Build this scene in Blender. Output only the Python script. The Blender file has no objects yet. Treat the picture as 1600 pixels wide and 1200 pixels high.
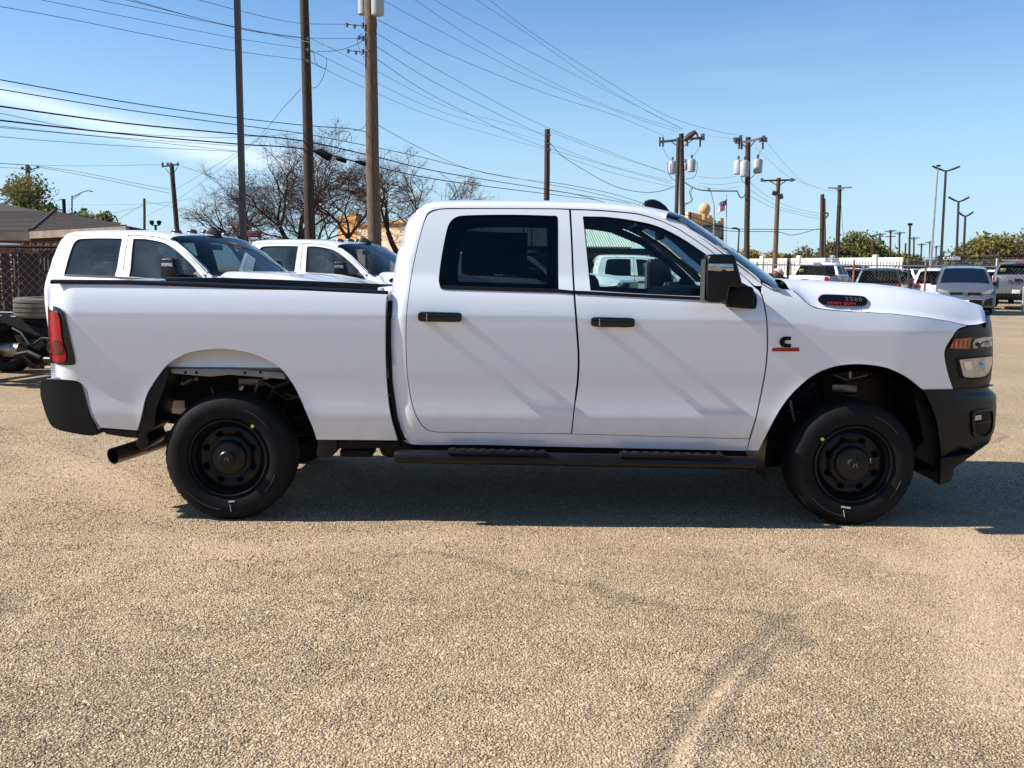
import bpy, bmesh, math, random
import numpy as np
from mathutils import Vector, Matrix, Euler, noise
from mathutils.geometry import delaunay_2d_cdt
random.seed(7)
rnd = random.Random(11)
S = bpy.context.scene
C = S.collection
R = math.radians

# ------------------------------------------------------------------ camera
FP = 1490.0                      # focal length in pixels of a 1600 wide picture
HC = 1.53                        # eye height
PITCH = math.atan(178.0 / FP)
ROLL = R(0.5)
cp, sp_ = math.cos(PITCH), math.sin(PITCH)
fw = Vector((0, cp, -sp_)); r0 = Vector((1, 0, 0)); u0 = Vector((0, sp_, cp))
rt = r0 * math.cos(ROLL) + u0 * math.sin(ROLL)
up = u0 * math.cos(ROLL) - r0 * math.sin(ROLL)
cam_d = bpy.data.cameras.new('camera')
cam = bpy.data.objects.new('camera', cam_d); C.objects.link(cam)
M = Matrix((rt, up, -fw)).transposed().to_4x4()
M.translation = (0, 0, HC)
cam.matrix_world = M
cam_d.sensor_width = 36; cam_d.lens = FP / 1600 * 36
cam_d.clip_start = 0.1; cam_d.clip_end = 3000
S.camera = cam

# ------------------------------------------------------------------ light
sun_to = Vector((-0.78, -0.040, 0.62)).normalized()     # towards the sun
SUN_EL = math.asin(sun_to.z)
W = bpy.data.worlds.new('World'); S.world = W; W.use_nodes = True
nt = W.node_tree; nt.nodes.clear()
wo = nt.nodes.new('ShaderNodeOutputWorld'); bg = nt.nodes.new('ShaderNodeBackground')
sky = nt.nodes.new('ShaderNodeTexSky'); sky.sky_type = 'NISHITA'; sky.sun_disc = False
sky.sun_elevation = SUN_EL
sky.sun_rotation = math.atan2(sun_to.x, sun_to.y)
sky.altitude = 1000; sky.air_density = 1.0; sky.dust_density = 0.3; sky.ozone_density = 1.0
bg.inputs['Strength'].default_value = 0.065
# thin wisps of cloud
tc = nt.nodes.new('ShaderNodeTexCoord'); mp = nt.nodes.new('ShaderNodeMapping')
mp.inputs['Scale'].default_value = (1.6, 1.6, 9.0)
mp.inputs['Rotation'].default_value = (R(4), R(6), 0)
mp.inputs['Location'].default_value = (0.35, 0.2, 0.1)
nz = nt.nodes.new('ShaderNodeTexNoise'); nz.inputs['Scale'].default_value = 1.5
nz.inputs['Detail'].default_value = 7; nz.inputs['Roughness'].default_value = 0.55
nz.inputs['Distortion'].default_value = 0.4
cr = nt.nodes.new('ShaderNodeValToRGB'); cr.color_ramp.elements[0].position = 0.60
cr.color_ramp.elements[1].position = 0.85
cr.color_ramp.elements[1].color = (0.55, 0.55, 0.55, 1)
mx = nt.nodes.new('ShaderNodeMixRGB'); mx.inputs[2].default_value = (12.5, 13.2, 14.4, 1)
nt.links.new(tc.outputs['Generated'], mp.inputs['Vector']); nt.links.new(mp.outputs[0], nz.inputs['Vector'])
nt.links.new(nz.outputs['Fac'], cr.inputs[0]); vm_ = nt.nodes.new('ShaderNodeVectorMath'); vm_.operation = 'DOT_PRODUCT'; vm_.inputs[1].default_value = Vector((-0.40, 0.90, 0.145)).normalized()
nt.links.new(tc.outputs['Generated'], vm_.inputs[0])
mk_ = nt.nodes.new('ShaderNodeMapRange'); mk_.inputs['From Min'].default_value = 0.93; mk_.inputs['From Max'].default_value = 0.995; mk_.interpolation_type = 'SMOOTHSTEP'
mk_.inputs['To Min'].default_value = 0.12; nt.links.new(vm_.outputs['Value'], mk_.inputs[0])
cm_ = nt.nodes.new('ShaderNodeMixRGB'); cm_.blend_type = 'MULTIPLY'; cm_.inputs[0].default_value = 1
nt.links.new(cr.outputs[0], cm_.inputs[1]); nt.links.new(mk_.outputs[0], cm_.inputs[2])
# one long thin streak low on the left
dz_ = nt.nodes.new('ShaderNodeVectorMath'); dz_.operation = 'DOT_PRODUCT'; dz_.inputs[1].default_value = (0.17, 0.0, 1.0); nt.links.new(tc.outputs['Generated'], dz_.inputs[0])
nw_ = nt.nodes.new('ShaderNodeMath'); nw_.operation = 'MULTIPLY_ADD'; nw_.inputs[1].default_value = 0.06; nt.links.new(nz.outputs['Fac'], nw_.inputs[0]); nt.links.new(dz_.outputs['Value'], nw_.inputs[2])
s1_ = nt.nodes.new('ShaderNodeMath'); s1_.operation = 'SUBTRACT'; s1_.inputs[1].default_value = 0.101; nt.links.new(nw_.outputs[0], s1_.inputs[0])
s2_ = nt.nodes.new('ShaderNodeMath'); s2_.operation = 'ABSOLUTE'; nt.links.new(s1_.outputs[0], s2_.inputs[0])
s3_ = nt.nodes.new('ShaderNodeMapRange'); s3_.interpolation_type = 'SMOOTHSTEP'; s3_.inputs['From Min'].default_value = 0.022; s3_.inputs['From Max'].default_value = 0.0; s3_.inputs['To Max'].default_value = 0.42; nt.links.new(s2_.outputs[0], s3_.inputs[0])
mk2 = nt.nodes.new('ShaderNodeMapRange'); mk2.inputs['From Min'].default_value = 0.955; mk2.inputs['From Max'].default_value = 0.995; mk2.interpolation_type = 'SMOOTHSTEP'; nt.links.new(vm_.outputs['Value'], mk2.inputs[0])
s4_ = nt.nodes.new('ShaderNodeMath'); s4_.operation = 'MULTIPLY'; nt.links.new(s3_.outputs[0], s4_.inputs[0]); nt.links.new(mk2.outputs[0], s4_.inputs[1])
s5_ = nt.nodes.new('ShaderNodeMath'); s5_.operation = 'MAXIMUM'; nt.links.new(cm_.outputs[0], s5_.inputs[0]); nt.links.new(s4_.outputs[0], s5_.inputs[1])
nt.links.new(s5_.outputs[0], mx.inputs[0])
tint = nt.nodes.new('ShaderNodeMixRGB'); tint.blend_type = 'MULTIPLY'; tint.inputs[0].default_value = 1; tint.inputs[2].default_value = (0.95, 1.33, 1.62, 1)
nt.links.new(sky.outputs[0], tint.inputs[1])
sz_ = nt.nodes.new('ShaderNodeSeparateXYZ'); nt.links.new(tc.outputs['Generated'], sz_.inputs[0])
hz_ = nt.nodes.new('ShaderNodeMapRange'); hz_.interpolation_type = 'SMOOTHSTEP'; hz_.inputs['From Min'].default_value = -0.05; hz_.inputs['From Max'].default_value = 0.30
hz_.inputs['To Min'].default_value = 0.92; hz_.inputs['To Max'].default_value = 0.0; nt.links.new(sz_.outputs['Z'], hz_.inputs[0])
hm = nt.nodes.new('ShaderNodeMixRGB'); hm.inputs[2].default_value = (5.4, 7.3, 8.8, 1)
nt.links.new(hz_.outputs[0], hm.inputs[0]); nt.links.new(tint.outputs[0], hm.inputs[1]); nt.links.new(hm.outputs[0], mx.inputs[1]); nt.links.new(mx.outputs[0], bg.inputs[0])
nt.links.new(bg.outputs[0], wo.inputs[0])
sl = bpy.data.lights.new('sun', 'SUN'); sl.energy = 5.0; sl.angle = R(0.5); sl.color = (1.0, 0.95, 0.885)
so = bpy.data.objects.new('sun', sl); C.objects.link(so)
so.rotation_euler = (-sun_to).to_track_quat('-Z', 'Y').to_euler()
S.view_settings.view_transform = 'Standard'; S.view_settings.look = 'None'
S.view_settings.gamma = 1; S.view_settings.exposure = 0.70
S.view_settings.use_curve_mapping = False
S.render.engine = 'CYCLES'
try:
    S.cycles.max_bounces = 10; S.cycles.transparent_max_bounces = 16
    S.cycles.use_denoising = True
except Exception: pass

# ------------------------------------------------------------------ helpers
def ray(u, v):
    return fw + rt * ((u - 800) / FP) + up * ((600 - v) / FP)
def px(u, v, Y):                 # the point at depth Y seen at pixel (u, v) of the photograph
    d = ray(u, v); t = Y / d.y
    return Vector((d.x * t, Y, HC + d.z * t))
def gx(u, Y, z=0.0):             # x of a thing standing at depth Y, seen in column u at height z
    v = 422 + (HC - z) * FP / Y
    return px(u, v, Y).x

def tag(o, label=None, cat=None, group=None, kind=None):
    if label: o['label'] = label
    if cat: o['category'] = cat
    if group: o['group'] = group
    if kind: o['kind'] = kind
    return o
def empty(name, loc=(0, 0, 0), rz=0, **k):
    o = bpy.data.objects.new(name, None); C.objects.link(o)
    o.location = loc; o.rotation_euler = (0, 0, rz); o.empty_display_size = 0.2
    return tag(o, **k)
def mk(name, V, F, mat, parent=None, smooth=True, N=None, sharp=None, **k):
    me = bpy.data.meshes.new(name)
    me.from_pydata([tuple(v) for v in V], [], F); me.update()
    if smooth: me.polygons.foreach_set('use_smooth', [True] * len(me.polygons))
    if sharp is not None:
        me.set_sharp_from_angle(angle=R(sharp))
    if N is not None:
        me.normals_split_custom_set_from_vertices([tuple(n) for n in N])
    me.materials.append(mat)
    o = bpy.data.objects.new(name, me); C.objects.link(o)
    if parent: o.parent = parent
    return tag(o, **k)

class MB:                        # collects simple shapes into one mesh
    def __init__(s): s.V = []; s.F = []
    def add(s, V, F):
        n = len(s.V); s.V += [tuple(v) for v in V]; s.F += [tuple(i + n for i in f) for f in F]; return s
    def box(s, c, d, m=None, bev=0.0):
        x, y, z = d[0] / 2, d[1] / 2, d[2] / 2
        if bev <= 0:
            V = [Vector((sx * x, sy * y, sz * z)) for sx in (-1, 1) for sy in (-1, 1) for sz in (-1, 1)]
            F = [(0, 1, 3, 2), (4, 6, 7, 5), (0, 4, 5, 1), (2, 3, 7, 6), (0, 2, 6, 4), (1, 5, 7, 3)]
        else:
            bm = bmesh.new(); bmesh.ops.create_cube(bm, size=1)
            bmesh.ops.scale(bm, vec=d, verts=bm.verts)
            bmesh.ops.bevel(bm, geom=list(bm.edges), offset=bev, segments=2, affect='EDGES', profile=0.5)
            bm.verts.index_update()
            V = [v.co.copy() for v in bm.verts]; F = [tuple(v.index for v in f.verts) for f in bm.faces]; bm.free()
        if m is not None: V = [m @ v for v in V]
        c = Vector(c)
        return s.add([v + c for v in V], F)
    def tube(s, pts, rad, n=6, cap=True):
        pts = [Vector(p) for p in pts]
        k = len(pts); rr = rad if isinstance(rad, (list, tuple)) else [rad] * k
        V = []; F = []; prev = None
        for i, p in enumerate(pts):
            a = pts[max(i - 1, 0)]; b = pts[min(i + 1, k - 1)]
            t = (b - a)
            if t.length < 1e-9: t = Vector((0, 0, 1))
            t.normalize()
            if prev is None:
                prev = t.orthogonal().normalized()
            e1 = (prev - t * prev.dot(t))
            e1 = e1.normalized() if e1.length > 1e-6 else t.orthogonal().normalized()
            prev = e1; e2 = t.cross(e1)
            for j in range(n):
                an = 2 * math.pi * j / n
                V.append(p + (e1 * math.cos(an) + e2 * math.sin(an)) * rr[i])
        for i in range(k - 1):
            for j in range(n):
                j2 = (j + 1) % n
                F.append((i * n + j, i * n + j2, (i + 1) * n + j2, (i + 1) * n + j))
        if cap:
            F.append(tuple(range(n - 1, -1, -1))); F.append(tuple((k - 1) * n + j for j in range(n)))
        return s.add(V, F)
    def lathe(s, prof, o=(0, 0, 0), axis='Z', n=24, cap=True):
        o = Vector(o); V = []; F = []; k = len(prof)
        for (r, h) in prof:
            for j in range(n):
                a = 2 * math.pi * j / n; c_, s_ = math.cos(a) * r, math.sin(a) * r
                p = {'Z': (c_, s_, h), 'Y': (s_, h, c_), 'X': (h, c_, s_)}[axis]
                V.append(o + Vector(p))
        for i in range(k - 1):
            for j in range(n):
                j2 = (j + 1) % n
                F.append((i * n + j, i * n + j2, (i + 1) * n + j2, (i + 1) * n + j))
        if cap:
            F.append(tuple(range(n - 1, -1, -1))); F.append(tuple((k - 1) * n + j for j in range(n)))
        return s.add(V, F)
    def quad(s, a, b, c, d): return s.add([a, b, c, d], [(0, 1, 2, 3)])
    def grid(s, rows, closed=False):
        n = len(rows[0]); V = [p for r in rows for p in r]; F = []
        for i in range(len(rows) - 1):
            for j in range(n if closed else n - 1):
                j2 = (j + 1) % n
                F.append((i * n + j, i * n + j2, (i + 1) * n + j2, (i + 1) * n + j))
        return s.add(V, F)
    def build(s, name, mat, parent=None, smooth=True, sharp=35, **k):
        return mk(name, s.V, s.F, mat, parent, smooth, sharp=sharp if smooth else None, **k)

def prism(pts, y0, y1, bev=0.0, rings=2):      # an outline in x,z given depth from y0 (near) to y1
    cx = sum(p[0] for p in pts) / len(pts); cz = sum(p[1] for p in pts) / len(pts)
    ext = max(max(abs(p[0] - cx), abs(p[1] - cz)) for p in pts)
    n = len(pts); area = sum(pts[i][0] * pts[(i + 1) % n][1] - pts[(i + 1) % n][0] * pts[i][1] for i in range(n))
    P = list(pts) if area > 0 else list(pts)[::-1]
    def off(d):
        out = []
        for i in range(n):
            a = Vector(P[i - 1]); b = Vector(P[i]); c = Vector(P[(i + 1) % n])
            e1 = (b - a).normalized() if (b - a).length > 1e-9 else Vector((1, 0)); e2 = (c - b).normalized() if (c - b).length > 1e-9 else e1
            nn = Vector((-e1.y, e1.x)) + Vector((-e2.y, e2.x))
            nn = nn.normalized() if nn.length > 1e-6 else Vector((-e1.y, e1.x))
            k = 1 / max(0.5, nn.dot(Vector((-e1.y, e1.x))))
            out.append((b.x + nn.x * d * k, b.y + nn.y * d * k))
        return out
    seq = []
    if bev > 0:
        for i in range(rings + 1):
            a = math.pi / 2 * i / rings
            seq.append((off(bev * (1 - math.sin(a))), y0 + bev * (1 - math.cos(a))))
        for i in range(rings + 1):
            a = math.pi / 2 * i / rings
            seq.append((off(bev * (1 - math.cos(a))), y1 - bev * (1 - math.sin(a))))
    else:
        seq = [(P, y0), (P, y1)]
    V = []; F = []
    for pp, y in seq: V += [(p[0], y, p[1]) for p in pp]
    for i in range(len(seq) - 1):
        for j in range(n):
            j2 = (j + 1) % n
            F.append((i * n + j, (i + 1) * n + j, (i + 1) * n + j2, i * n + j2))
    F.append(tuple(range(n))); F.append(tuple(range(len(seq) * n - 1, (len(seq) - 1) * n - 1, -1)))
    return V, F

def spl(pts, closed=False, n=6):               # Catmull-Rom; a third element marks a sharp corner
    P = [Vector((p[0], p[1])) for p in pts]; K = [len(p) > 2 for p in pts]; m = len(P); out = []
    segs = m if closed else m - 1
    for i in range(segs):
        p1 = P[i]; p2 = P[(i + 1) % m]
        p0 = P[i - 1] if (i > 0 or closed) and not K[i] else p1 * 2 - p2
        p3 = P[(i + 2) % m] if (i + 2 < m or closed) and not K[(i + 1) % m] else p2 * 2 - p1
        L = (p2 - p1).length
        for j in range(n):
            t = j / n
            q = 0.5 * ((2 * p1) + (p2 - p0) * t + (2 * p0 - 5 * p1 + 4 * p2 - p3) * t * t + (3 * p1 - p0 - 3 * p2 + p3) * t ** 3)
            # keep the curve close to its chord when neighbours are far apart
            lin = p1.lerp(p2, t); d = q - lin
            if d.length > 0.18 * L: q = lin + d * (0.18 * L / d.length)
            out.append((q.x, q.y))
    if not closed: out.append((P[-1].x, P[-1].y))
    return out
def circ(cx, cz, r, n=24, rz=None):
    return [(cx + r * math.cos(2 * math.pi * i / n), cz + (rz or r) * math.sin(2 * math.pi * i / n)) for i in range(n)]
def interp(xs, ys, x): return float(np.interp(x, xs, ys))

def inside_mask(pts, poly):
    x = pts[:, 0]; y = pts[:, 1]; ins = np.zeros(len(pts), bool); n = len(poly); j = n - 1
    for i in range(n):
        xi, yi = poly[i]; xj, yj = poly[j]
        c = ((yi > y) != (yj > y)) & (x < (xj - xi) * (y - yi) / ((yj - yi) or 1e-12) + xi)
        ins ^= c; j = i
    return ins
def dist_mask(pts, poly, d):
    P = np.array(poly); Q = np.roll(P, -1, 0); keep = np.ones(len(pts), bool)
    for a, b in zip(P, Q):
        ab = b - a; L = (ab ** 2).sum()
        t = np.clip(((pts - a) @ ab) / (L or 1e-12), 0, 1)
        dd = np.hypot(*(pts - (a + t[:, None] * ab)).T)
        keep &= dd > d
    return keep
def densify(poly, L):
    out = []; n = len(poly)
    for i in range(n):
        a = poly[i]; b = poly[(i + 1) % n]; d = math.hypot(b[0] - a[0], b[1] - a[1])
        if d < 1e-5: continue
        k = max(1, int(math.ceil(d / L)))
        for j in range(k): out.append((a[0] + (b[0] - a[0]) * j / k, a[1] + (b[1] - a[1]) * j / k))
    return out
def panel_geo(outline, yf, holes=(), rim=0.02, g=0.05):
    """sheet bounded by an outline in x,z, lying on y = yf(x,z), its edges turned in by rim"""
    loops = [densify(outline, g)] + [densify(h, g) for h in holes]
    A = np.array(outline); x0, z0 = A.min(0); x1, z1 = A.max(0)
    xs = np.arange(x0 + g * .5, x1, g); zs = np.arange(z0 + g * .5, z1, g)
    if len(xs) and len(zs):
        G = np.array([(x, z) for x in xs for z in zs])
        m = inside_mask(G, loops[0])
        for h in loops[1:]: m &= ~inside_mask(G, h)
        G = G[m]
        for l in loops:
            if len(G): G = G[dist_mask(G, l, g * .4)]
    else: G = np.zeros((0, 2))
    verts = []; edges = []
    for l in loops:
        b = len(verts); verts += [Vector(p) for p in l]
        edges += [(b + i, b + (i + 1) % len(l)) for i in range(len(l))]
    nb = len(verts)
    verts += [Vector((float(p[0]), float(p[1]))) for p in G]
    vo, eo, fo, ov, oe, of = delaunay_2d_cdt(verts, edges, [], 0, 1e-6)
    cen = np.array([[sum(vo[i].x for i in f) / 3, sum(vo[i].y for i in f) / 3] for f in fo])
    m = inside_mask(cen, loops[0])
    for h in loops[1:]: m &= ~inside_mask(cen, h)
    V = []; N = []; F = []
    def nrm(x, z):
        e = 0.004
        dx = (yf(x + e, z) - yf(x - e, z)) / (2 * e); dz = (yf(x, z + e) - yf(x, z - e)) / (2 * e)
        n = Vector((dx, -1, dz)); return n.normalized()
    for v in vo: V.append((v.x, yf(v.x, v.y), v.y)); N.append(nrm(v.x, v.y))
    for k, f in enumerate(fo):
        if not m[k]: continue
        a, b, c = [vo[i] for i in f]
        ar = (b.x - a.x) * (c.y - a.y) - (c.x - a.x) * (b.y - a.y)
        F.append(tuple(f) if ar > 0 else tuple(f)[::-1])   # seen from -y
    if rim > 0:
        for li, l in enumerate(loops):
            n = len(l); ar = sum(l[i][0] * l[(i + 1) % n][1] - l[(i + 1) % n][0] * l[i][1] for i in range(n))
            sgn = (1 if ar > 0 else -1) * (1 if li == 0 else -1); b = len(V)
            for i in range(n):
                p = l[i]; q = l[(i + 1) % n]; pr = l[i - 1]
                t = Vector((q[0] - pr[0], q[1] - pr[1]))
                t = t.normalized() if t.length > 1e-9 else Vector((1, 0))
                nn = Vector((t.y * sgn, 0, -t.x * sgn)); y = yf(p[0], p[1])
                V.append((p[0], y, p[1])); N.append(nn)
                V.append((p[0], y + rim, p[1])); N.append(nn)
            for i in range(n):
                j = (i + 1) % n; a, c, d, e = b + 2 * i, b + 2 * i + 1, b + 2 * j + 1, b + 2 * j
                F.append((a, c, d, e) if sgn > 0 else (a, e, d, c))
    return V, F, N

# ------------------------------------------------------------------ materials
def nodes(name):
    m = bpy.data.materials.new(name); m.use_nodes = True; t = m.node_tree
    return m, t, t.nodes['Principled BSDF']
def mat(name, col, rough=0.6, metal=0.0, coat=0.0, var=0.08, scale=8.0, bump=0.0, bscale=60.0, spec=0.5, col2=None, rv=0.0, stretch=None, detail=4):
    m, t, b = nodes(name)
    b.inputs['Roughness'].default_value = rough; b.inputs['Metallic'].default_value = metal
    b.inputs['Coat Weight'].default_value = coat; b.inputs['Coat Roughness'].default_value = 0.04
    b.inputs['Specular IOR Level'].default_value = spec
    tc = t.nodes.new('ShaderNodeTexCoord'); mp = t.nodes.new('ShaderNodeMapping')
    if stretch: mp.inputs['Scale'].default_value = stretch
    t.links.new(tc.outputs['Object'], mp.inputs[0])
    n = t.nodes.new('ShaderNodeTexNoise'); n.inputs['Scale'].default_value = scale; n.inputs['Detail'].default_value = detail
    t.links.new(mp.outputs[0], n.inputs['Vector'])
    r = t.nodes.new('ShaderNodeValToRGB'); r.color_ramp.elements[0].position = 0.3; r.color_ramp.elements[1].position = 0.7
    c2 = col2 or tuple(min(1, c * (1 + var)) for c in col); c1 = col if col2 else tuple(c * (1 - var) for c in col)
    r.color_ramp.elements[0].color = (*c1, 1); r.color_ramp.elements[1].color = (*c2, 1)
    t.links.new(n.outputs['Fac'], r.inputs[0]); t.links.new(r.outputs[0], b.inputs['Base Color'])
    if rv:
        mr = t.nodes.new('ShaderNodeMapRange'); mr.inputs['To Min'].default_value = rough - rv; mr.inputs['To Max'].default_value = rough + rv
        t.links.new(n.outputs['Fac'], mr.inputs[0]); t.links.new(mr.outputs[0], b.inputs['Roughness'])
    if bump:
        n2 = t.nodes.new('ShaderNodeTexNoise'); n2.inputs['Scale'].default_value = bscale; n2.inputs['Detail'].default_value = 5
        t.links.new(mp.outputs[0], n2.inputs['Vector'])
        bp = t.nodes.new('ShaderNodeBump'); bp.inputs['Strength'].default_value = bump; bp.inputs['Distance'].default_value = 0.02
        t.links.new(n2.outputs['Fac'], bp.inputs['Height']); t.links.new(bp.outputs[0], b.inputs['Normal'])
    return m
def glass(name, tint, refl=1.0, rough=0.0, dust=0.0):
    m = bpy.data.materials.new(name); m.use_nodes = True; t = m.node_tree; t.nodes.clear()
    o = t.nodes.new('ShaderNodeOutputMaterial'); tr = t.nodes.new('ShaderNodeBsdfTransparent'); tr.inputs[0].default_value = (*tint, 1)
    gl = t.nodes.new('ShaderNodeBsdfGlossy'); gl.inputs['Roughness'].default_value = rough; gl.inputs[0].default_value = (refl, refl, refl, 1)
    fr = t.nodes.new('ShaderNodeFresnel'); fr.inputs[0].default_value = 1.5
    mi = t.nodes.new('ShaderNodeMixShader')
    t.links.new(fr.outputs[0], mi.inputs[0]); t.links.new(tr.outputs[0], mi.inputs[1]); t.links.new(gl.outputs[0], mi.inputs[2])
    last = mi
    if dust:
        df = t.nodes.new('ShaderNodeBsdfDiffuse'); df.inputs[0].default_value = (.30, .36, .42, 1)
        n = t.nodes.new('ShaderNodeTexNoise'); n.inputs['Scale'].default_value = 3; n.inputs['Detail'].default_value = 3
        tcn = t.nodes.new('ShaderNodeTexCoord'); t.links.new(tcn.outputs['Object'], n.inputs['Vector'])
        mr = t.nodes.new('ShaderNodeMapRange'); mr.inputs['From Min'].default_value = .35; mr.inputs['From Max'].default_value = .75
        mr.inputs['To Min'].default_value = dust * .3; mr.inputs['To Max'].default_value = dust
        t.links.new(n.outputs['Fac'], mr.inputs[0])
        m2 = t.nodes.new('ShaderNodeMixShader'); t.links.new(mr.outputs[0], m2.inputs[0]); t.links.new(mi.outputs[0], m2.inputs[1]); t.links.new(df.outputs[0], m2.inputs[2]); last = m2
    t.links.new(last.outputs[0], o.inputs[0])
    return m

def paint_mat():
    m, t, b = nodes('white paint')
    b.inputs['Roughness'].default_value = 0.42; b.inputs['Coat Weight'].default_value = 1.0; b.inputs['Coat Roughness'].default_value = 0.03; b.inputs['Coat IOR'].default_value = 1.9
    tc = t.nodes.new('ShaderNodeTexCoord')
    n = t.nodes.new('ShaderNodeTexNoise'); n.inputs['Scale'].default_value = 2.2; n.inputs['Detail'].default_value = 6
    t.links.new(tc.outputs['Object'], n.inputs['Vector'])
    sep = t.nodes.new('ShaderNodeSeparateXYZ'); t.links.new(tc.outputs['Object'], sep.inputs[0])
    low = t.nodes.new('ShaderNodeMapRange'); low.inputs['From Min'].default_value = 0.95; low.inputs['From Max'].default_value = 0.45
    low.inputs['To Min'].default_value = 0.0; low.inputs['To Max'].default_value = 0.5
    t.links.new(sep.outputs['Z'], low.inputs[0])
    n2 = t.nodes.new('ShaderNodeTexNoise'); n2.inputs['Scale'].default_value = 9; n2.inputs['Detail'].default_value = 9
    t.links.new(tc.outputs['Object'], n2.inputs['Vector'])
    mu = t.nodes.new('ShaderNodeMath'); mu.operation = 'MULTIPLY'; t.links.new(low.outputs[0], mu.inputs[0]); t.links.new(n2.outputs['Fac'], mu.inputs[1])
    # dried specks of dust thrown up from the road
    vo = t.nodes.new('ShaderNodeTexVoronoi'); vo.inputs['Scale'].default_value = 42
    t.links.new(tc.outputs['Object'], vo.inputs['Vector'])
    lt = t.nodes.new('ShaderNodeMath'); lt.operation = 'LESS_THAN'; lt.inputs[1].default_value = 0.07; t.links.new(vo.outputs['Distance'], lt.inputs[0])
    cs = t.nodes.new('ShaderNodeMath'); cs.operation = 'MULTIPLY'; cs.inputs[1].default_value = 0.35; t.links.new(lt.outputs[0], cs.inputs[0])
    c2 = t.nodes.new('ShaderNodeMath'); c2.operation = 'MULTIPLY'; t.links.new(cs.outputs[0], c2.inputs[0]); t.links.new(n.outputs['Fac'], c2.inputs[1])
    ad = t.nodes.new('ShaderNodeMath'); ad.operation = 'ADD'; ad.use_clamp = True; t.links.new(mu.outputs[0], ad.inputs[0]); t.links.new(c2.outputs[0], ad.inputs[1])
    mx = t.nodes.new('ShaderNodeMixRGB'); mx.inputs[1].default_value = (0.78, 0.79, 0.81, 1); mx.inputs[2].default_value = (0.42, 0.36, 0.29, 1)
    t.links.new(ad.outputs[0], mx.inputs[0]); t.links.new(mx.outputs[0], b.inputs['Base Color'])
    mr = t.nodes.new('ShaderNodeMapRange'); mr.inputs['To Min'].default_value = 0.02; mr.inputs['To Max'].default_value = 0.14
    t.links.new(n2.outputs['Fac'], mr.inputs[0]); t.links.new(mr.outputs[0], b.inputs['Coat Roughness'])
    return m
M_ = dict(
    white=paint_mat(),
    inner=mat('inner metal', (0.25, 0.235, 0.20), 0.6, var=.15),
    plastic=mat('black plastic', (0.0045, 0.0045, 0.005), 0.36, var=.25, scale=5, bump=.06, bscale=300, rv=.06, spec=.32),
    gloss=mat('gloss black', (0.004, 0.004, 0.0045), 0.12, var=.2),
    trim=mat('rubber trim', (0.004, 0.004, 0.0045), 0.55, var=.2, spec=.2),
    rubber=mat('tyre rubber', (0.0075, 0.0075, 0.008), 0.7, var=.3, scale=14, bump=.1, bscale=120, rv=.1, spec=.18),
    dusty=mat('dusty rubber', (0.10, 0.085, 0.065), 0.9, var=.35, scale=9),
    rim=mat('black steel', (0.0035, 0.0035, 0.004), 0.34, var=.25, rv=.08, spec=.3),
    frame=mat('frame black', (0.005, 0.005, 0.005), 0.6, var=.4, scale=12, spec=.2),
    steel=mat('dull steel', (0.22, 0.20, 0.18), 0.45, metal=.8, var=.3, scale=14, rv=.15),
    pipe=mat('exhaust steel', (0.24, 0.20, 0.17), 0.38, metal=.9, var=.4, scale=10, rv=.15),
    chrome=mat('chrome', (0.7, 0.7, 0.72), 0.12, metal=1, var=.03),
    cloth=mat('dark upholstery', (0.022, 0.024, 0.028), 0.9, var=.3, scale=30),
    liner=mat('headliner', (0.035, 0.038, 0.04), 0.9, var=.1),
    red=mat('red lens', (0.30, 0.002, 0.006), 0.25, coat=.25, var=.5, scale=10, spec=.3),
    darkred=mat('dark red lens', (0.07, 0.001, 0.002), 0.2, coat=.4, var=.4, scale=14),
    amber=mat('amber lens', (0.45, 0.12, 0.01), 0.12, coat=1, var=.35, scale=18),
    lens=mat('lamp lens', (0.42, 0.43, 0.43), 0.1, metal=.6, coat=1, var=.4, scale=9),
    badge_red=mat('badge red', (0.35, 0.015, 0.012), 0.35, var=.1),
    paper=mat('sticker paper', (0.10, 0.115, 0.115), 0.7, var=.1),
    tan=mat('bag tan', (0.4, 0.32, 0.22), 0.8, var=.2),
    g_front=glass('front glass', (0.80, 0.93, 0.88), 0.9),
    g_dark=glass('privacy glass', (0.16, 0.19, 0.20), 0.55),
    g_wind=glass('windshield glass', (0.80, 0.92, 0.90), 1.0),
    scuff_lit_bezel=mat('scuffed rubber and lit bezel', (.035, .035, .036), .6, var=.4, scale=40),
    g_dust=glass('dusty glass', (.22, .26, .28), 1.0, dust=.16),
    mark_y=mat('yellow mark', (0.55, 0.8, 0.12), 0.5, var=.1),
    mark_w=mat('white mark', (0.7, 0.68, 0.62), 0.6, var=.2),
)
# ================================================================== the white pickup
YN = 5.645; HW = 1.01; YC = YN + HW
BZ = [0.35, 0.47, 0.545, 0.60, 0.66, 0.72, 0.80, 0.95, 1.10, 1.22, 1.30, 1.36, 1.42, 1.50, 1.60, 1.75, 1.90, 2.0]
BI = [0.06, 0.040, 0.026, 0.018, 0.0125, 0.0165, 0.017, 0.010, 0.004, 0.001, 0.004, 0.012, 0.030, 0.062, 0.098, 0.155, 0.225, 0.275]
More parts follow.
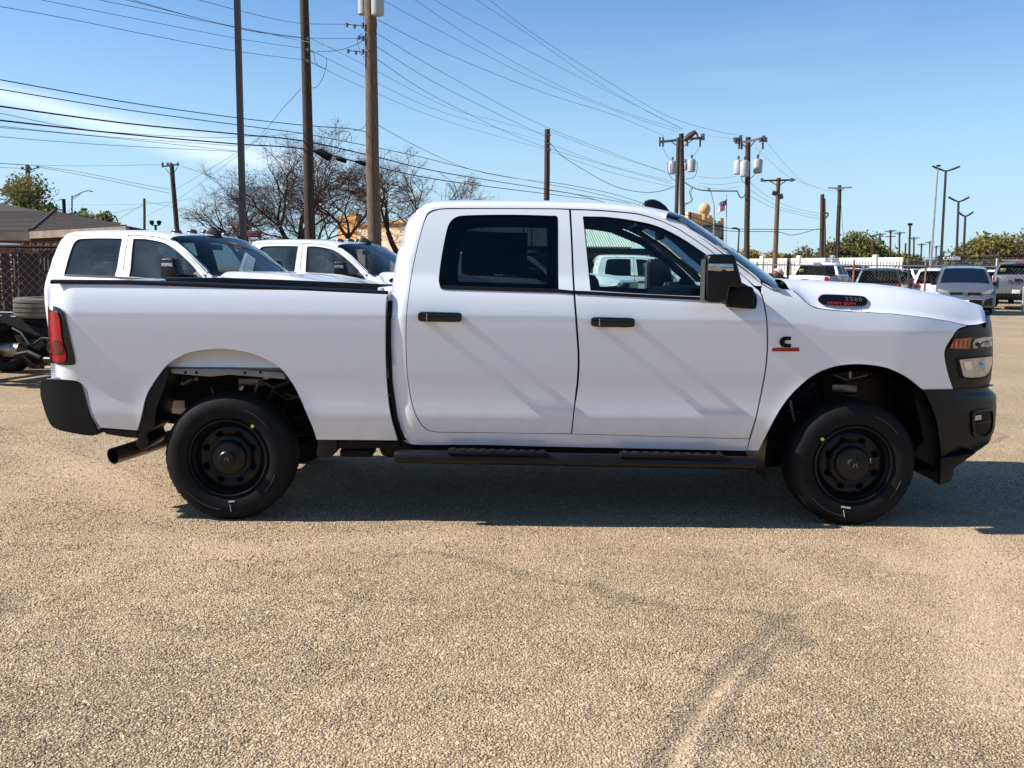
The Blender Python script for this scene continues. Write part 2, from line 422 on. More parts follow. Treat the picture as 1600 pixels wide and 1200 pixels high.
# a smooth cubic through the table
_z = np.array(BZ); _m = np.gradient(np.array(BI), _z)
def base_in(z):
    z = min(max(z, BZ[0]), BZ[-1] - 1e-6); i = int(np.searchsorted(_z, z, 'right')) - 1
    h = _z[i + 1] - _z[i]; t = (z - _z[i]) / h
    return ((2 * t**3 - 3 * t * t + 1) * BI[i] + (t**3 - 2 * t * t + t) * h * _m[i] + (-2 * t**3 + 3 * t * t) * BI[i + 1] + (t**3 - t * t) * h * _m[i + 1])
_bi = base_in
def bright_band_bend(x, z):          # bend added to the flank so the band above it catches more light
    zc = 1.262 - .085 * min(max((x - 1.45) / .5, 0), 1); d = min(z, 1.50) - zc; w = .010
    return .105 * (d if d > w else (0 if d < -w else (d + w) ** 2 / (4 * w)))
def P(u, v, inf=None, add=0.0):
    Y = YN + 0.02
    for _ in range(6):
        p = px(u, v, Y); Y = YN + ((inf(p.x, p.z) if inf else 0.0) + add)
    return (p.x, p.z)
def PP(pts, inf=None, add=0.0):
    return [P(p[0], p[1], inf, add) + tuple(p[2:]) for p in pts]

REAR_EDGE = [(636, 692), (628, 686), (622, 670), (617, 645), (612, 610), (609, 580), (607, 540), (607, 500), (610, 470), (612, 455), (615, 430), (620, 400), (625, 385), (631, 363), (636, 348), (642, 337.5), (650, 331)]
_re = PP(REAR_EDGE, lambda x, z: base_in(z) + bright_band_bend(x, z) * (1 - .9 * min(max((z - 1.5) / .4, 0), 1)))
_rez = [p[1] for p in _re]; _rex = [p[0] for p in _re]
def rear_round(x, z):
    d = x - interp(_rez, _rex, z); Rr = 0.10
    if d >= Rr: return 0.0
    q = min(1.0, (Rr - max(d, 0)) / Rr)
    return 0.085 * (1 - math.sqrt(max(0.0, 1 - (q * .985) ** 2)))
def nose(x, x0=2.25, B=0.80, A=0.35):
    t = min(max((x - x0) / B, 0), 0.975)
    return A * (1 - math.sqrt(1 - t * t))
W1 = (P(354.5, 717)[0], P(354.5, 717)[1]); W2 = (P(1335.5, 727)[0], P(1335.5, 727)[1])
def flare(x, z, c, r):
    d = math.hypot(x - c[0], (z - c[1] - .05)) - r
    return -0.007 * math.exp(-(d / 0.05) ** 2) if z > .5 else 0.0
def in_cab(x, z): return base_in(z) + bright_band_bend(x, z) * (1 - .9 * min(max((z - 1.5) / .4, 0), 1)) + rear_round(x, z)
XT = P(76, 520)[0]
def in_bed(x, z):
    d = x - (XT - 0.01); q = min(max((0.16 - d) / 0.16, 0), 0.985)
    return min(base_in(z) + bright_band_bend(x, z), .062) + 0.10 * (1 - math.sqrt(1 - q * q)) + flare(x, z, W1, 0.50)
def in_fen(x, z):
    b = base_in(z) + bright_band_bend(x, z)
    return b + nose(x) + flare(x, z, W2, 0.50)
def in_plain(x, z): return base_in(z) + bright_band_bend(x, z) * (1 - .9 * min(max((z - 1.5) / .4, 0), 1))

def yl(inf, add=0.0): return lambda x, z: -HW + inf(x, z) + add
def side_part(name, outline, inf, m, root, holes=(), rim=0.02, g=0.05, add=0.0, both=True, pars=None, **k):
    """a panel on the near side and its mirror image on the far side"""
    V, F, N = panel_geo(outline, yl(inf, add), holes, rim, g)
    pars = pars or (root, root)
    a = mk(name, V, F, m, pars[0], N=N, **k)
    if not both: return (a, None)
    V2 = [(x, -y, z) for x, y, z in V]; N2 = [Vector((n[0], -n[1], n[2])) for n in N]; F2 = [tuple(f)[::-1] for f in F]
    return (a, mk(name, V2, F2, m, pars[1], N=N2, **k))
def both_mb(name, V, F, m, pars, smooth=True, sharp=35, both=True, **k):
    a = mk(name, V, F, m, pars[0], smooth, sharp=sharp, **k)
    if not both: return (a, None)
    return (a, mk(name, [(v[0], -v[1], v[2]) for v in V], [tuple(f)[::-1] for f in F], m, pars[1], smooth, sharp=sharp, **k))

truck = empty('pickup_truck', (0, YC, 0), label='nearest big white crew cab pickup with black steel wheels, seen from its side', cat='pickup truck', group='white pickup trucks')
T2 = (truck, truck)

# ---- bed side
BED = spl(PP([(88, 441, 1), (300, 446.5), (605, 460, 1), (603, 470), (602, 500), (602, 550), (603.5, 590), (607, 630), (612, 658), (617, 675), (621, 688, 1),
      (495, 687, 1), (487.5, 665), (473, 631), (459, 602), (439, 576), (416, 561.6), (387, 550.5), (344, 544.8), (300.6, 549.5), (275, 560), (257.5, 573.5), (237, 602), (227, 622), (220, 651), (214.5, 672.5, 1),
      (157, 668, 1), (149, 655), (141, 633), (136, 610), (128, 599.5), (112, 594), (80, 591, 1), (79, 571), (76, 527), (75, 477), (77, 460), (80, 447)], in_bed), True, 5)
TLH = spl(PP([(76, 479, 1), (88, 478.7), (100, 486.7), (105, 505), (112, 534.7), (118.2, 562), (116, 570), (93, 569.5), (79, 567, 1)], in_bed), True, 5)
side_part('bed_side', BED, in_bed, M_['white'], truck, rim=0.03, g=0.045)
tl = side_part('tail_light', TLH, in_bed, M_['gloss'], truck, rim=-0.0, add=-0.008, g=0.03)
RL = spl(PP([(77, 484, 1), (86, 486), (94, 494), (98, 527), (104.5, 553), (103, 564), (95, 566), (79.5, 564, 1)], in_bed), True, 5)
side_part('lens', RL, in_bed, M_['red'], truck, add=-0.016, g=0.03, pars=tl, rim=.01)
RL2 = spl(PP([(78.5, 532), (96, 533), (100, 551), (79, 552)], in_bed), True, 4)
side_part('reverse_lamp', RL2, in_bed, M_['darkred'], truck, add=-0.020, g=0.03, pars=tl, rim=.006)
# rail cap and bed inside
cap = PP([(88, 437.5), (200, 438.5), (300, 442.0), (450, 448.5), (604, 455.5)], in_bed)
rows = []
for (x, z) in [(a, b) for a, b in cap]:
    y = -HW + 0.045
    rows.append([(x, y - .006, z - .022), (x, y - .008, z - .006), (x, y + .004, z + .002), (x, y + .03, z + .004), (x, y + .055, z + .002), (x, y + .062, z - .006), (x, y + .062, z - .05)])
mb = MB().grid(rows)
both_mb('bed_rail_cap', mb.V, mb.F, M_['plastic'], T2)
xb0, xb1 = XT + .06, P(600, 500)[0] - .02
zr = cap[2][1]
for s in (-1, 1):
    b = MB()
    b.grid([[(xb0, s * (HW - .10), cap[0][1] - .03), (xb1, s * (HW - .10), cap[-1][1] - .03)], [(xb0, s * (HW - .13), 1.1), (xb1, s * (HW - .13), 1.1)], [(xb0, s * (HW - .11), .93), (xb1, s * (HW - .11), .93)]])
    b.build('bed_inner_wall', M_['white'], truck)
b = MB().box(((xb0 + xb1) / 2, 0, .93), (xb1 - xb0, 1.78, .03))
for i in range(12): b.box(((xb0 + xb1) / 2, -.8 + i * .145, .955), (xb1 - xb0 - .1, .07, .02))
b.build('bed_floor', M_['inner'], truck)
MB().box((xb1 - .01, 0, 1.17), (.04, 1.82, .5), bev=.008).build('bed_front_wall', M_['white'], truck)
# holes and a shipping label on the inside of the far wall
for hx in (-1.55, -1.2, -.98, -.75):
    MB().lathe([(.008, 0), (.008, .004)], (hx, HW - .116, 1.335), 'Y', 10).build('stake_hole', M_['trim'], truck)
MB().box((-1.93, HW - .112, 1.35), (.07, .004, .022)).build('shipping_label', M_['mark_w'], truck)
tg = MB().box((XT + .035, 0, 1.16), (.055, 1.60, .56), bev=.02).build('tailgate', M_['white'], truck)
MB().box((XT + .004, 0, 1.36), (.03, .30, .07), bev=.01).build('handle', M_['plastic'], tg)

# ---- cab shell (door surround, pillars, roof rail, rocker)
DT = [(890.5, 327), (932, 328.5), (970, 331.3), (1000, 335), (1030, 344), (1045, 350.5), (1060, 358), (1075, 367.5), (1090, 377.5), (1105, 388), (1117, 397), (1135, 410), (1153, 424), (1165, 434.5), (1178.5, 446)]
ROOF_E = [(661, 326.8), (680, 323.5), (720, 322.5), (800, 322), (890, 323.6), (932, 325), (970, 327.5), (1000, 331), (1020, 335)]
SHELL = REAR_EDGE[:] 
SHELL[0] = (636, 692, 1)
SHELL += ROOF_E + [(1032, 337.5, 1), (1045, 341), (1060, 346), (1075, 355), (1090, 363.5), (1105, 373), (1120, 384), (1135, 395.5), (1150, 406.5), (1165, 417.5), (1180, 430), (1188, 438, 1),
          (1190, 447, 1), (1179.5, 446.5, 1)]
inner = DT[::-1][1:] + [(860, 326.2), (760, 325.8), (700, 326), (684, 327.5), (670, 332), (664, 342), (658, 362), (652, 385), (646, 412), (641, 440), (637, 470), (635, 490), (634, 510), (634, 540), (636, 585), (641, 620), (646, 640), (653, 656), (662, 668), (672, 674), (690, 676, 1), (893, 678.5), (1171, 686.3, 1), (1165.5, 704.3, 1), (850, 697.5), (750, 695)]
SHELL += [(p[0], p[1] - 0.9) + tuple(p[2:]) if p[1] < 450 else p for p in inner]
sh = spl(PP(SHELL, in_cab), True, 4)
side_part('cab_shell', sh, in_cab, M_['white'], truck, rim=0.05, g=0.05)

def off_outline(poly, d):
    n = len(poly); ar = sum(poly[i][0] * poly[(i + 1) % n][1] - poly[(i + 1) % n][0] * poly[i][1] for i in range(n))
    s = 1 if ar > 0 else -1; out = []
    for i in range(n):
        a = Vector(poly[i - 1]); c = Vector(poly[(i + 1) % n]); t = (c - a)
        t = t.normalized() if t.length > 1e-9 else Vector((1, 0))
        out.append((poly[i][0] - t.y * d * s, poly[i][1] + t.x * d * s))
    return out
# ---- doors
RD = [(684, 328.5), (700, 327), (760, 326.6), (860, 327), (889, 328, 1), (892, 380), (895.5, 455), (899.5, 510), (902.5, 555), (901.5, 590), (898.8, 615), (895, 650), (892, 677.3, 1), (690, 675, 1), (673, 673), (663, 667), (654, 655), (647, 639), (642, 619), (637, 585), (635, 540), (635, 510), (636, 490), (638, 470), (642, 440), (647, 412), (653, 385), (659, 362), (665, 343), (671.5, 333.5)]
RW = [(687, 445.5), (685.5, 435), (690, 400), (697, 364), (702, 349), (712, 339.5), (730, 336.3), (800, 335.3), (868, 337, 1), (872, 341), (872.5, 400), (873, 453, 1), (780, 450.5), (689, 447.5)]
FD = [(892.3, 328.2, 1)] + [(p[0] + .5, p[1] + 1.2) for p in DT[1:-1]] + [(1178, 448.5), (1186, 455), (1191, 467), (1194, 482), (1197, 500), (1197.8, 520), (1197.8, 545), (1195.8, 570), (1191, 600), (1183, 640), (1170, 685.3, 1), (894, 677.5, 1), (898, 640), (902, 615), (904.8, 590), (905.7, 555), (902.7, 510), (898.5, 455), (895, 380)]
FW = [(910.5, 338, 1), (930, 338.3), (950, 339), (987.5, 344), (1025, 352.5), (1062, 370), (1100, 395), (1130, 417), (1152, 436), (1160, 445), (1163, 457), (1158, 465, 1), (1099, 463.5), (1000, 459), (922.5, 454, 1), (919, 420), (914, 370)]
doors = {}
for nm, out, win in (('rear_door', RD, RW), ('front_door', FD, FW)):
    o_ = spl(PP(out, in_plain), True, 4); w_ = spl(PP(win, in_plain), True, 4)
    d = side_part(nm, o_, in_plain, M_['white'], truck, holes=[w_], rim=0.035, g=0.045)
    doors[nm] = d
    wb = off_outline(w_, 0.004)
    side_part('window', off_outline(w_, -0.012), in_plain, M_['g_dark' if nm == 'rear_door' else 'g_front'], truck, add=0.016, rim=0, pars=d, g=.08)
    # black weather strip round the glass and the dark inner trim of the door
    side_part('weather_strip', off_outline(w_, -0.002), in_plain, M_['trim'], truck, holes=[off_outline(w_, 0.007)], add=0.010, rim=.02, pars=d, g=.1)
    side_part('door_trim', off_outline(o_, 0.02), in_plain, M_['liner'], truck, holes=[off_outline(w_, 0.006)], add=0.06, rim=.03, pars=d, g=.1)
# belt moulding
for nm, pts in (('rear_door', [(687, 446), (780, 449), (873, 451.8), (895, 454), (896, 459.5), (873, 457.6), (780, 454.8), (697, 452.3), (689, 451)]),
                ('front_door', [(898, 454), (922, 455), (1000, 459.5), (1105, 464.5), (1150, 467), (1150, 471), (1105, 469.3), (1000, 464.6), (922, 460.6), (899, 459.7)])):
    side_part('belt_moulding', PP(pts, in_plain), in_plain, M_['trim'], truck, add=-0.005, rim=.03, pars=doors[nm], g=.08)
# handles
for nm, u0_, v0_ in (('rear_door', 653, 487), ('front_door', 923, 495.3)):
    pts = spl(PP([(u0_ + 5, v0_), (u0_ + 40, v0_ + .6), (u0_ + 66, v0_ + 1.8), (u0_ + 68.5, v0_ + 8), (u0_ + 66, v0_ + 15.5), (u0_ + 40, v0_ + 16), (u0_ + 5, v0_ + 15), (u0_ + .5, v0_ + 12), (u0_ + .5, v0_ + 4)], in_plain, -.03), True, 4)
    zc_ = pts[0][1]; yb = -HW + base_in(zc_)
    V, F = prism(pts, yb - .052, yb - .020, .009)
    h = both_mb('handle', V, F, M_['gloss'], doors[nm])
    a, bb = P(u0_ + 14, v0_ + 1, in_plain, -.05), P(u0_ + 14, v0_ + 15, in_plain, -.05)
    V, F = prism([(a[0] - .003, a[1] - .004), (a[0] + .001, a[1] - .004), (a[0] + .001, bb[1] + .004), (a[0] - .003, bb[1] + .004)], yb - .0535, yb - .05)
    both_mb('handle_groove', V, F, M_['chrome'], h)
    # the foot of the handle at either end
    for q in (6, 62):
        c = P(u0_ + q, v0_ + 8, in_plain, -.02)
        both_mb('handle_mount', *(lambda mm: (mm.V, mm.F))(MB().box((c[0], yb - .012, c[1]), (.03, .03, .035), bev=.004)), M_['plastic'], h)
    # shallow scoop plate
# window sticker behind the rear glass
st = PP([(721, 361), (824, 364), (824, 430), (721, 427)], in_plain, .03)
sk = side_part('price_sticker', st, in_plain, M_['paper'], truck, add=.024, rim=.001, both=False, pars=doors['rear_door'], g=.2)
for (a, b_, c, d) in ((776, 370, 820, 377), (776, 388, 821, 395), (727, 368, 770, 371), (727, 380, 768, 383), (727, 392, 770, 395), (727, 405, 768, 408)):
    side_part('print_line', PP([(a, b_), (c, b_ + 1), (c, d), (a, d - 1)], in_plain, .03), in_plain, M_['trim'], truck, add=.021, rim=.001, both=False, pars=sk, g=.2)

# ---- fender
FEN = [(1190.5, 452, 1), (1191.5, 442, 1), (1206, 448), (1222, 451.3), (1238, 453.5, 1), (1249, 463), (1257, 471), (1264, 476.5), (1272, 480.7), (1284, 483.3), (1318, 486.7), (1360, 489), (1400, 491.5), (1450, 497.3), (1480, 502), (1511, 509, 1), (1501, 512), (1494, 517), (1486, 529), (1475.5, 549.5), (1480, 580), (1489, 608, 1),
       (1441, 608.3, 1), (1420, 591), (1390, 576), (1360, 570), (1330, 569), (1300, 573.6), (1270, 586.5), (1240, 612), (1219, 639), (1207, 660), (1195, 684), (1185, 703.8, 1), (1167, 703.6, 1),
       (1172.8, 686), (1185.3, 640), (1193.5, 600), (1198.4, 570), (1200.3, 545), (1200.3, 520), (1199.3, 500), (1196.5, 482), (1193.5, 467)]
side_part('fender', spl(PP(FEN, in_fen), True, 4), in_fen, M_['white'], truck, rim=0.03, g=0.045)
# the cummins-like C mark and red bar
def badge(pts, add, m, par, nm, g=.05):
    return side_part(nm, PP(pts, in_fen, add), in_fen, m, truck, add=add, rim=.006, pars=par, g=g)
cb = badge([(1207, 543.5), (1249, 543.5), (1249, 549), (1206.5, 549)], -.006, M_['badge_red'], T2, 'badge_bar')
cc = [(1236, 526), (1225, 526), (1221, 528.5), (1218.5, 533), (1219, 538), (1222, 541.5), (1226, 542.8), (1236, 542.8), (1236, 537.3), (1229, 537.3), (1226.5, 536), (1226.2, 533.2), (1228.5, 531.6), (1236, 531.6)]
badge(cc, -.008, M_['trim'], cb, 'badge_letter', .03)

# ---- hood
HG = PP([(1239, 452), (1249, 462), (1257, 470), (1264, 475.5), (1272, 479.7), (1284, 482.3), (1318, 485.7), (1360, 488), (1400, 490.5), (1450, 496.3), (1480, 501), (1511, 508), (1530, 506.5), (1540, 503)], in_fen)
SIL = [(1225, 436), (1249, 436.8), (1300, 439.5), (1360, 442.5), (1400, 447), (1435, 453), (1480, 462), (1516, 474), (1534, 486), (1542, 494)]
sx = []; sz = []
for u, v in SIL:
    p = px(u, v, YC + .15); q = px(u, v, YN + .35); sx.append(q.x); sz.append((p.z + q.z) / 2 + .002)
hx = [p[0] for p in HG]; hz = [p[1] for p in HG]
rows = []
xs = list(np.linspace(hx[0] - .02, hx[-1], 40))
hin = {}
for x in xs:
    zg = interp(hx, hz, x); ig = in_fen(x, zg) + .002
    zt = max(interp(sx, sz, x), zg + .004); dz = zt - zg
    half = [(ig, 0, 0), (ig + .012, .03, 0), (ig + .035, .22, 0), (ig + .07, .48, 0), (ig + .11, .70, 0), (ig + .16, .87, 0), (ig + .22, .97, 0), (ig + .30, 1.0, 0), (ig + .40, .94, 0), (ig + .50, .90, 0), (ig + .62, .97, 0), (1.01, 1.03, 0)]
    f = (max(0, (x - hx[0]) / (hx[-1] - hx[0]))) ** 5 * .16
    r_ = []
    for (i_, k_, _) in half:
        yy = -HW + i_; r_.append((x + f * max(0, 1 - (yy / (HW - ig)) ** 2), yy, zg + dz * k_))
    r_ += [(a, -b, c) for a, b, c in r_[::-1][1:]]
    rows.append(r_)
last = rows[-1]
rows.append([(a + .012, b * .985, c - .012) for a, b, c in last]); rows.append([(a + .012, b * .98, c - .04) for a, b, c in last])
hood = MB().grid([r_[::-1] for r_ in rows]).build('hood', M_['white'], truck, sharp=60)
def hood_in(x, z):
    zg = interp(hx, hz, x); zt = interp(sx, sz, x); ig = in_fen(x, zg); k = min(max((z - zg) / max(zt - zg, .01), 0), .97)
    return ig + interp([0, .03, .22, .48, .70, .87, .97], [0, .012, .035, .07, .11, .16, .22], k)
VB = spl(PP([(1279, 467), (1283, 461.5), (1290, 459.7), (1320, 460.8), (1347, 462.5), (1354, 466), (1355.5, 471), (1353, 476), (1347, 478), (1320, 477.6), (1290, 475.8), (1281, 472.5)], hood_in, -.012), True, 4)
vent = side_part('hood_vent', VB, hood_in, M_['gloss'], truck, add=-.012, rim=.03, g=.03)
# raised chrome-free rim of the vent and its words
def text_on(s, u, v, hgt, inf, add, m, par, ls=1.0, name='badge_text', slope=0.0, width=None, dark=False):
    cu = bpy.data.curves.new(name, 'FONT'); cu.body = s; cu.size = hgt; cu.extrude = .0015; cu.space_character = ls; cu.offset = hgt * .02
    o = bpy.data.objects.new(name, cu); C.objects.link(o); o.parent = par
    x, z = P(u, v, inf, add); o.location = (x, -HW + inf(x, z) + add, z)
    e = .02; dy = (inf(x, z + e) - inf(x, z - e)) / (2 * e)
    o.rotation_euler = (math.pi / 2 - math.atan(dy), slope, 0)
    cu.materials.append(m)
    bpy.context.view_layer.update(); me_ = bpy.data.meshes.new_from_object(o); o2 = bpy.data.objects.new(name, me_); C.objects.link(o2)
    o2.parent = par; o2.location = o.location; o2.rotation_euler = o.rotation_euler; bpy.data.objects.remove(o); return o2
text_on('2500', 1321, 470, .040, hood_in, -.020, M_['steel'], vent[0], 1.35, slope=R(1.6))
text_on('HEAVY DUTY', 1293, 475.2, .026, hood_in, -.018, M_['badge_red'], vent[0], 1.12, slope=R(1.6))
# cowl with wipers
b = MB()
cw = [px(1190, 444, YN + .2), px(1250, 448, YN + .2)]
b.grid([[(cw[0].x + .10, s_, 1.43) for s_ in np.linspace(-.8, .8, 9)], [(cw[1].x + .02, s_, 1.405) for s_ in np.linspace(-.8, .8, 9)]])
b.build('cowl', M_['plastic'], truck)
for y0 in (-.55, .05):
    b = MB().tube([(cw[1].x - .01, y0 - .1, 1.445), (cw[1].x - .05, y0 + .1, 1.46), (cw[1].x - .12, y0 + .45, 1.475)], .009, 6)
    b.tube([(cw[1].x - .02, y0 - .12, 1.45), (cw[1].x - .16, y0 + .5, 1.49)], .006, 5).build('wiper', M_['trim'], truck)
# bunched dark bag left on the cowl by the wiper
bmh = bmesh.new(); bmesh.ops.create_icosphere(bmh, subdivisions=4, radius=1)
for v in bmh.verts:
    n = noise.noise(v.co * 1.7 + Vector((3, 1, 2))) * .5 + noise.noise(v.co * 4.1) * .3
    v.co *= 1 + n; v.co = Vector((v.co.x * .062, v.co.y * .06, v.co.z * .026))
    v.co += Vector((px(1234, 445, YN + .33).x, -HW + .33, px(1234, 445, YN + .33).z))
me = bpy.data.meshes.new('cowl_bundle'); bmh.to_mesh(me); bmh.free(); me.materials.append(M_['gloss'])
me.polygons.foreach_set('use_smooth', [True] * len(me.polygons))
o = bpy.data.objects.new('cowl_bundle', me); C.objects.link(o); o.parent = truck

# ---- roof
re_ = PP([(650.5, 330.5), (661, 326)] + ROOF_E[1:] + [(1032, 338)], in_cab)
rows = []
xr = np.linspace(re_[0][0] + .0, re_[-1][0], 26)
ex = [p[0] for p in re_]; ez = [p[1] for p in re_]
PRO = [(0, -.004), (.008, .010), (.020, .020), (.045, .031), (.10, .043), (.25, .056), (.5, .066), (.74, .070)]
for x in xr:
    z = interp(ex, ez, x); i0 = in_cab(x, z)
    t = (x - xr[0]) / (xr[-1] - xr[0]); kk = 1.0
    if t < .10: kk = .30 + .70 * math.sqrt(1 - (1 - t / .10) ** 2)
    r_ = []
    for (i_, h_) in PRO:
        yy = -HW + i0 + i_ * (HW - i0) / .74
        bow = .10 * max(0, t) ** 6 * (1 - (yy / (HW - i0)) ** 2) - .03 * (1 - t) ** 6 * (1 - (yy / (HW - i0)) ** 2)
        r_.append((x + bow, yy, z + h_ * kk))
    r_ += [(a, -b, c) for a, b, c in r_[::-1][1:]]
    rows.append(r_[::-1])
roof = MB().grid(rows).build('roof', M_['white'], truck, sharp=70)
rf_front = rows[-1]; rf_back = rows[0]
# headliner
hl = [[(a, b * .985, c - .055) for a, b, c in r_[::-1]] for r_ in rows[::2]]
MB().grid(hl).build('headliner', M_['liner'], truck)
# fin antenna
fp = [P(u, v, None, .35) for u, v in ((1002, 325), (1004, 319), (1008, 313.5), (1014, 311.2), (1022, 311), (1032, 314), (1040, 321), (1046, 330), (1051, 339.5))]
fa = [(p[0], p[1]) for p in fp] + [(fp[-1][0], fp[-1][1] - .03), (fp[0][0], fp[0][1] - .03)]
V, F = prism(fa, -HW + .33, -HW + .39, .02)
# ---- windshield
we = PP([(1040, 341), (1060, 345.3), (1075, 354.3), (1090, 363), (1105, 372.5), (1120, 383.5), (1135, 395), (1150, 406), (1165, 417), (1180, 429.5), (1189, 437), (1206, 447), (1222, 451)], in_cab)
rows = []
for k, (x, z) in enumerate(we):
    t = k / (len(we) - 1); i0 = base_in(min(z, 2)) - .004
    r_ = []
    for (i_, h_) in PRO:
        w = i_ / .74; yy = -HW + i0 + w * (HW - i0)
        r_.append((x + (.10 + .17 * t) * (1 - (1 - w) ** 3), yy, z + h_ * (1 - t) ** 2 - .004 * t))
    r_ += [(a, -b, c) for a, b, c in r_[::-1][1:]]
    rows.append(r_[::-1])
wind = MB().grid(rows).build('windshield', M_['g_wind'], truck, sharp=80)
# dark band behind the top and sides of the glass, in the middle a mirror
band = [[(a - .012, b * .99, c - .012) for a, b, c in r_] for r_ in rows]
nn_ = len(rows[0]); b = MB()
b.grid(band[:2]); b.grid(band[-3:])
for sl_ in (slice(0, 3), slice(nn_ - 3, nn_)):
    b.grid([r_[sl_] for r_ in band])
b.build('glass_border', M_['trim'], wind)
fan = MB().add(V, F)
# header between roof and windshield
MB().grid([rf_front, rows[0]]).build('roof_header', M_['white'], truck, sharp=80)
def fin(root):
    rw = rf_front[len(rf_front) // 2]
    b = MB()
    prof = [(-.23, 0), (-.215, .035), (-.19, .062), (-.15, .078), (-.10, .074), (-.05, .052), (-.02, .026), (.02, -.01), (.05, -.03)]
    for i in range(len(prof)): pass
    rr = []
    for (dx, h) in prof:
        wd = .035
        c = Vector((rw[0] - .02 + dx, 0, rw[2] - .006))
        rr.append([c + Vector((0, -wd, -.05)), c + Vector((0, -wd * .8, h * .55)), c + Vector((0, -wd * .3, h * .95)), c + Vector((0, 0, h)), c + Vector((0, wd * .3, h * .95)), c + Vector((0, wd * .8, h * .55)), c + Vector((0, wd, -.05))])
    return b.grid([q[::-1] for q in rr]).build('roof_antenna', M_['plastic'], root)
fan = MB(); 
# big black fin: placed where the photograph shows it
rr = []
fz0 = None
for (u, v) in ((1001, 326), (1004, 319.5), (1008, 314), (1014, 311.6), (1022, 311.4), (1031, 314.5), (1040, 321.5), (1046, 330), (1052, 341)):
    p = px(u, v, YC); rr.append((p.x, p.z))
base = [interp([q[0] for q in rf_back[:1]], [0], 0)]
R2 = []
for (x, z) in rr:
    zb = interp(ex, ez, x) + .03
    zt = max(z, zb)
    R2.append([(x, -.05, zb - .05), (x, -.042, zb + (zt - zb) * .5), (x, -.02, zb + (zt - zb) * .93), (x, 0, zt), (x, .02, zb + (zt - zb) * .93), (x, .042, zb + (zt - zb) * .5), (x, .05, zb - .05)])
MB().grid([q[::-1] for q in R2]).build('roof_antenna', M_['plastic'], truck)

# ---- cab back, with rear window; floor
bk = []
for (x, z) in _re:
    if z < .6: continue
    y = -HW + in_cab(x, z) + .0
    xx = x - .0
    bk.append([(xx, y, z), (xx - .012, y + .05, z), (xx - .03, y + .25, z), (xx - .045, -.0, z)])
bk = [q + [(a, -b, c) for a, b, c in q[::-1][1:]] for q in bk]
if bk[0][0][2] < bk[-1][0][2]: pass
zz = [q[0][2] for q in bk]
wz0, wz1 = 1.42, 1.86
b = MB(); bw = MB()
def atz(z):
    i = min(max(int(np.searchsorted(zz, z)), 1), len(zz) - 1); t = (z - zz[i - 1]) / (zz[i] - zz[i - 1])
    return [Vector(p).lerp(Vector(q), t) for p, q in zip(bk[i - 1], bk[i])]
lv = [zz[0], .9, 1.2, wz0]; lw = [wz0, 1.5, 1.6, 1.7, 1.8, wz1]; lt = [wz1, 1.9, zz[-1]]
b.grid([atz(z) for z in lv]); b.grid([atz(z)[:3] for z in lw]); b.grid([atz(z)[4:] for z in lw]); b.grid([atz(z) for z in lt])
b.build('cab_back', M_['white'], truck, sharp=60)
bw.grid([[p + Vector((.008, 0, 0)) for p in atz(z)[2:5]] for z in lw]).build('rear_window', M_['g_dark'], truck)
b.V = [(v[0] + .06, v[1] * .96, v[2]) for v in b.V]
mk('cab_back_trim', b.V, b.F, M_['liner'], truck)
rb = rf_back; tb = atz(zz[-1])
MB().grid([[Vector(p) for p in rb[::1]], [Vector((p[0] - .0, p[1], p[2] - .05)) for p in rb]]).build('roof_back_edge', M_['white'], truck)
cx0, cx1 = _re[0][0] + .02, P(1190, 600)[0]
MB().box(((cx0 + cx1) / 2, 0, .56), (cx1 - cx0, 1.86, .06)).build('cab_floor', M_['frame'], truck)
# firewall + dashboard, steering wheel, seats
fx = P(1200, 500)[0]
MB().box((fx - .02, 0, 1.0), (.04, 1.8, .85)).build('firewall', M_['frame'], truck)
d_ = [(fx - .48, 1.18), (fx - .50, 1.34), (fx - .42, 1.41), (fx - .25, 1.43), (fx + .05, 1.42), (fx, .9), (fx - .40, 1.0)]
V, F = prism(d_, -.82, .82, .01); mk('dashboard', V, F, M_['liner'], truck, sharp=40)
sw = MB(); cwx = P(1040, 437)[0]
cen = Vector((fx - .62, .40, 1.26)); tilt = Matrix.Rotation(R(-28), 3, 'Y')
pts = [cen + tilt @ Vector((0, .19 * math.cos(a), .19 * math.sin(a))) for a in np.linspace(0, 2 * math.pi, 25)]
sw.tube(pts, .014, 8, cap=False)
for a in (0, math.pi, -math.pi / 2): sw.tube([cen, cen + tilt @ Vector((0, .18 * math.cos(a), .18 * math.sin(a)))], .014, 6)
sw.lathe([(.0, 0), (.06, 0), (.06, .03), (0, .04)], cen, 'X', 12, False).build('steering_wheel', M_['gloss'], truck)
def seat(x, y, w, root):
    s = MB()
    s.box((x, y, .92), (.55, w, .2), bev=.05)
    s.box((x - .28, y, 1.2), (.16, w * .95, .62), Matrix.Rotation(R(-14), 3, 'Y'), bev=.05)
    so_ = s.build('seat', M_['cloth'], root)
    MB().box((x - .38, y, 1.60), (.10, .26, .16), Matrix.Rotation(R(-10), 3, 'Y'), bev=.035).build('headrest', M_['cloth'], so_)
fs = P(1000, 500)[0]
for y in (-.4, .4): seat(fs + .05, y, .55, truck)
seat(fs - .95, -.42, .62, truck); seat(fs - .95, .42, .62, truck)
MB().box((fx - .50, 0, 1.78), (.03, .26, .07), bev=.01).build('rear_view_mirror', M_['trim'], truck)
for y in (-.62, .62):
    MB().tube([(P(893, 400)[0], y * 1.15, 1.75), (P(893, 400)[0] + .02, y * 1.22, 1.3), (P(893, 400)[0] + .04, y * 1.2, .8)], .018, 5).build('seat_belt', M_['cloth'], truck)
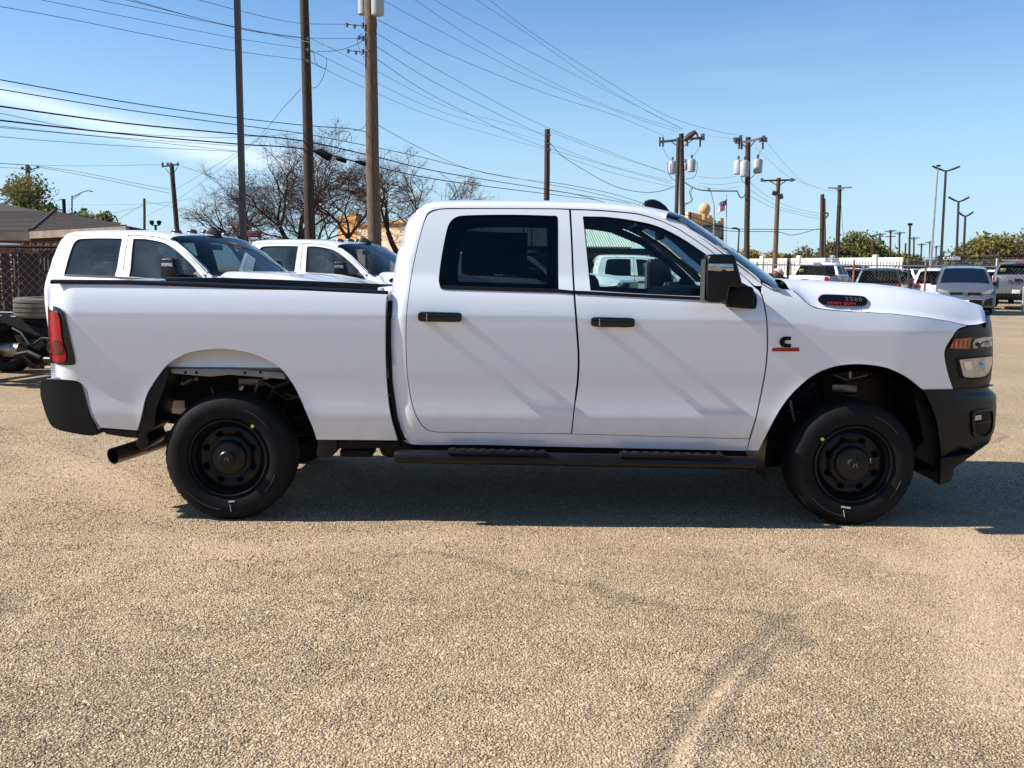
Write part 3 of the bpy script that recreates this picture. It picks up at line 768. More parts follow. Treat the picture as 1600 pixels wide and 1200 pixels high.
# pillars inside
for s in (-1, 1):
    b = MB()
    pp_ = [P(u, v, in_plain) for u, v in ((880, 338), (892, 470), (895, 600))]
    b.tube([(x, s * (HW - in_plain(x, z) - .12), z) for x, z in pp_], .045, 6)
    pp_ = [P(u, v, in_plain) for u, v in ((1000, 343), (1060, 366), (1120, 408), (1172, 452))]
    b.tube([(x, s * (HW - in_plain(x, z) - .09), z) for x, z in pp_], .028, 6).build('pillar_trim', M_['liner'], truck)

# ---- towing mirrors
hd = spl([(1103.5, 399.5), (1117, 397.3), (1139, 398), (1145.5, 403), (1148.5, 413.5), (1153, 430), (1157, 447, 1), (1150, 449), (1137, 450), (1133, 470, 1), (1120, 472.5), (1105, 471.5), (1099.5, 467), (1098.3, 445), (1099.7, 415)], True, 4)
hdp = [P(u, v, None, -.16) for u, v in hd]
V, F = prism(hdp, -HW - .235, -HW - .09, .022, 3)
mir = both_mb('side_mirror', V, F, M_['plastic'], T2, sharp=50)
arm = [P(u, v, None, -.03) for u, v in spl([(1131, 449), (1150, 447), (1171, 449.5), (1171, 473.5), (1165, 478), (1135, 476.5), (1129, 470)], True, 4)]
V, F = prism(arm, -HW - .13, -HW + .02, .015, 2)
both_mb('mirror_arm', V, F, M_['trim'], mir, sharp=50)
sail = PP([(1148, 440), (1163, 444), (1171, 449.5), (1179, 459), (1181.3, 466), (1180.3, 480), (1176.5, 482.5), (1150, 480.5), (1133, 478), (1145, 470)], in_plain)
side_part('mirror_base', spl(sail, True, 3), in_plain, M_['plastic'], truck, add=-.02, rim=.03, pars=mir, g=.04)
ml = [P(u, v, None, -.24) for u, v in ((1107.3, 412), (1145.5, 412.3), (1147, 423), (1136, 423.5), (1131, 420.5), (1126, 424), (1107, 422.5))]
V, F = prism(ml, -HW - .240, -HW - .225, .002); both_mb('turn_signal', V, F, M_['lens'], mir)
mg = MB().grid([[(hdp[0][0] - .0, -HW - .225, 1.6), (hdp[0][0] - .0, -HW - .10, 1.6)], [(hdp[0][0] - .02, -HW - .225, 1.36), (hdp[0][0] - .02, -HW - .10, 1.36)]])
mg.V = [(min(p[0] for p in hdp) - .002, v[1], v[2]) for v in mg.V]
both_mb('mirror_glass', mg.V, mg.F, M_['scuff_lit_bezel'], mir)  # lighter grey strip stands for sunlight on the mirror bezel

# ---- wheelhouses
def wheelhouse(c, r, y0, y1, root, a0=-10, a1=190, m='plastic', nm='wheel_liner'):
    for s in (-1, 1):
        rows = []
        for a in np.linspace(R(a0), R(a1), 20):
            rows.append([(c[0] + r * math.cos(a), s * (HW - y), c[1] + .03 + r * math.sin(a)) for y in (y0, (y0 + y1) / 2, y1)])
        b = MB().grid(rows)
        b.add([(c[0] + r * math.cos(a), s * (HW - y1), c[1] + .03 + r * math.sin(a)) for a in np.linspace(R(a0), R(a1), 20)], [tuple(range(20))])
        b.build(nm, M_[m], root)
wheelhouse((W2[0] - .0, W2[1]), .535, .035, .50, truck, -15, 195)
# rear: flap liners front and back of the arch, painted inner wheelhouse above
fl = spl(PP([(227, 621), (222, 650), (218, 680), (215.5, 696), (229, 701), (236, 690), (233, 676), (245, 664), (247, 640), (262, 600), (266, 580), (258, 575), (240, 600)], None, .06), True, 3)
V, F = prism(fl, -HW + .03, -HW + .32, .01); both_mb('mud_flap', V, F, M_['plastic'], T2)
f2 = spl(PP([(440, 577), (462, 604), (476, 632), (490, 664), (498, 690), (496, 712), (520, 712), (528, 690), (510, 650), (480, 585)], None, .06), True, 3)
V, F = prism(f2, -HW + .035, -HW + .36, .01); both_mb('arch_liner', V, F, M_['plastic'], T2)
wi = PP([(258, 583), (300, 582.5), (360, 584), (447, 590), (455, 520), (300, 515), (245, 530)], None, .13)
V, F = prism(wi, -HW + .13, -HW + .15); both_mb('inner_wheelhouse', V, F, M_['inner'], T2)
wl = PP([(262, 576), (360, 576), (446, 582), (447, 592), (400, 588), (360, 585), (330, 588), (262, 582)], None, .10)
V, F = prism(wl, -HW + .08, -HW + .13, .003); both_mb('bed_flange', V, F, M_['inner'], T2)
for u in (290, 307, 383, 407):
    x, z = P(u, 583, None, .08); MB().lathe([(.009, 0), (.009, .006)], (x, -HW + .076, z + .004), 'Y', 10).build('bolt_hole', M_['trim'], truck)

# ---- chassis
zf = P(360, 650)[1]
fr = MB()
fr_k = None
for s in (-1, 1):
    fr.tube([(-2.75, s * .45, .72), (-2.1, s * .45, .72), (-1.75, s * .46, .86), (-1.3, s * .46, .72), (-.7, s * .44, .62), (1.4, s * .44, .60), (1.75, s * .40, .72), (2.3, s * .40, .72), (2.7, s * .42, .62)], .075, 4)
    fr.tube([(W1[0] - .55, s * .62, .58), (W1[0], s * .62, W1[1] + .12), (W1[0] + .65, s * .60, .60)], .04, 4)
    fr.box((W1[0] - .05, s * .60, W1[1] + .18), (.12, .12, .3)); fr.tube([(W1[0] - .18, s * .52, W1[1]), (W1[0] + .12, s * .42, 1.02)], .035, 8)
    fr.tube([(W2[0] + .05, s * .55, W2[1]), (W2[0] - .05, s * .52, .98)], .065, 8)
    fr.tube([(W2[0] - .9, s * .45, .56), (W2[0] - .02, s * .55, W2[1] - .04)], .035, 6)
for x in (-2.6, -2.1, -1.2, -.2, .9, 2.1): fr.box((x, 0, .66), (.1, .9, .1))
frame = fr.build('chassis_frame', M_['frame'], truck, kind='stuff')
ax = MB()
for w in (W1, W2):
    ax.tube([(w[0], -.78, w[1]), (w[0], .78, w[1])], .055, 10)
    ax.lathe([(0, -.17), (.11, -.12), (.17, 0), (.11, .12), (0, .17)], (w[0], .0 if w is W1 else -.25, w[1]), 'X', 14, False)
ax.tube([(W1[0] + .1, 0, W1[1]), (.4, .1, .50)], .045, 8)
ax.build('axle', M_['frame'], truck, kind='stuff')
MB().box((-.35, -.62, .50), (.95, .42, .28), bev=.05).build('fuel_tank', M_['frame'], truck)
MB().box((.55, .55, .50), (.95, .36, .26), bev=.05).build('exhaust_filter', M_['steel'], truck)
MB().box((.3, 0, .5), (.8, .35, .3), bev=.06).build('gearbox', M_['frame'], truck)
MB().box((2.05, 0, .85), (1.0, .7, .7), bev=.1).build('engine', M_['frame'], truck)
q = P(270, 642, None, .55)
q = px(273, 641, YN + 1.5); MB().box((q.x, 1.0, q.z), (.36, .5, .19), bev=.03).build('muffler', M_['steel'], truck)
for (u, v) in ((284, 592), (308, 592), (283, 575 + 3), (416, 590)):
    x, z = P(u, v, None, .42); MB().lathe([(.014, 0), (.014, .015), (.006, .02)], (x, -HW + .40, z), 'Y', 8).build('bolt', M_['steel'], frame)
# a few lines and brackets in the arches
for arch, cc_ in (('rear', W1), ('front', W2)):
    b = MB(); r1 = random.Random(3 if arch == 'rear' else 5)
    for i in range(9):
        a = Vector((cc_[0] + r1.uniform(-.4, .4), -HW + r1.uniform(.3, .5), cc_[1] + r1.uniform(.3, .52)))
        c_ = a + Vector((r1.uniform(-.25, .25), r1.uniform(-.05, .1), r1.uniform(-.2, .05)))
        b.tube([a, (a + c_) / 2 + Vector((0, 0, -.04)), c_], r1.uniform(.005, .014), 5)
    b.build('brake_line', M_['steel'] if arch == 'front' else M_['pipe'], truck, kind='stuff')
    MB().box((cc_[0] + .05, -HW + .40, cc_[1] + .42), (.16, .04, .05), bev=.005).build('bracket', M_['pipe'], truck)
x, z = P(1328, 583, None, .3)
MB().box((x, -HW + .30, z), (.012, .02, .06)).build('paper_tag', M_['mark_w'], truck)
x, z = P(416, 590, None, .3)
MB().box((x, -HW + .3, z), (.03, .02, .02)).build('clip', M_['mark_w'], truck)
# exhaust
e0 = px(176, 713, YN + .30); e1 = px(272, 682, YN + .72)
b = MB(); p0 = Vector((e0.x, e0.y - YC, e0.z)); p1 = Vector((e1.x, e1.y - YC, e1.z)); dd = (p1 - p0)
b.tube([p0, p0 + dd * .5, p1, p1 + Vector((.15, .04, .02)), p1 + Vector((.45, .04, .04))], [.053, .053, .05, .045, .045], 16, cap=False)
pipe = b.build('exhaust_pipe', M_['pipe'], truck)
bi = MB().tube([p0 + dd * .004, p0 + dd * .5], .049, 16, cap=False); bi.F = [f[::-1] for f in bi.F]
bi.build('pipe_inside', M_['trim'], pipe)
MB().lathe([(.05, 0), (.0, 0)], p0 + dd * .5, 'X', 12, False).build('pipe_plug', M_['trim'], pipe)

# ---- wheels
def wheel(c, root, front, s):
    off = (HW - .015) 
    w = bpy.data.objects.new('wheel', None); C.objects.link(w); w.parent = root
    w.location = (c[0], s * -off, c[1]); w.rotation_euler = (0, 0, 0 if s > 0 else math.pi)
    Ro = c[1] + .004; b = MB()
    n = 96; y = [0.022, .006, 0.0, .004, .014, .030, .050, .072, .074, .098, .100, .1225]
    prof = [(.236, .018), (.245, .004), (.262, -.004), (.300, -.010), (.335, -.006), (.360, .006), (Ro - .014, .020), (Ro - .004, .034), (Ro, .052), (Ro, .072), (Ro - .010, .075), (Ro - .010, .085), (Ro, .088), (Ro, .122), (Ro - .01, .125), (Ro - .01, .135), (Ro, .138), (Ro, .170), (Ro - .010, .173), (Ro - .010, .183), (Ro, .186), (Ro, .205), (Ro - .012, .228), (.36, .245), (.30, .25), (.236, .235)]
    V = []; F = []; k = len(prof)
    for i, (r_, h) in enumerate(prof):
        for j in range(n * 2):
            a = 2 * math.pi * j / (n * 2); rr_ = r_
            if j % 4 == 0 and 6 < i < 9: rr_ -= .004
            if j % 4 == 0 and 20 <= i < 22: rr_ -= .004
            V.append((rr_ * math.sin(a), h, rr_ * math.cos(a)))
    for i in range(k - 1):
        for j in range(n * 2):
            j2 = (j + 1) % (n * 2)
            F.append((i * n * 2 + j, i * n * 2 + j2, (i + 1) * n * 2 + j2, (i + 1) * n * 2 + j))
    ty = mk('tyre', V, F, M_['rubber'], w, True, sharp=40)
    for r_, (a0, a1), h in ((.315, (.35, .9), -.011), (.318, (3.3, 4.0), -.011), (.30, (1.9, 2.3), -.0115)):
        b = MB().tube([(r_ * math.sin(a), h, r_ * math.cos(a)) for a in np.linspace(a0, a1, 12)], .0035, 4)
        b.build('sidewall_ridge', M_['scuff_lit_bezel'], ty)
    b = MB()
    b.lathe([(.238, .016), (.238, .002), (.232, -.003), (.226, .0), (.222, .012), (.205, .03), (.200, .055), (.196, .06), (.19, .23)], (0, 0, 0), 'Y', 64, False)
    rim_ = b.build('rim', M_['rim'], w, sharp=30)
    dish = lambda x, z: interp([0, .06, .085, .10, .125, .160, .185, .203], [.030, .030, .034, .052, .060, .046, .052, .062], math.hypot(x, z))
    holes = []
    for q in range(8):
        a = 2 * math.pi * (q + .5) / 8; cx_, cz_ = .153 * math.cos(a), .152 * math.sin(a)
        holes.append([(cx_ + .019 * math.cos(t_) * math.cos(a) - .024 * math.sin(t_) * math.sin(a), cz_ + .017 * math.cos(t_) * math.sin(a) + .024 * math.sin(t_) * math.cos(a)) for t_ in np.linspace(0, 2 * math.pi, 16, endpoint=False)])
    V, F, N = panel_geo(circ(0, 0, .203, 64), dish, holes, .012, .012)
    mk('rim_disc', V, F, M_['rim'], rim_, N=N)
    MB().lathe([(.19, .10), (.0, .10)], (0, 0, 0), 'Y', 24, False).build('brake_disc', M_['frame'], rim_)
    ex_ = 0.0
    b = MB().lathe([(.108, .04), (.104, .010), (.094, .000), (.060, -.004), (.050, -.006), (.048, -.020), (.040, -.027), (.0, -.029)], (0, 0, 0), 'Y', 40, False)
    hb = b.build('hub_cap', M_['plastic'], w, sharp=30)
    b = MB(); b.tube([(-.012, -.029, -.012), (-.006, -.029, .012), (0, -.029, .002), (.006, -.029, .012), (.012, -.029, -.012)], .0022, 4).build('cap_emblem', M_['steel'], hb)
    a = R(38) if not front else R(-52)
    MB().box((.252 * math.sin(a), -.004, .252 * math.cos(a)), (.018, .004, .018), Matrix.Rotation(a, 3, 'Y')).build('paint_dot', M_['mark_y'], w)
    a = R(176) if not front else R(188)
    MB().box((.265 * math.sin(a), -.007, .265 * math.cos(a)), (.035 if not front else .055, .003, .010), Matrix.Rotation(a + math.pi, 3, 'Y')).build('paint_streak', M_['mark_w'], w)
    MB().tube([(.012 * math.cos(a) + .29 * math.sin(a), -.012, .28 * math.cos(a)), (.29 * math.sin(a) - .004, -.013, .325 * math.cos(a))], .002, 4).build('paint_line', M_['mark_w'], w)
    if front:
        MB().box((.107, .028, .02), (.010, .004, .030)).build('wheel_weight', M_['mark_w'], w)
    return w
for c_, f_ in ((W1, False), (W2, True)):
    for s_ in (1, -1): wheel(c_, truck, f_, s_)

# ---- bumpers, front mask, lamps
def shell_rows(left, right, inf0, zlist, m, nm, x0, A, proud=0.0, par=None, n=14):
    """front shell: from the side edge (left polyline) round the corner to the middle"""
    lz = [p[1] for p in left][::-1] if left[0][1] > left[-1][1] else [p[1] for p in left]
    lx = [p[0] for p in left][::-1] if left[0][1] > left[-1][1] else [p[0] for p in left]
    rz = [p[1] for p in right][::-1] if right[0][1] > right[-1][1] else [p[1] for p in right]
    rx = [p[0] for p in right][::-1] if right[0][1] > right[-1][1] else [p[0] for p in right]
    rows = []
    for z in zlist:
        xa = interp(lz, lx, z); xs_ = interp(rz, rx, z); B = (xs_ - x0) / .971
        r_ = []
        t0 = max(0, (xa - x0) / B); th0 = math.asin(min(t0, .95))
        for th in np.linspace(th0, R(84), n):
            t = math.sin(th); r_.append((x0 + B * t + proud * t, -HW + base_in(z) * .6 + A * (1 - math.cos(th)) - proud, z))
        ylast = r_[-1][1]; xl = r_[-1][0]
        for k in (.25, .5, .75, 1.0): r_.append((xl + .05 * (1 - (1 - k) ** 2), ylast * (1 - k), z))
        r_ += [(a, -b, c) for a, b, c in r_[::-1][1:]]
        rows.append(r_)
    if zlist[0] > zlist[-1]: rows = rows[::-1]
    return MB().grid(rows).build(nm, m, par or truck, sharp=50)
inN = lambda x, z: base_in(z) * .6 + nose(x)
# mask round the lamps
maskL = PP([(1490.5, 609), (1484, 590), (1480, 578), (1476, 553), (1475.5, 549), (1488, 528), (1495, 516), (1512, 511.5), (1533, 508), (1540, 502), (1546, 496)], in_fen)
maskR = [P(u, v, None, .27) for u, v in ((1544, 609), (1549, 593), (1551.5, 567), (1551.5, 537), (1550, 516), (1548, 499), (1544, 493))]
zl = sorted(set([maskL[0][1] - .06] + list(np.linspace(maskL[0][1], maskR[-1][1], 22))))
mask = shell_rows(maskL, maskR, inN, zl, M_['plastic'], 'front_mask', 2.25, .35)
def in_mask(x, z):
    xs_ = interp([p[1] for p in maskR], [p[0] for p in maskR], z); B = (xs_ - 2.25) / .971; t = min(max((x - 2.25) / B, 0), .972)
    return base_in(z) * .6 + .35 * (1 - math.sqrt(1 - t * t))
H1 = spl(PP([(1481, 545, 1), (1489, 529, 1), (1520, 526.5), (1550, 524, 1), (1551, 543, 1), (1520, 545.5)], in_mask), True, 3)
hl1 = side_part('headlight', H1, in_mask, M_['gloss'], truck, add=-.006, rim=.02, g=.03)
A1 = PP([(1483, 544), (1490, 530), (1517, 527.5), (1513, 544.5)], in_mask)
side_part('amber_lamp', A1, in_mask, M_['amber'], truck, add=-.011, rim=.008, g=.03, pars=hl1)
L1 = spl(PP([(1519, 543), (1521, 531), (1535, 527.5), (1549, 526), (1548, 530), (1533, 534), (1526, 543)], in_mask), True, 3)
side_part('lamp_lens', L1, in_mask, M_['lens'], truck, add=-.011, rim=.008, g=.03, pars=hl1)
L1 = spl(PP([(1531, 541), (1536, 535), (1548, 532), (1549, 540)], in_mask), True, 3)
side_part('lamp_lens', L1, in_mask, M_['lens'], truck, add=-.010, rim=.008, g=.03, pars=hl1)
H0 = spl(PP([(1494, 559, 1), (1520, 557.5), (1550, 554, 1), (1550.5, 572), (1541, 590), (1506, 592), (1499, 585)], in_mask), True, 3)
hl0 = side_part('lower_headlight', H0, in_mask, M_['trim'], truck, add=-.005, rim=.02, g=.03)
H2 = spl(PP([(1498, 562, 1), (1522, 559.5), (1549, 556.5, 1), (1549, 570), (1539, 587), (1508, 589), (1503, 582)], in_mask), True, 3)
side_part('lamp_lens', H2, in_mask, M_['lens'], truck, add=-.010, rim=.008, g=.03, pars=hl0)
H3 = PP([(1504, 565), (1516, 564), (1518, 576), (1508, 577)], in_mask)
side_part('reflector', H3, in_mask, M_['chrome'], truck, add=-.014, rim=.006, g=.03, pars=hl0)
# grille across the front
gr = MB(); xg = max(p[0] for p in maskR) + .035
gz0, gz1 = .98, 1.30
gr.box((xg, 0, (gz0 + gz1) / 2), (.05, 1.12, gz1 - gz0), bev=.02); gro = gr.build('grille', M_['plastic'], truck)
for k in range(5): MB().box((xg + .03, 0, gz0 + .05 + k * .055), (.02, 1.04, .02), bev=.004).build('grille_bar', M_['gloss'], gro)
# bumper
bL = PP([(1441, 609), (1448, 617), (1457, 636), (1463, 652), (1468, 670), (1471, 687), (1471, 716), (1469, 733), (1468, 757)], None, .02)
bR = [P(u, v, None, .27) for u, v in ((1545, 608), (1553, 612), (1557.5, 618), (1558, 636), (1555, 668), (1549, 692), (1525, 709), (1501, 727), (1490.7, 736), (1486.7, 753))]
bR = [(x, z) for x, z in bR]
zl = list(np.linspace(bL[0][1], bL[-1][1] + .0, 34))
bump = shell_rows(bL, bR, None, zl, M_['plastic'], 'front_bumper', 2.25, .35)
tp = []
for th in np.linspace(0, R(84), 12):
    t = math.sin(th); B = (P(1553, 612, None, .27)[0] - 2.25) / .971
    tp.append((2.25 + B * t, -HW + .35 * (1 - math.cos(th)) + .01, bL[0][1] + .001))
tp2 = [(a - .12 if a > 2.5 else a, b + .10, c + .004) for a, b, c in tp]
mbt = MB().grid([tp, tp2]); both_mb('bumper_step', mbt.V, mbt.F, M_['plastic'], (bump, bump))
def in_bump(x, z):
    xs_ = interp([p[1] for p in bR][::-1], [p[0] for p in bR][::-1], z); B = (xs_ - 2.25) / .971; t = min(max((x - 2.25) / B, 0), .972)
    return base_in(z) * .6 + .35 * (1 - math.sqrt(1 - t * t))
FGo = spl(PP([(1518, 648), (1522, 642), (1535, 639), (1549, 637.5), (1553.5, 642), (1553.5, 667), (1549, 679), (1539, 685.5), (1526, 684), (1519, 676)], in_bump), True, 4)
FGi = spl(PP([(1522, 649), (1525, 645), (1536, 643), (1547, 642), (1550, 645), (1550, 666), (1546, 675), (1538, 681), (1528, 680), (1523, 673)], in_bump), True, 4)
fg = side_part('fog_bezel', FGo, in_bump, M_['plastic'], truck, holes=[FGi], add=-.014, rim=.02, g=.03, pars=(bump, bump))
side_part('fog_recess', FGi, in_bump, M_['trim'], truck, add=-.003, rim=0, g=.03, pars=(bump, bump))
side_part('fog_lamp', PP([(1521, 650), (1532, 648), (1533, 655), (1522, 657)], in_bump), in_bump, M_['lens'], truck, add=-.008, rim=.004, g=.03, pars=(bump, bump))
side_part('fog_slat', PP([(1522, 660), (1546, 656), (1546, 659), (1522, 663)], in_bump), in_bump, M_['plastic'], truck, add=-.012, rim=.006, g=.03, pars=(bump, bump))
# chin between the wheel and the bumper, inner liner
ch = PP([(1430, 712), (1470, 735), (1472, 716), (1466, 690), (1458, 650), (1449, 622), (1440, 611), (1425, 600), (1440, 650), (1448, 690)], None, .06)
V, F = prism(ch, -HW + .10, -HW + .40); both_mb('bumper_liner', V, F, M_['trim'], T2)
chin = PP([(1469, 716), (1525, 708), (1506, 722), (1491, 733), (1489, 745), (1486.5, 753), (1468, 757.5), (1469, 740)], None, .07)
V, F = prism(chin, -HW + .07, -HW + .17, .008); both_mb('chin_spoiler', V, F, M_['plastic'], (bump, bump))
sm_ = PP([(1457, 636), (1535, 634), (1556, 628), (1556, 629.6), (1535, 636), (1458, 638)], in_bump)
# projectors inside the lamps
for (u, v, r_) in ((1541, 537.5, .020), (1526, 538, .014), (1530, 573, .030)):
    x, z = P(u, v, in_mask); y = -HW + in_mask(x, z)
    mm = MB().lathe([(r_, -.004), (r_ * .9, -.014), (r_ * .5, -.020), (0, -.022)], (x, y - .004, z), 'Y', 16, False)
    both_mb('projector', mm.V, mm.F, M_['lens'] if r_ > .018 else M_['gloss'], hl1 if v < 550 else hl0)
for u in (1490, 1497, 1504, 1511):
    side_part('lens_rib', PP([(u, 530.5), (u + 1.5, 530.3), (u - .5, 543.5), (u - 2, 543.7)], in_mask), in_mask, M_['red'], truck, add=-.0125, rim=.002, g=.03, pars=hl1)
# rear bumper
rb_ = spl(PP([(60, 598), (67, 593.5), (110, 594), (120, 597), (126, 605), (130, 618), (139, 649), (151.5, 679.5), (107, 675.5), (82, 668.5), (72, 656), (63, 633), (58.5, 616)], None, .02), True, 4)
inR = lambda x, z: .02 + .16 * (1 - math.sqrt(1 - min(max((-2.62 - x) / .36, 0), .97) ** 2))
rbp = side_part('rear_bumper', rb_, inR, M_['plastic'], truck, rim=.12, g=.04)
xb = min(p[0] for p in rb_)
MB().box((xb + .10, 0, .66), (.16, 1.70, .22), bev=.03).build('bumper_beam', M_['plastic'], rbp[0])
hl_ = PP([(66, 596), (74, 595), (108, 597), (119, 601), (121, 606), (105, 600.5), (70, 599)], None, .0)
# bright lower edge where the bumper turns under
st_ = PP([(72, 592), (92, 589), (128, 597), (135, 606), (141, 634), (151, 662), (158, 670), (151, 672), (140, 650), (129, 612), (120, 600)], None, .05)
V, F = prism(st_, -HW + .045, -HW + .30); both_mb('bumper_bracket', V, F, M_['white'], T2)
lowr = PP([(157, 669.5), (215, 674), (216, 684), (200, 683), (168, 678)], None, .05)
V, F = prism(lowr, -HW + .04, -HW + .25); both_mb('bed_skirt', V, F, M_['plastic'], T2)
sk2 = PP([(496, 689.5), (621, 690.5), (628, 700), (500, 701)], None, .05)
V, F = prism(sk2, -HW + .05, -HW + .12); both_mb('bed_sill', V, F, M_['frame'], T2)
q0 = P(560, 704, None, .25)
MB().box((q0[0], -HW + .25, q0[1]), (.20, .2, .045), bev=.01).build('bed_mount', M_['frame'], truck)
# rocker underside
sk3 = PP([(636, 694), (850, 699.3), (1164, 706), (1163, 713), (850, 707), (640, 700)], None, .10)
V, F = prism(sk3, -HW + .10, -HW + .20); both_mb('rocker_flange', V, F, M_['frame'], T2)
# gap filler behind bed/cab joint and door joints
for pts in ([(604, 470), (604, 540), (606, 600), (614, 655), (626, 690), (634, 690), (620, 655), (612, 600), (610, 540), (612, 470)],
            [(888, 330), (893, 455), (900, 560), (890, 678), (905, 678), (912, 560), (905, 455), (898, 330)],
            [(1180, 460), (1195, 520), (1196, 560), (1165, 690), (1178, 690), (1205, 560), (1205, 520), (1200, 470)],
            [(640, 500), (640, 600), (665, 668), (670, 678), (655, 675), (632, 600), (630, 500)]):
    side_part('joint_seal', PP(pts, in_plain), in_plain, M_['frame'], truck, add=.044, rim=0, g=.05)
side_part('joint_seal', PP([(660, 672), (893, 675), (1172, 682), (1172, 690), (893, 683), (660, 680)], in_plain), in_plain, M_['frame'], truck, add=.044, rim=0, g=.05)
# running board
a = P(617, 713, None, -.03); c_ = P(1180, 723.5, None, -.03)
for s in (-1, 1):
    b = MB().tube([(a[0], s * (HW + .03), a[1]), (a[0] + .03, s * (HW + .03), a[1]), (c_[0], s * (HW + .03), c_[1] + .0)], [.034, .040, .040], 16)
    rbd = b.build('running_board', M_['plastic'], truck)
    for (u0_, u1_) in ((700, 855), (968, 1132)):
        p = P(u0_, 706, None, -.03); q = P(u1_, 712, None, -.03); zz_ = (a[1] + (c_[1] - a[1]) * ((p[0] + q[0]) / 2 - a[0]) / (c_[0] - a[0])) + .036
        b = MB().box(((p[0] + q[0]) / 2, s * (HW + .03), zz_), (q[0] - p[0], .10, .022), Matrix.Rotation(R(1.0), 3, 'Y'), bev=.006)
        pad = b.build('step_pad', M_['trim'], rbd)
        b = MB(); n_ = 10
        for k in range(n_):
            t = (k + .5) / n_; b.box((p[0] + (q[0] - p[0]) * t, s * (HW + .03), zz_ + .012 - (t - .5) * (q[0] - p[0]) * .0175), (.03, .08, .008), bev=.002)
        b.build('tread_rib', M_['plastic'], pad)
    b = MB().box(((a[0] + c_[0]) / 2, s * (HW - .03), (a[1] + c_[1]) / 2 - .01), (c_[0] - a[0] - .1, .085, .03), Matrix.Rotation(math.atan2(a[1] - c_[1], c_[0] - a[0]), 3, 'Y')).build('shadow_joining_bar', M_['frame'], rbd)  # bar added so the board and sill shadows join on the ground
    for u_ in (650, 1120):
        p = P(u_, 700, None, .1)
        MB().tube([(p[0], s * (HW + .02), p[1] - .04), (p[0], s * (HW - .3), .50)], .022, 6).build('step_bracket', M_['frame'], truck)
# ================================================================== ground
def crack_px(pts): return [px_ground(u, v) for u, v in pts]
def px_ground(u, v):
    d = ray(u, v); t = -HC / d.z; return (d.x * t, d.y * t)
DARK = [([(1240, 962), (1205, 978), (1190, 1000), (1160, 1022), (1130, 1050), (1100, 1083), (1070, 1122), (1050, 1150), (1035, 1180), (1020, 1230)], .038, .8),
        ([(1250, 985), (1215, 1005), (1190, 1035), (1160, 1070), (1140, 1105), (1120, 1140), (1105, 1180), (1095, 1230)], .035, .75),
        ([(1215, 975), (1240, 985), (1250, 1000), (1230, 1012)], .045, .7),
        ([(610, 868), (680, 862), (760, 880), (850, 905), (940, 919), (1000, 940), (1080, 950), (1160, 956), (1220, 965)], .022, .85),
        ([(930, 912), (975, 938)], .035, .6),
        ([(1220, 965), (1262, 940), (1300, 925), (1350, 900), (1385, 862)], .015, .35),
        ([(1140, 1145), (1200, 1158), (1260, 1180), (1290, 1195)], .05, .45),
        ([(1555, 690), (1580, 678), (1610, 664), (1680, 640)], .035, .8), ([(1548, 628), (1575, 622), (1610, 640)], .04, .7), ([(1560, 604), (1590, 612), (1620, 606)], .03, .5),
        ([(0, 655), (60, 650), (110, 668), (160, 672)], .03, .5), ([(-10, 925), (25, 935), (10, 955)], .05, .6), ([(100, 700), (220, 740), (300, 790)], .02, .35),
        ([(0, 870), (160, 850), (300, 860), (430, 900), (560, 890)], .03, .25)]
PALE = [([(1150, 1045), (1120, 1085), (1095, 1120), (1075, 1150), (1060, 1180), (1050, 1230)], .035, .6),
        ([(1245, 952), (1290, 935), (1330, 918)], .022, .5), ([(1395, 870), (1420, 880), (1500, 890), (1560, 880)], .22, .55), ([(1500, 838), (1520, 900), (1545, 1000), (1560, 1100)], .22, .5),
        ([(1180, 870), (1270, 900), (1400, 950), (1470, 980)], .16, .3), ([(200, 840), (330, 860), (500, 850), (700, 836)], .2, .35), ([(950, 840), (1120, 850), (1300, 846)], .14, .25), ([(40, 700), (150, 740), (260, 800)], .25, .35)]
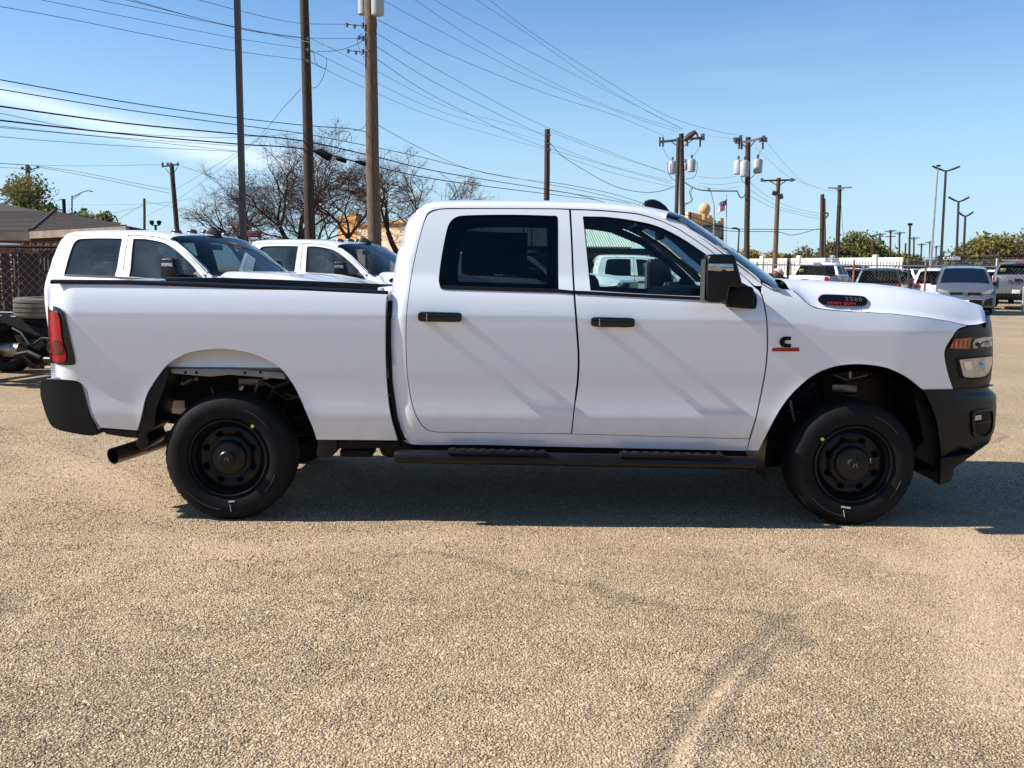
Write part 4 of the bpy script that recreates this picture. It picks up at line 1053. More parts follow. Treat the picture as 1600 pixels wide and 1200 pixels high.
def build_ground():
    xs = [-600, -300, -150, -90, -60, -40, -28, -20, -15, -12, -10, -8, -6.5, -5.5] + list(np.arange(-4.8, 4.81, .035)) + [5.5, 6.5, 8, 10, 12, 15, 20, 28, 40, 60, 90, 150, 300, 600]
    ys = [-400, -100, -30, -8, -2, 0, 1, 1.6] + list(np.arange(2.0, 9.0, .035)) + [9.5, 10.5, 12, 14, 17, 21, 26, 32, 40, 50, 65, 90, 130, 200, 400, 900, 1800]
    X, Y = np.meshgrid(xs, ys); n, m = X.shape
    Z = np.zeros_like(X)
    V = np.stack([X, Y, Z], -1).reshape(-1, 3)
    P2 = V[:, :2]
    nn = np.array([noise.noise(Vector((p[0] * 5, p[1] * 5, 0))) + .6 * noise.noise(Vector((p[0] * 19, p[1] * 19, 3))) if -5 < p[0] < 5 and 1.5 < p[1] < 9.2 else 0 for p in P2])
    def fld(L, P2=P2, nn=nn):
        out = np.zeros(len(P2))
        for pts, w, k in L:
            G = [px_ground(u, v) for u, v in pts]
            for a, b in zip(G[:-1], G[1:]):
                a = np.array(a); b = np.array(b); ab = b - a
                t = np.clip(((P2 - a) @ ab) / (ab @ ab), 0, 1)
                d = np.hypot(*(P2 - a - t[:, None] * ab).T) + nn * w * .8
                out = np.maximum(out, k * np.clip(1.35 - d / w, 0, 1))
        return out
    global FLD; FLD = fld
    dk = fld(DARK); pl = fld(PALE)
    V[:, 2] = -0.004 * dk + .002 * nn
    F = []
    idx = np.arange(n * m).reshape(n, m)
    F = np.stack([idx[:-1, :-1], idx[:-1, 1:], idx[1:, 1:], idx[1:, :-1]], -1).reshape(-1, 4).tolist()
    me = bpy.data.meshes.new('ground'); me.from_pydata(V.tolist(), [], F); me.update()
    for nm, arr in (('dark', dk), ('pale', pl)):
        a = me.attributes.new(nm, 'FLOAT', 'POINT'); a.data.foreach_set('value', arr.astype(np.float32))
    me.polygons.foreach_set('use_smooth', [True] * len(me.polygons))
    o = bpy.data.objects.new('ground', me); C.objects.link(o); tag(o, 'tan chip sealed lot with cracks and dusty patches', kind='structure')
    return o
def ground_mat():
    m, t, b = nodes('chip seal')
    N = t.nodes.new; L = t.links.new
    b.inputs['Roughness'].default_value = .92; b.inputs['Specular IOR Level'].default_value = .2
    g = N('ShaderNodeNewGeometry')
    def noi(s, d=4, r=.5):
        n = N('ShaderNodeTexNoise'); n.inputs['Scale'].default_value = s; n.inputs['Detail'].default_value = d; n.inputs['Roughness'].default_value = r
        L(g.outputs['Position'], n.inputs['Vector']); return n
    def ramp(src, a, b_, c0, c1):
        r = N('ShaderNodeValToRGB'); r.color_ramp.elements[0].position = a; r.color_ramp.elements[1].position = b_
        r.color_ramp.elements[0].color = (*c0, 1); r.color_ramp.elements[1].color = (*c1, 1); L(src, r.inputs[0]); return r
    def mixc(f, a, b_, mode='MIX'):
        x = N('ShaderNodeMixRGB'); x.blend_type = mode
        for s, i in ((f, 0), (a, 1), (b_, 2)):
            if isinstance(s, (int, float)): x.inputs[i].default_value = s
            elif isinstance(s, tuple): x.inputs[i].default_value = (*s, 1)
            else: L(s, x.inputs[i])
        return x.outputs[0]
    # warp for irregular stones
    nw = noi(65, 2); vm = N('ShaderNodeVectorMath'); vm.operation = 'SCALE'; vm.inputs['Scale'].default_value = .011
    L(nw.outputs['Color'], vm.inputs[0]); va = N('ShaderNodeVectorMath'); L(g.outputs['Position'], va.inputs[0]); L(vm.outputs[0], va.inputs[1])
    def vor(s, feat='F1'):
        v = N('ShaderNodeTexVoronoi'); v.feature = feat; v.inputs['Scale'].default_value = s; L(va.outputs[0], v.inputs['Vector']); return v
    v1 = vor(105); v2 = vor(210); 
    stone = N('ShaderNodeSeparateColor'); L(v1.outputs['Color'], stone.inputs[0])
    st2 = N('ShaderNodeSeparateColor'); L(v2.outputs['Color'], st2.inputs[0])
    c1 = N('ShaderNodeValToRGB'); e = c1.color_ramp.elements
    e[0].position = 0; e[0].color = (.05, .036, .026, 1); e[1].position = 1; e[1].color = (.95, .80, .60, 1)
    for p, c in ((.14, (.15, .11, .08)), (.35, (.49, .345, .21)), (.6, (.65, .475, .295)), (.85, (.78, .59, .39))):
        q = e.new(p); q.color = (*c, 1)
    L(stone.outputs[0], c1.inputs[0])
    c2 = ramp(st2.outputs[1], .1, .95, (.17, .12, .085), (.76, .58, .38))
    col = mixc(.45, c1.outputs[0], c2.outputs[0])
    # dark joints between the stones
    gap = N('ShaderNodeMapRange'); gap.inputs['From Min'].default_value = .25; gap.inputs['From Max'].default_value = .62; L(v1.outputs['Distance'], gap.inputs[0])
    nb = noi(1.1, 5, .6); dens = N('ShaderNodeMapRange'); dens.inputs['From Min'].default_value = .35; dens.inputs['From Max'].default_value = .7
    dens.inputs['To Min'].default_value = .35; dens.inputs['To Max'].default_value = 1.0; L(nb.outputs['Fac'], dens.inputs[0])
    gm = N('ShaderNodeMath'); gm.operation = 'MULTIPLY'; L(gap.outputs[0], gm.inputs[0]); L(dens.outputs[0], gm.inputs[1])
    col = mixc(gm.outputs[0], col, (.075, .052, .036))
    v3 = vor(38); s3 = N('ShaderNodeSeparateColor'); L(v3.outputs['Color'], s3.inputs[0])
    big = ramp(s3.outputs[0], .80, .95, (0, 0, 0), (.75, .75, .75)); bigd = ramp(s3.outputs[1], .84, .95, (0, 0, 0), (.7, .7, .7))
    blob = N('ShaderNodeMapRange'); blob.inputs['From Min'].default_value = .5; blob.inputs['From Max'].default_value = .25; L(v3.outputs['Distance'], blob.inputs[0])
    def mul(a, b_):
        x = N('ShaderNodeMath'); x.operation = 'MULTIPLY'; L(a, x.inputs[0]); L(b_, x.inputs[1]); return x.outputs[0]
    col = mixc(mul(big.outputs[0], blob.outputs[0]), col, (.84, .67, .46)); col = mixc(mul(bigd.outputs[0], blob.outputs[0]), col, (.10, .07, .05))
    v4 = vor(14); s4 = N('ShaderNodeSeparateColor'); L(v4.outputs['Color'], s4.inputs[0])
    pit = ramp(s4.outputs[0], .90, .97, (0, 0, 0), (.85, .85, .85)); pb = N('ShaderNodeMapRange'); pb.inputs['From Min'].default_value = .22; pb.inputs['From Max'].default_value = .12; L(v4.outputs['Distance'], pb.inputs[0])
    col = mixc(mul(pit.outputs[0], pb.outputs[0]), col, (.07, .05, .035))
    n9 = noi(6, 6, .75); col = mixc(ramp(n9.outputs['Fac'], .42, .62, (.22, .22, .22), (0, 0, 0)).outputs[0], col, (.20, .145, .095))
    # big soft patches, dust
    n1 = noi(.55, 6, .6); col = mixc(ramp(n1.outputs['Fac'], .35, .7, (0, 0, 0), (.40, .40, .40)).outputs[0], col, (.62, .45, .285))
    n2 = noi(.16, 4); col = mixc(ramp(n2.outputs['Fac'], .4, .7, (0, 0, 0), (.30, .30, .30)).outputs[0], col, (.30, .225, .155))
    at = N('ShaderNodeAttribute'); at.attribute_name = 'pale'
    fine = noi(260, 3); sand = ramp(fine.outputs['Fac'], .3, .7, (.37, .285, .19), (.60, .46, .31)).outputs[0]
    pm = N('ShaderNodeMath'); pm.operation = 'MULTIPLY'; pm.inputs[1].default_value = .8; L(at.outputs['Fac'], pm.inputs[0])
    col = mixc(pm.outputs[0], col, sand)
    ad = N('ShaderNodeAttribute'); ad.attribute_name = 'dark'
    dm = N('ShaderNodeMath'); dm.operation = 'MULTIPLY'; dm.inputs[1].default_value = .8; L(ad.outputs['Fac'], dm.inputs[0])
    tar = ramp(fine.outputs['Fac'], .35, .65, (.10, .078, .058), (.25, .20, .15)).outputs[0]
    col = mixc(dm.outputs[0], col, tar)
    col = mixc(1.0, col, (1.17, 1.16, 1.10), 'MULTIPLY')
    L(col, b.inputs['Base Color'])
    # relief
    inv = N('ShaderNodeMath'); inv.operation = 'SUBTRACT'; inv.inputs[0].default_value = 1; L(v1.outputs['Distance'], inv.inputs[1])
    hs = N('ShaderNodeMath'); hs.operation = 'MULTIPLY_ADD'; hs.inputs[1].default_value = .7; L(stone.outputs[2], hs.inputs[0]); L(inv.outputs[0], hs.inputs[2])
    om = N('ShaderNodeMath'); om.operation = 'SUBTRACT'; om.inputs[0].default_value = 1.0; L(pm.outputs[0], om.inputs[1])
    hm_ = N('ShaderNodeMath'); hm_.operation = 'MULTIPLY'; L(hs.outputs[0], hm_.inputs[0]); L(om.outputs[0], hm_.inputs[1])
    bp = N('ShaderNodeBump'); bp.inputs['Strength'].default_value = 1.0; bp.inputs['Distance'].default_value = .0075
    L(hm_.outputs[0], bp.inputs['Height']); L(bp.outputs[0], b.inputs['Normal'])
    return m
GM = ground_mat(); ground = build_ground(); ground.data.materials.append(GM)

# loose stones lying on the lot
def stones():
    rg = np.random.default_rng(4)
    bv = np.array([(1, 0, 0), (0, 1, 0), (-1, 0, 0), (0, -1, 0), (0, 0, 1.0), (.1, .1, -.6)])
    bf = np.array([(0, 1, 4), (1, 2, 4), (2, 3, 4), (3, 0, 4), (1, 0, 5), (2, 1, 5), (3, 2, 5), (0, 3, 5)])
    XY = []; SZ = []
    for (ya, yb, dens, sa, sb) in ((2.45, 3.4, 11500, .0026, .0030), (3.4, 4.6, 8000, .0028, .0034), (4.6, 6.2, 4200, .0032, .0040), (6.2, 9.0, 1500, .0036, .0048)):
        wd = yb * .60 + .25; k = int(dens * (yb - ya) * 2 * wd)
        y = rg.uniform(ya, yb, k); x = rg.uniform(-1, 1, k) * wd; ok = np.abs(x) < y * .60 + .2
        XY.append(np.stack([x, y], -1)[ok]); SZ.append((sa + sb * rg.random(k) ** 2.2)[ok])
    P = np.concatenate(XY); s = np.concatenate(SZ)
    z0 = np.zeros(len(P)); dk = FLD(DARK, P, z0); pl = FLD(PALE, P, z0)
    keep = rg.random(len(P)) > np.maximum(dk * .55, pl * .95); P = P[keep]; s = s[keep]; K = len(P)
    q = bv[None] * (1 + .30 * rg.standard_normal((K, 6, 1))) * s[:, None, None] * np.stack([np.ones(K), rg.uniform(.6, 1, K), rg.uniform(.40, .8, K)], -1)[:, None, :]
    a = rg.random(K) * 6.283; c, d = np.cos(a), np.sin(a)
    X = q[..., 0] * c[:, None] - q[..., 1] * d[:, None] + P[:, 0:1]; Y = q[..., 0] * d[:, None] + q[..., 1] * c[:, None] + P[:, 1:2]; Z = q[..., 2] + (s * .12)[:, None]
    V = np.stack([X, Y, Z], -1).reshape(-1, 3).astype(np.float32); F = (bf[None] + (np.arange(K) * 6)[:, None, None]).reshape(-1, 3).astype(np.int32)
    me = bpy.data.meshes.new('gravel'); me.vertices.add(len(V)); me.vertices.foreach_set('co', V.ravel())
    me.loops.add(F.size); me.loops.foreach_set('vertex_index', F.ravel()); me.polygons.add(len(F))
    me.polygons.foreach_set('loop_start', np.arange(0, F.size, 3, dtype=np.int32)); me.polygons.foreach_set('loop_total', np.full(len(F), 3, np.int32)); me.update(calc_edges=True)
    me.polygons.foreach_set('use_smooth', np.zeros(len(F), bool)); me.materials.append(GM)
    o = bpy.data.objects.new('gravel', me); C.objects.link(o); tag(o, 'fine loose gravel spread over the tan lot', kind='stuff')
    print('stones', K)
stones()
leafm = mat('dry leaves', (.30, .17, .07), .9, col2=(.55, .40, .20), scale=25, bump=.6, bscale=90)
vz = [(-16, 13.2), (-8.2, 13.4), (-6.0, 13.9), (-5, 16), (-16, 17)]
b = MB(); b.add([(x, y, .006) for x, y in vz], [tuple(range(5))]); b.build('verge', leafm, smooth=False, kind='structure', label='strip of dry leaves and dirt along the slatted fence')

# ================================================================== more pickups
SKIP = {'print_line', 'price_sticker', 'lug_nut', 'cap_emblem', 'paint_dot', 'paint_streak', 'paint_line', 'sidewall_ridge', 'handle_groove', 'handle_mount', 'stake_hole', 'shipping_label', 'bolt', 'bolt_hole', 'brake_line', 'clip', 'paper_tag', 'bracket', 'wheel_weight', 'cowl_bundle', 'fog_slat', 'tread_rib', 'badge_text', 'print', 'wiper', 'hitch_bracket', 'step_bracket', 'pipe_inside', 'pipe_plug', 'joint_seal', 'mirror_glass_'}
BEDP = {'bed_side', 'tail_light', 'bed_rail_cap', 'bed_inner_wall', 'bed_floor', 'bed_front_wall', 'tailgate', 'rear_bumper', 'bumper_bracket', 'bed_skirt', 'bed_sill', 'bed_mount', 'inner_wheelhouse', 'bed_flange', 'mud_flap', 'arch_liner', 'exhaust_pipe', 'muffler'}
kids = {}
for o in list(C.objects):
    if o.parent: kids.setdefault(o.parent.name, []).append(o)
def base(n): return n.split('.')[0]
def copy_kids(src, dst, skip):
    for ch in kids.get(src.name, []):
        if base(ch.name) in skip: continue
        c = ch.copy(); C.objects.link(c); c.parent = dst; copy_kids(ch, c, skip)
def pickup_copy(x, y, yaw, label, skip=(), scale=1):
    r = truck.copy(); C.objects.link(r); r.location = (x, y, 0); r.rotation_euler = (0, 0, yaw); r['label'] = label
    copy_kids(truck, r, SKIP | set(skip)); return r
def reglaze(root):
    for o in root.children_recursive:
        if base(o.name) in ('window', 'rear_window') and o.material_slots:
            o.material_slots[0].link = 'OBJECT'; o.material_slots[0].material = M_['g_dust']
clear = mat('marker lamp', (.03, .025, .02), .15, var=.3)
def lights(root):
    rows_ = rf_front
    for y in (-.55, -.28, 0, .28, .55):
        k = min(rows_, key=lambda p: abs(p[1] - y))
        b = MB(); b.lathe([(.05, -.02), (.045, .012), (.03, .022), (0, .026)], (0, 0, 0), 'Z', 10, False)
        b.V = [(k[0] - .13 + v[0] * 1.6, k[1] + v[1] * .8, k[2] + .012 + v[2] * 2) for v in b.V]
        b.build('marker_lamp', clear, root)
for t_ in [pickup_copy(-4.66, 12.2, R(-15), 'white crew cab chassis truck with no bed, right behind the nearest pickup\'s bed', BEDP)]:
    for o_ in list(t_.children_recursive):
        if base(o_.name) == 'wheel' and o_.location.x < 0: o_.location.x -= 1.25
    lights(t_); tr1 = t_; reglaze(t_)
    b = MB()
    for s in (-1, 1): b.box((-2.6, s * .43, .78), (3.8, .08, .20), bev=.01)
    b.build('frame_rail', M_['frame'], t_, kind='stuff')
    for s in (-1, 1): MB().box((-2.6, s * .43, .890), (3.8, .090, .012)).build('sunlit_rail_top', M_['white'], t_)  # white strips stand for sunlight on the tops of the dark rails
    b = MB()
    for x in (-.9, -1.5, -2.2, -2.9, -3.25): b.box((x, 0, .80), (.07, .85, .12))
    b.build('crossmember', M_['frame'], t_, kind='stuff')
    b = MB().lathe([(.20, -.12), (.35, -.125), (.385, -.10), (.39, -.068), (.372, -.064), (.372, -.054), (.39, -.05), (.392, -.012), (.374, -.008), (.374, .004), (.392, .008), (.39, .05), (.372, .054), (.372, .064), (.39, .068), (.385, .10), (.35, .125), (.20, .12)], (-1.22, -.35, 1.01), 'Z', 48, False)
    b.build('spare_tyre', M_['dusty'], t_, sharp=30)
    b = MB(); r1 = random.Random(8)
    for i in range(16):
        a = Vector((r1.uniform(-3.2, -.9), r1.uniform(-.85, -.35), r1.uniform(.4, .8))); c_ = a + Vector((r1.uniform(-.5, .5), r1.uniform(-.1, .2), r1.uniform(-.2, .2)))
        b.tube([a, (a + c_) / 2 + Vector((0, 0, .05)), c_], r1.uniform(.012, .035), 6)
    b.build('suspension_link', M_['frame'], t_, kind='stuff')
    MB().tube([(-2.7, -.62, .46), (-1.4, -.62, .48)], .09, 14).build('exhaust_pipe', M_['pipe'], t_)
    MB().lathe([(.12, -.2), (.14, -.1), (.14, .1), (.12, .2)], (-2.25, -.62, .55), 'X', 16).build('air_tank', M_['tan'], t_)
    b = MB().box((-2.3, -.75, .95), (.55, .5, .03)); b.V = [(v[0], v[1], v[2] + .06 * math.cos((v[0] + 2.3) * 3)) for v in b.V]; b.build('wheel_guard', M_['frame'], t_)
    MB().box((-.62, -.9, .56), (.22, .12, .10), bev=.02).build('cab_step', M_['white'], t_)
tr2 = pickup_copy(-3.25, 15.3, R(-17), 'white crew cab pickup second in the row, half hidden by the nearest pickup\'s cab'); lights(tr2); reglaze(tr2)
q = px(985, 442, 20.0)
tr4 = pickup_copy(q.x - 2.95 * math.cos(R(-17)) , 21.1, R(-17), 'white pickup whose hood and headlamp show low in the front door window')
tr3 = pickup_copy((925 - 800) / FP * 26.3 + .76, 27.3, 0, 'white crew cab pickup farthest back, framed by the nearest pickup\'s front door window')

# ================================================================== cars
carglass = glass('car glass', (.13, .16, .15), .20)
chain_dark = M_['trim']
silver = mat('silver paint', (.17, .17, .18), .35, metal=.5, coat=1, var=.05)
graphite = mat('graphite paint', (.19, .19, .195), .35, metal=.4, coat=1, var=.05)
darkp = mat('dark paint', (.035, .035, .042), .3, coat=1, var=.1)
whitep = mat('plain white paint', (.78, .78, .78), .4, coat=.8, var=.03)
platem = mat('paper plate', (.72, .70, .62), .7, var=.05)
yellowp = mat('yellow sticker', (.75, .68, .25), .7, var=.1)
def car(prof, width, paint, loc, rz, tops, win=None, wheels=(), wr=.36, tum=.22, zb=1.0, belt=None, **k):
    """prof: the outline along the middle, from the foot of the tail over the roof to the foot of the nose (x,z);
       tops: list of (first, last, name, material) spans of that outline; win: side windows"""
    root = empty('parked_car' if 'cat' not in k or k['cat'] != 'pickup truck' else 'parked_pickup', loc, rz, **k)
    hw = width / 2
    tz = lambda z: 0 if z < zb else tum * ((z - zb) / (max(p[1] for p in prof) - zb)) ** 1.15
    iny = lambda x, z: tz(z) + .03 * max(0, (.55 - z) / .3)
    xs_ = [p[0] for p in prof]; x0, x1 = min(xs_), max(xs_)
    def rowp(p, t):
        y = (hw - iny(*p)) * t
        ex_ = .10 * t ** 4 + .03 * t * t
        cx_ = (x0 + x1) / 2; dx = -ex_ if p[0] > cx_ else ex_
        endw = min(1, abs(p[0] - cx_) / (.5 * (x1 - x0)))
        return (p[0] + dx * endw ** 2, y, p[1] - .05 * t ** 4 * (1 if p[1] > .9 else 0))
    T = [-1, -.97, -.9, -.75, -.4, 0, .4, .75, .9, .97, 1]
    for (a, b_, nm, m) in tops:
        dense = []
        for i in range(a, b_):
            for q in (0, .33, .66): dense.append((prof[i][0] + (prof[i + 1][0] - prof[i][0]) * q, prof[i][1] + (prof[i + 1][1] - prof[i][1]) * q))
        dense.append(prof[b_])
        rows = [[rowp(p, t) for t in T] for p in dense]
        if m is carglass:
            inn = [[rowp(p, t * .9) for t in T] for p in dense]
            MB().grid([r_[:3] for r_ in rows]).build('pillar', paint, root); MB().grid([r_[-3:] for r_ in rows]).build('pillar', paint, root)
            MB().grid([[(v[0], v[1], v[2] - .004) for v in r_] for r_ in inn]).build(nm, carglass, root)
        else: MB().grid(rows).build(nm, m, root, sharp=45)
    out = []
    pp_ = prof[:]
    pts = [(rowp(p, 1)[0], rowp(p, 1)[2]) for p in pp_]
    front_bot = pts[-1]; rear_bot = pts[0]
    low = []
    for wx in sorted(wheels, reverse=True):
        low += [(wx + (wr + .06) * math.cos(a), wr + (wr + .06) * math.sin(a)) for a in np.linspace(R(-10), R(190), 10)]
    outl = pts + [(front_bot[0], .3)] + low + [(rear_bot[0], .3)]
    V, F, N = panel_geo(outl, lambda x, z: -hw + iny(x, z), [w[::-1] for w in (win or [])], .02, .12)
    for s in (1, -1):
        VV = [(v[0], v[1] * s, v[2]) for v in V]; FF = F if s == 1 else [tuple(f)[::-1] for f in F]
        mk('body_side', VV, FF, paint, root, N=[Vector((n[0], n[1] * s, n[2])) for n in N])
        for w in (win or []):
            V2, F2, N2 = panel_geo(w, lambda x, z: -hw + iny(x, z) + .012, (), 0, .2)
            mk('side_window', [(v[0], v[1] * s, v[2]) for v in V2], F2 if s == 1 else [tuple(f)[::-1] for f in F2], carglass, root)
    MB().box(((x0 + x1) / 2, 0, .45), ((x1 - x0) * .9, width * .86, .25)).build('underbody', M_['frame'], root)
    if zb > .9: MB().box(((x0 + x1) / 2 - .1, 0, .82), ((x1 - x0) * .55, width * .8, .3), bev=.05).build('seats', M_['cloth'], root)
    for wx in wheels:
        for s in (-1, 1):
            w = MB().lathe([(.21, -.02), (.22, -.11), (wr - .03, -.12), (wr, -.08), (wr, .08), (wr - .03, .12), (.22, .11)], (wx, s * (hw - .13), wr), 'Y', 28, False).build('wheel', M_['rubber'], root)
            MB().lathe([(.22, s * .10), (.20, s * .06), (.06, s * .05), (.05, s * .07), (0, s * .07)], (wx, s * (hw - .13), wr), 'Y', 20, False).build('rim', M_['steel'], w)
    root['_hw'] = hw
    return root
def tbox(root, nm, c, d, m, bev=.01, rot=None): return MB().box(c, d, rot, bev=bev).build(nm, m, root)
# profile: rear at -x, nose at +x
SUV = [(-2.35, .35), (-2.42, .62), (-2.38, .98), (-2.30, 1.10), (-2.02, 1.66), (-1.85, 1.74), (-.2, 1.80), (.45, 1.74), (1.20, 1.18), (1.45, 1.10), (2.10, .98), (2.32, .78), (2.35, .40)]
SUVT = [(0, 1, 'bumper', M_['plastic']), (1, 3, 'tailgate', None), (3, 4, 'rear_window', carglass), (4, 7, 'roof', None), (7, 8, 'windshield', carglass), (8, 10, 'hood', None), (10, 12, 'front_bumper', None)]
SUVW = [[(-2.0, 1.14), (-1.78, 1.62), (-1.05, 1.68), (-1.0, 1.14)], [(-.93, 1.14), (-.98, 1.68), (.0, 1.69), (.0, 1.14)], [(.07, 1.14), (.07, 1.69), (.40, 1.66), (.98, 1.16)]]
VAN = [(-2.45, .35), (-2.5, .62), (-2.45, 1.0), (-2.38, 1.12), (-2.15, 1.66), (-1.95, 1.76), (-.2, 1.84), (.62, 1.76), (1.58, 1.20), (1.72, 1.14), (2.25, .98), (2.42, .84), (2.50, .62), (2.48, .30)]
VANT = [(0, 1, 'bumper', None), (1, 3, 'tailgate', None), (3, 4, 'rear_window', carglass), (4, 7, 'roof', None), (7, 8, 'windshield', carglass), (8, 11, 'hood', None), (11, 13, 'front_bumper', None)]
VANW = [[(-2.15, 1.16), (-1.95, 1.64), (-1.05, 1.70), (-1.0, 1.14)], [(-.93, 1.14), (-.98, 1.70), (.15, 1.72), (.15, 1.14)], [(.22, 1.14), (.22, 1.72), (.58, 1.68), (1.30, 1.18)]]
def T_(tops, p): return [(a, b_, n, m or p) for a, b_, n, m in tops]
PK = [(-2.9, .45), (-2.95, .62), (-2.93, 1.35), (-2.88, 1.42), (-2.0, 1.42), (-1.05, 1.44), (-1.0, 1.48), (-.72, 1.90), (-.55, 1.99), (.35, 2.02), (.80, 1.95), (1.45, 1.42), (1.75, 1.36), (2.75, 1.25), (2.93, 1.05), (2.95, .55)]
PKT = [(0, 1, 'bumper', M_['chrome']), (1, 3, 'tailgate', None), (3, 6, 'bed_cover', M_['trim']), (6, 7, 'rear_window', carglass), (7, 10, 'roof', None), (10, 11, 'windshield', carglass), (11, 13, 'hood', None), (13, 15, 'front_mask', M_['plastic'])]
PKW = [[(-.72, 1.47), (-.60, 1.86), (.20, 1.90), (.22, 1.46)], [(.30, 1.46), (.28, 1.90), (.70, 1.86), (1.20, 1.46)]]

# minivan facing the camera
Yv = 36.9; xv = px(1487, 430, Yv).x
AIM = lambda x, y: math.atan2(-y, -x)
van = car(VAN, 2.0, silver, (xv, Yv, 0), R(-90) + R(2), T_(VANT, silver), VANW, (-1.55, 1.55), .35, .25, 1.05, label='silver grey minivan facing the camera in front of the chain link fence', cat='minivan')
van.location = (xv - 0, Yv, 0); van.rotation_euler.z = math.atan2(-Yv, -xv) + R(2)
van.location.x += 2.5 * math.cos(math.atan2(Yv, xv)); van.location.y += 2.5 * math.sin(math.atan2(Yv, xv)) - 1.0
tbox(van, 'grille', (2.43, 0, .80), (.08, 1.05, .10), M_['gloss'], .02)
tbox(van, 'lower_grille', (2.50, 0, .44), (.07, 1.15, .26), M_['trim'], .03)
tbox(van, 'grille_bar', (2.525, 0, .60), (.03, 1.2, .03), M_['chrome'], .008)
em = MB().tube([(2.49, .075 * math.cos(a), .80 + .05 * math.sin(a)) for a in np.linspace(0, 6.283, 17)], .010, 5, False).tube([(2.49, .04 * math.cos(a), .805 + .045 * math.sin(a)) for a in np.linspace(0, 6.283, 13)], .008, 5, False)
em.build('emblem', M_['chrome'], van)
for s in (-1, 1):
    V, F = prism([(s * .52, .79), (s * .58, .87), (s * .93, .98), (s * .96, .90), (s * .86, .80)], -2.44, -2.2, .01)
    V = [(-v[1] - .16 * (abs(v[0]) - .5), v[0], v[2]) for v in V]
    mk('headlight', V, F, M_['lens'], van, sharp=30)
    V, F = prism([(s * .62, .33), (s * .68, .60), (s * .95, .66), (s * .93, .36)], -2.44, -2.25, .02)
    V = [(-v[1] - .10 * (abs(v[0]) - .6) + .03, v[0], v[2]) for v in V]
    mk('fog_bezel', V, F, M_['gloss'] if s > 0 else M_['plastic'], van, sharp=30)
    tbox(van, 'side_mirror', (1.15, s * 1.08, 1.16), (.12, .20, .14), M_['gloss'], .04)
tbox(van, 'licence_plate', (2.55, 0.0, .50), (.02, .30, .13), platem, .003)
tbox(van, 'dashboard', (1.30, 0, 1.10), (.5, 1.5, .10), M_['cloth'], .03)
tbox(van, 'rear_view_mirror', (.85, 0, 1.55), (.03, .24, .07), M_['lens'], .01)
# grey pickup seen from behind
Yr = 42.0
def behind(u, Y, half, yaw):      # origin and heading of a car whose tail stands at depth Y in column u
    x = gx(u, Y); h = math.atan2(Y, x) + yaw
    return (x + half * math.cos(h), Y + half * math.sin(h), 0), h
def rear_pickup(u, Y, paint, label, bump_m, letters=None, yel=True, high=0.0, wr=.42, yaw=0.0, led=False):
    L_, h_ = behind(u, Y, 2.9, yaw)
    t = car(PK, 2.0, paint, (L_[0], L_[1], high), h_, T_(PKT, paint), PKW, (-1.85, 1.9), wr, .24, 1.42, label=label, cat='pickup truck')
    for p in list(t.children):
        if base(p.name) == 'bumper': p.data.materials[0] = bump_m
    for s in (-1, 1):
        tl_ = tbox(t, 'tail_light', (-2.90, s * .90, 1.13), (.12, .15, .46), M_['red'], .02)
        tbox(tl_, 'reverse_lamp', (-2.965, s * .90, 1.12), (.02, .08, .10), M_['lens'], .005)
    tbox(t, 'handle', (-2.955, 0, 1.20), (.03, .28, .10), M_['trim'], .01)
    tbox(t, 'licence_plate', (-2.98, .05, .70), (.02, .31, .16), platem, .004)
    tbox(t, 'brake_light', (-.72, 0, 1.955), (.06, .34, .04), M_['red'], .008)
    if yel: tbox(t, 'window_sticker', (-.985, .62, 1.62), (.02, .22, .15), yellowp, .003, Matrix.Rotation(R(-32), 3, 'Y'))
    if letters:
        cu = bpy.data.curves.new('badge_text', 'FONT'); cu.body = letters; cu.size = .22; cu.extrude = .006; cu.align_x = 'CENTER'; cu.space_character = 1.25
        o = bpy.data.objects.new('tmp', cu); C.objects.link(o); bpy.context.view_layer.update(); me = bpy.data.meshes.new_from_object(o); bpy.data.objects.remove(o)
        o = bpy.data.objects.new('badge_text', me); C.objects.link(o); me.materials.append(M_['trim']); o.parent = t
        o.location = (-2.985, 0, 1.05); o.rotation_euler = (R(90), 0, R(-90)); o.scale = (1.5, 1, 1)
    return t
rp = rear_pickup(1588, 41.0, graphite, 'graphite grey pickup at the right edge showing its tailgate, behind the fence', M_['plastic'], 'RAM', high=.10, wr=.46)
tbox(rp, 'light_bar', (-.45, .25, 2.06), (.10, .9, .06), M_['lens'], .01)
rear_pickup(1256, 41.5, whitep, 'white pickup with red brake lamp on its roof edge, tailgate towards the camera', M_['chrome'], None, yaw=R(-13))
rear_pickup(1306, 50.0, whitep, 'smaller white pickup between the white tailgate and the dark red vehicle', M_['chrome'], None, yel=False, yaw=R(-13))
def suv(u, Y, paint, label, yaw=0.0, cat='suv', w=1.92):
    L_, h_ = behind(u, Y, 2.4, yaw)
    t = car(SUV, w, paint, L_, h_, T_(SUVT, paint), SUVW, (-1.45, 1.45), .37, .26, 1.05, label=label, cat=cat)
    for s in (-1, 1): tbox(t, 'tail_light', (-2.33, s * .80, 1.0), (.12, .22, .16), M_['red'], .02)
    for s in (-1, 1): MB().tube([(-1.7, s * .62, 1.78), (-1.6, s * .62, 1.83), (.1, s * .62, 1.86), (.3, s * .62, 1.80)], .018, 6).build('roof_rail', M_['trim'], t)
    tbox(t, 'licence_plate', (-2.43, 0, .78), (.02, .31, .15), platem, .004)
    tbox(t, 'wiper', (-2.30, .1, 1.14), (.02, .4, .02), M_['trim'], .004)
    return t
suv(1369, 41.5, darkp, 'dark suv with a broad tinted rear window, behind the fence beside the rusty post', R(-5))
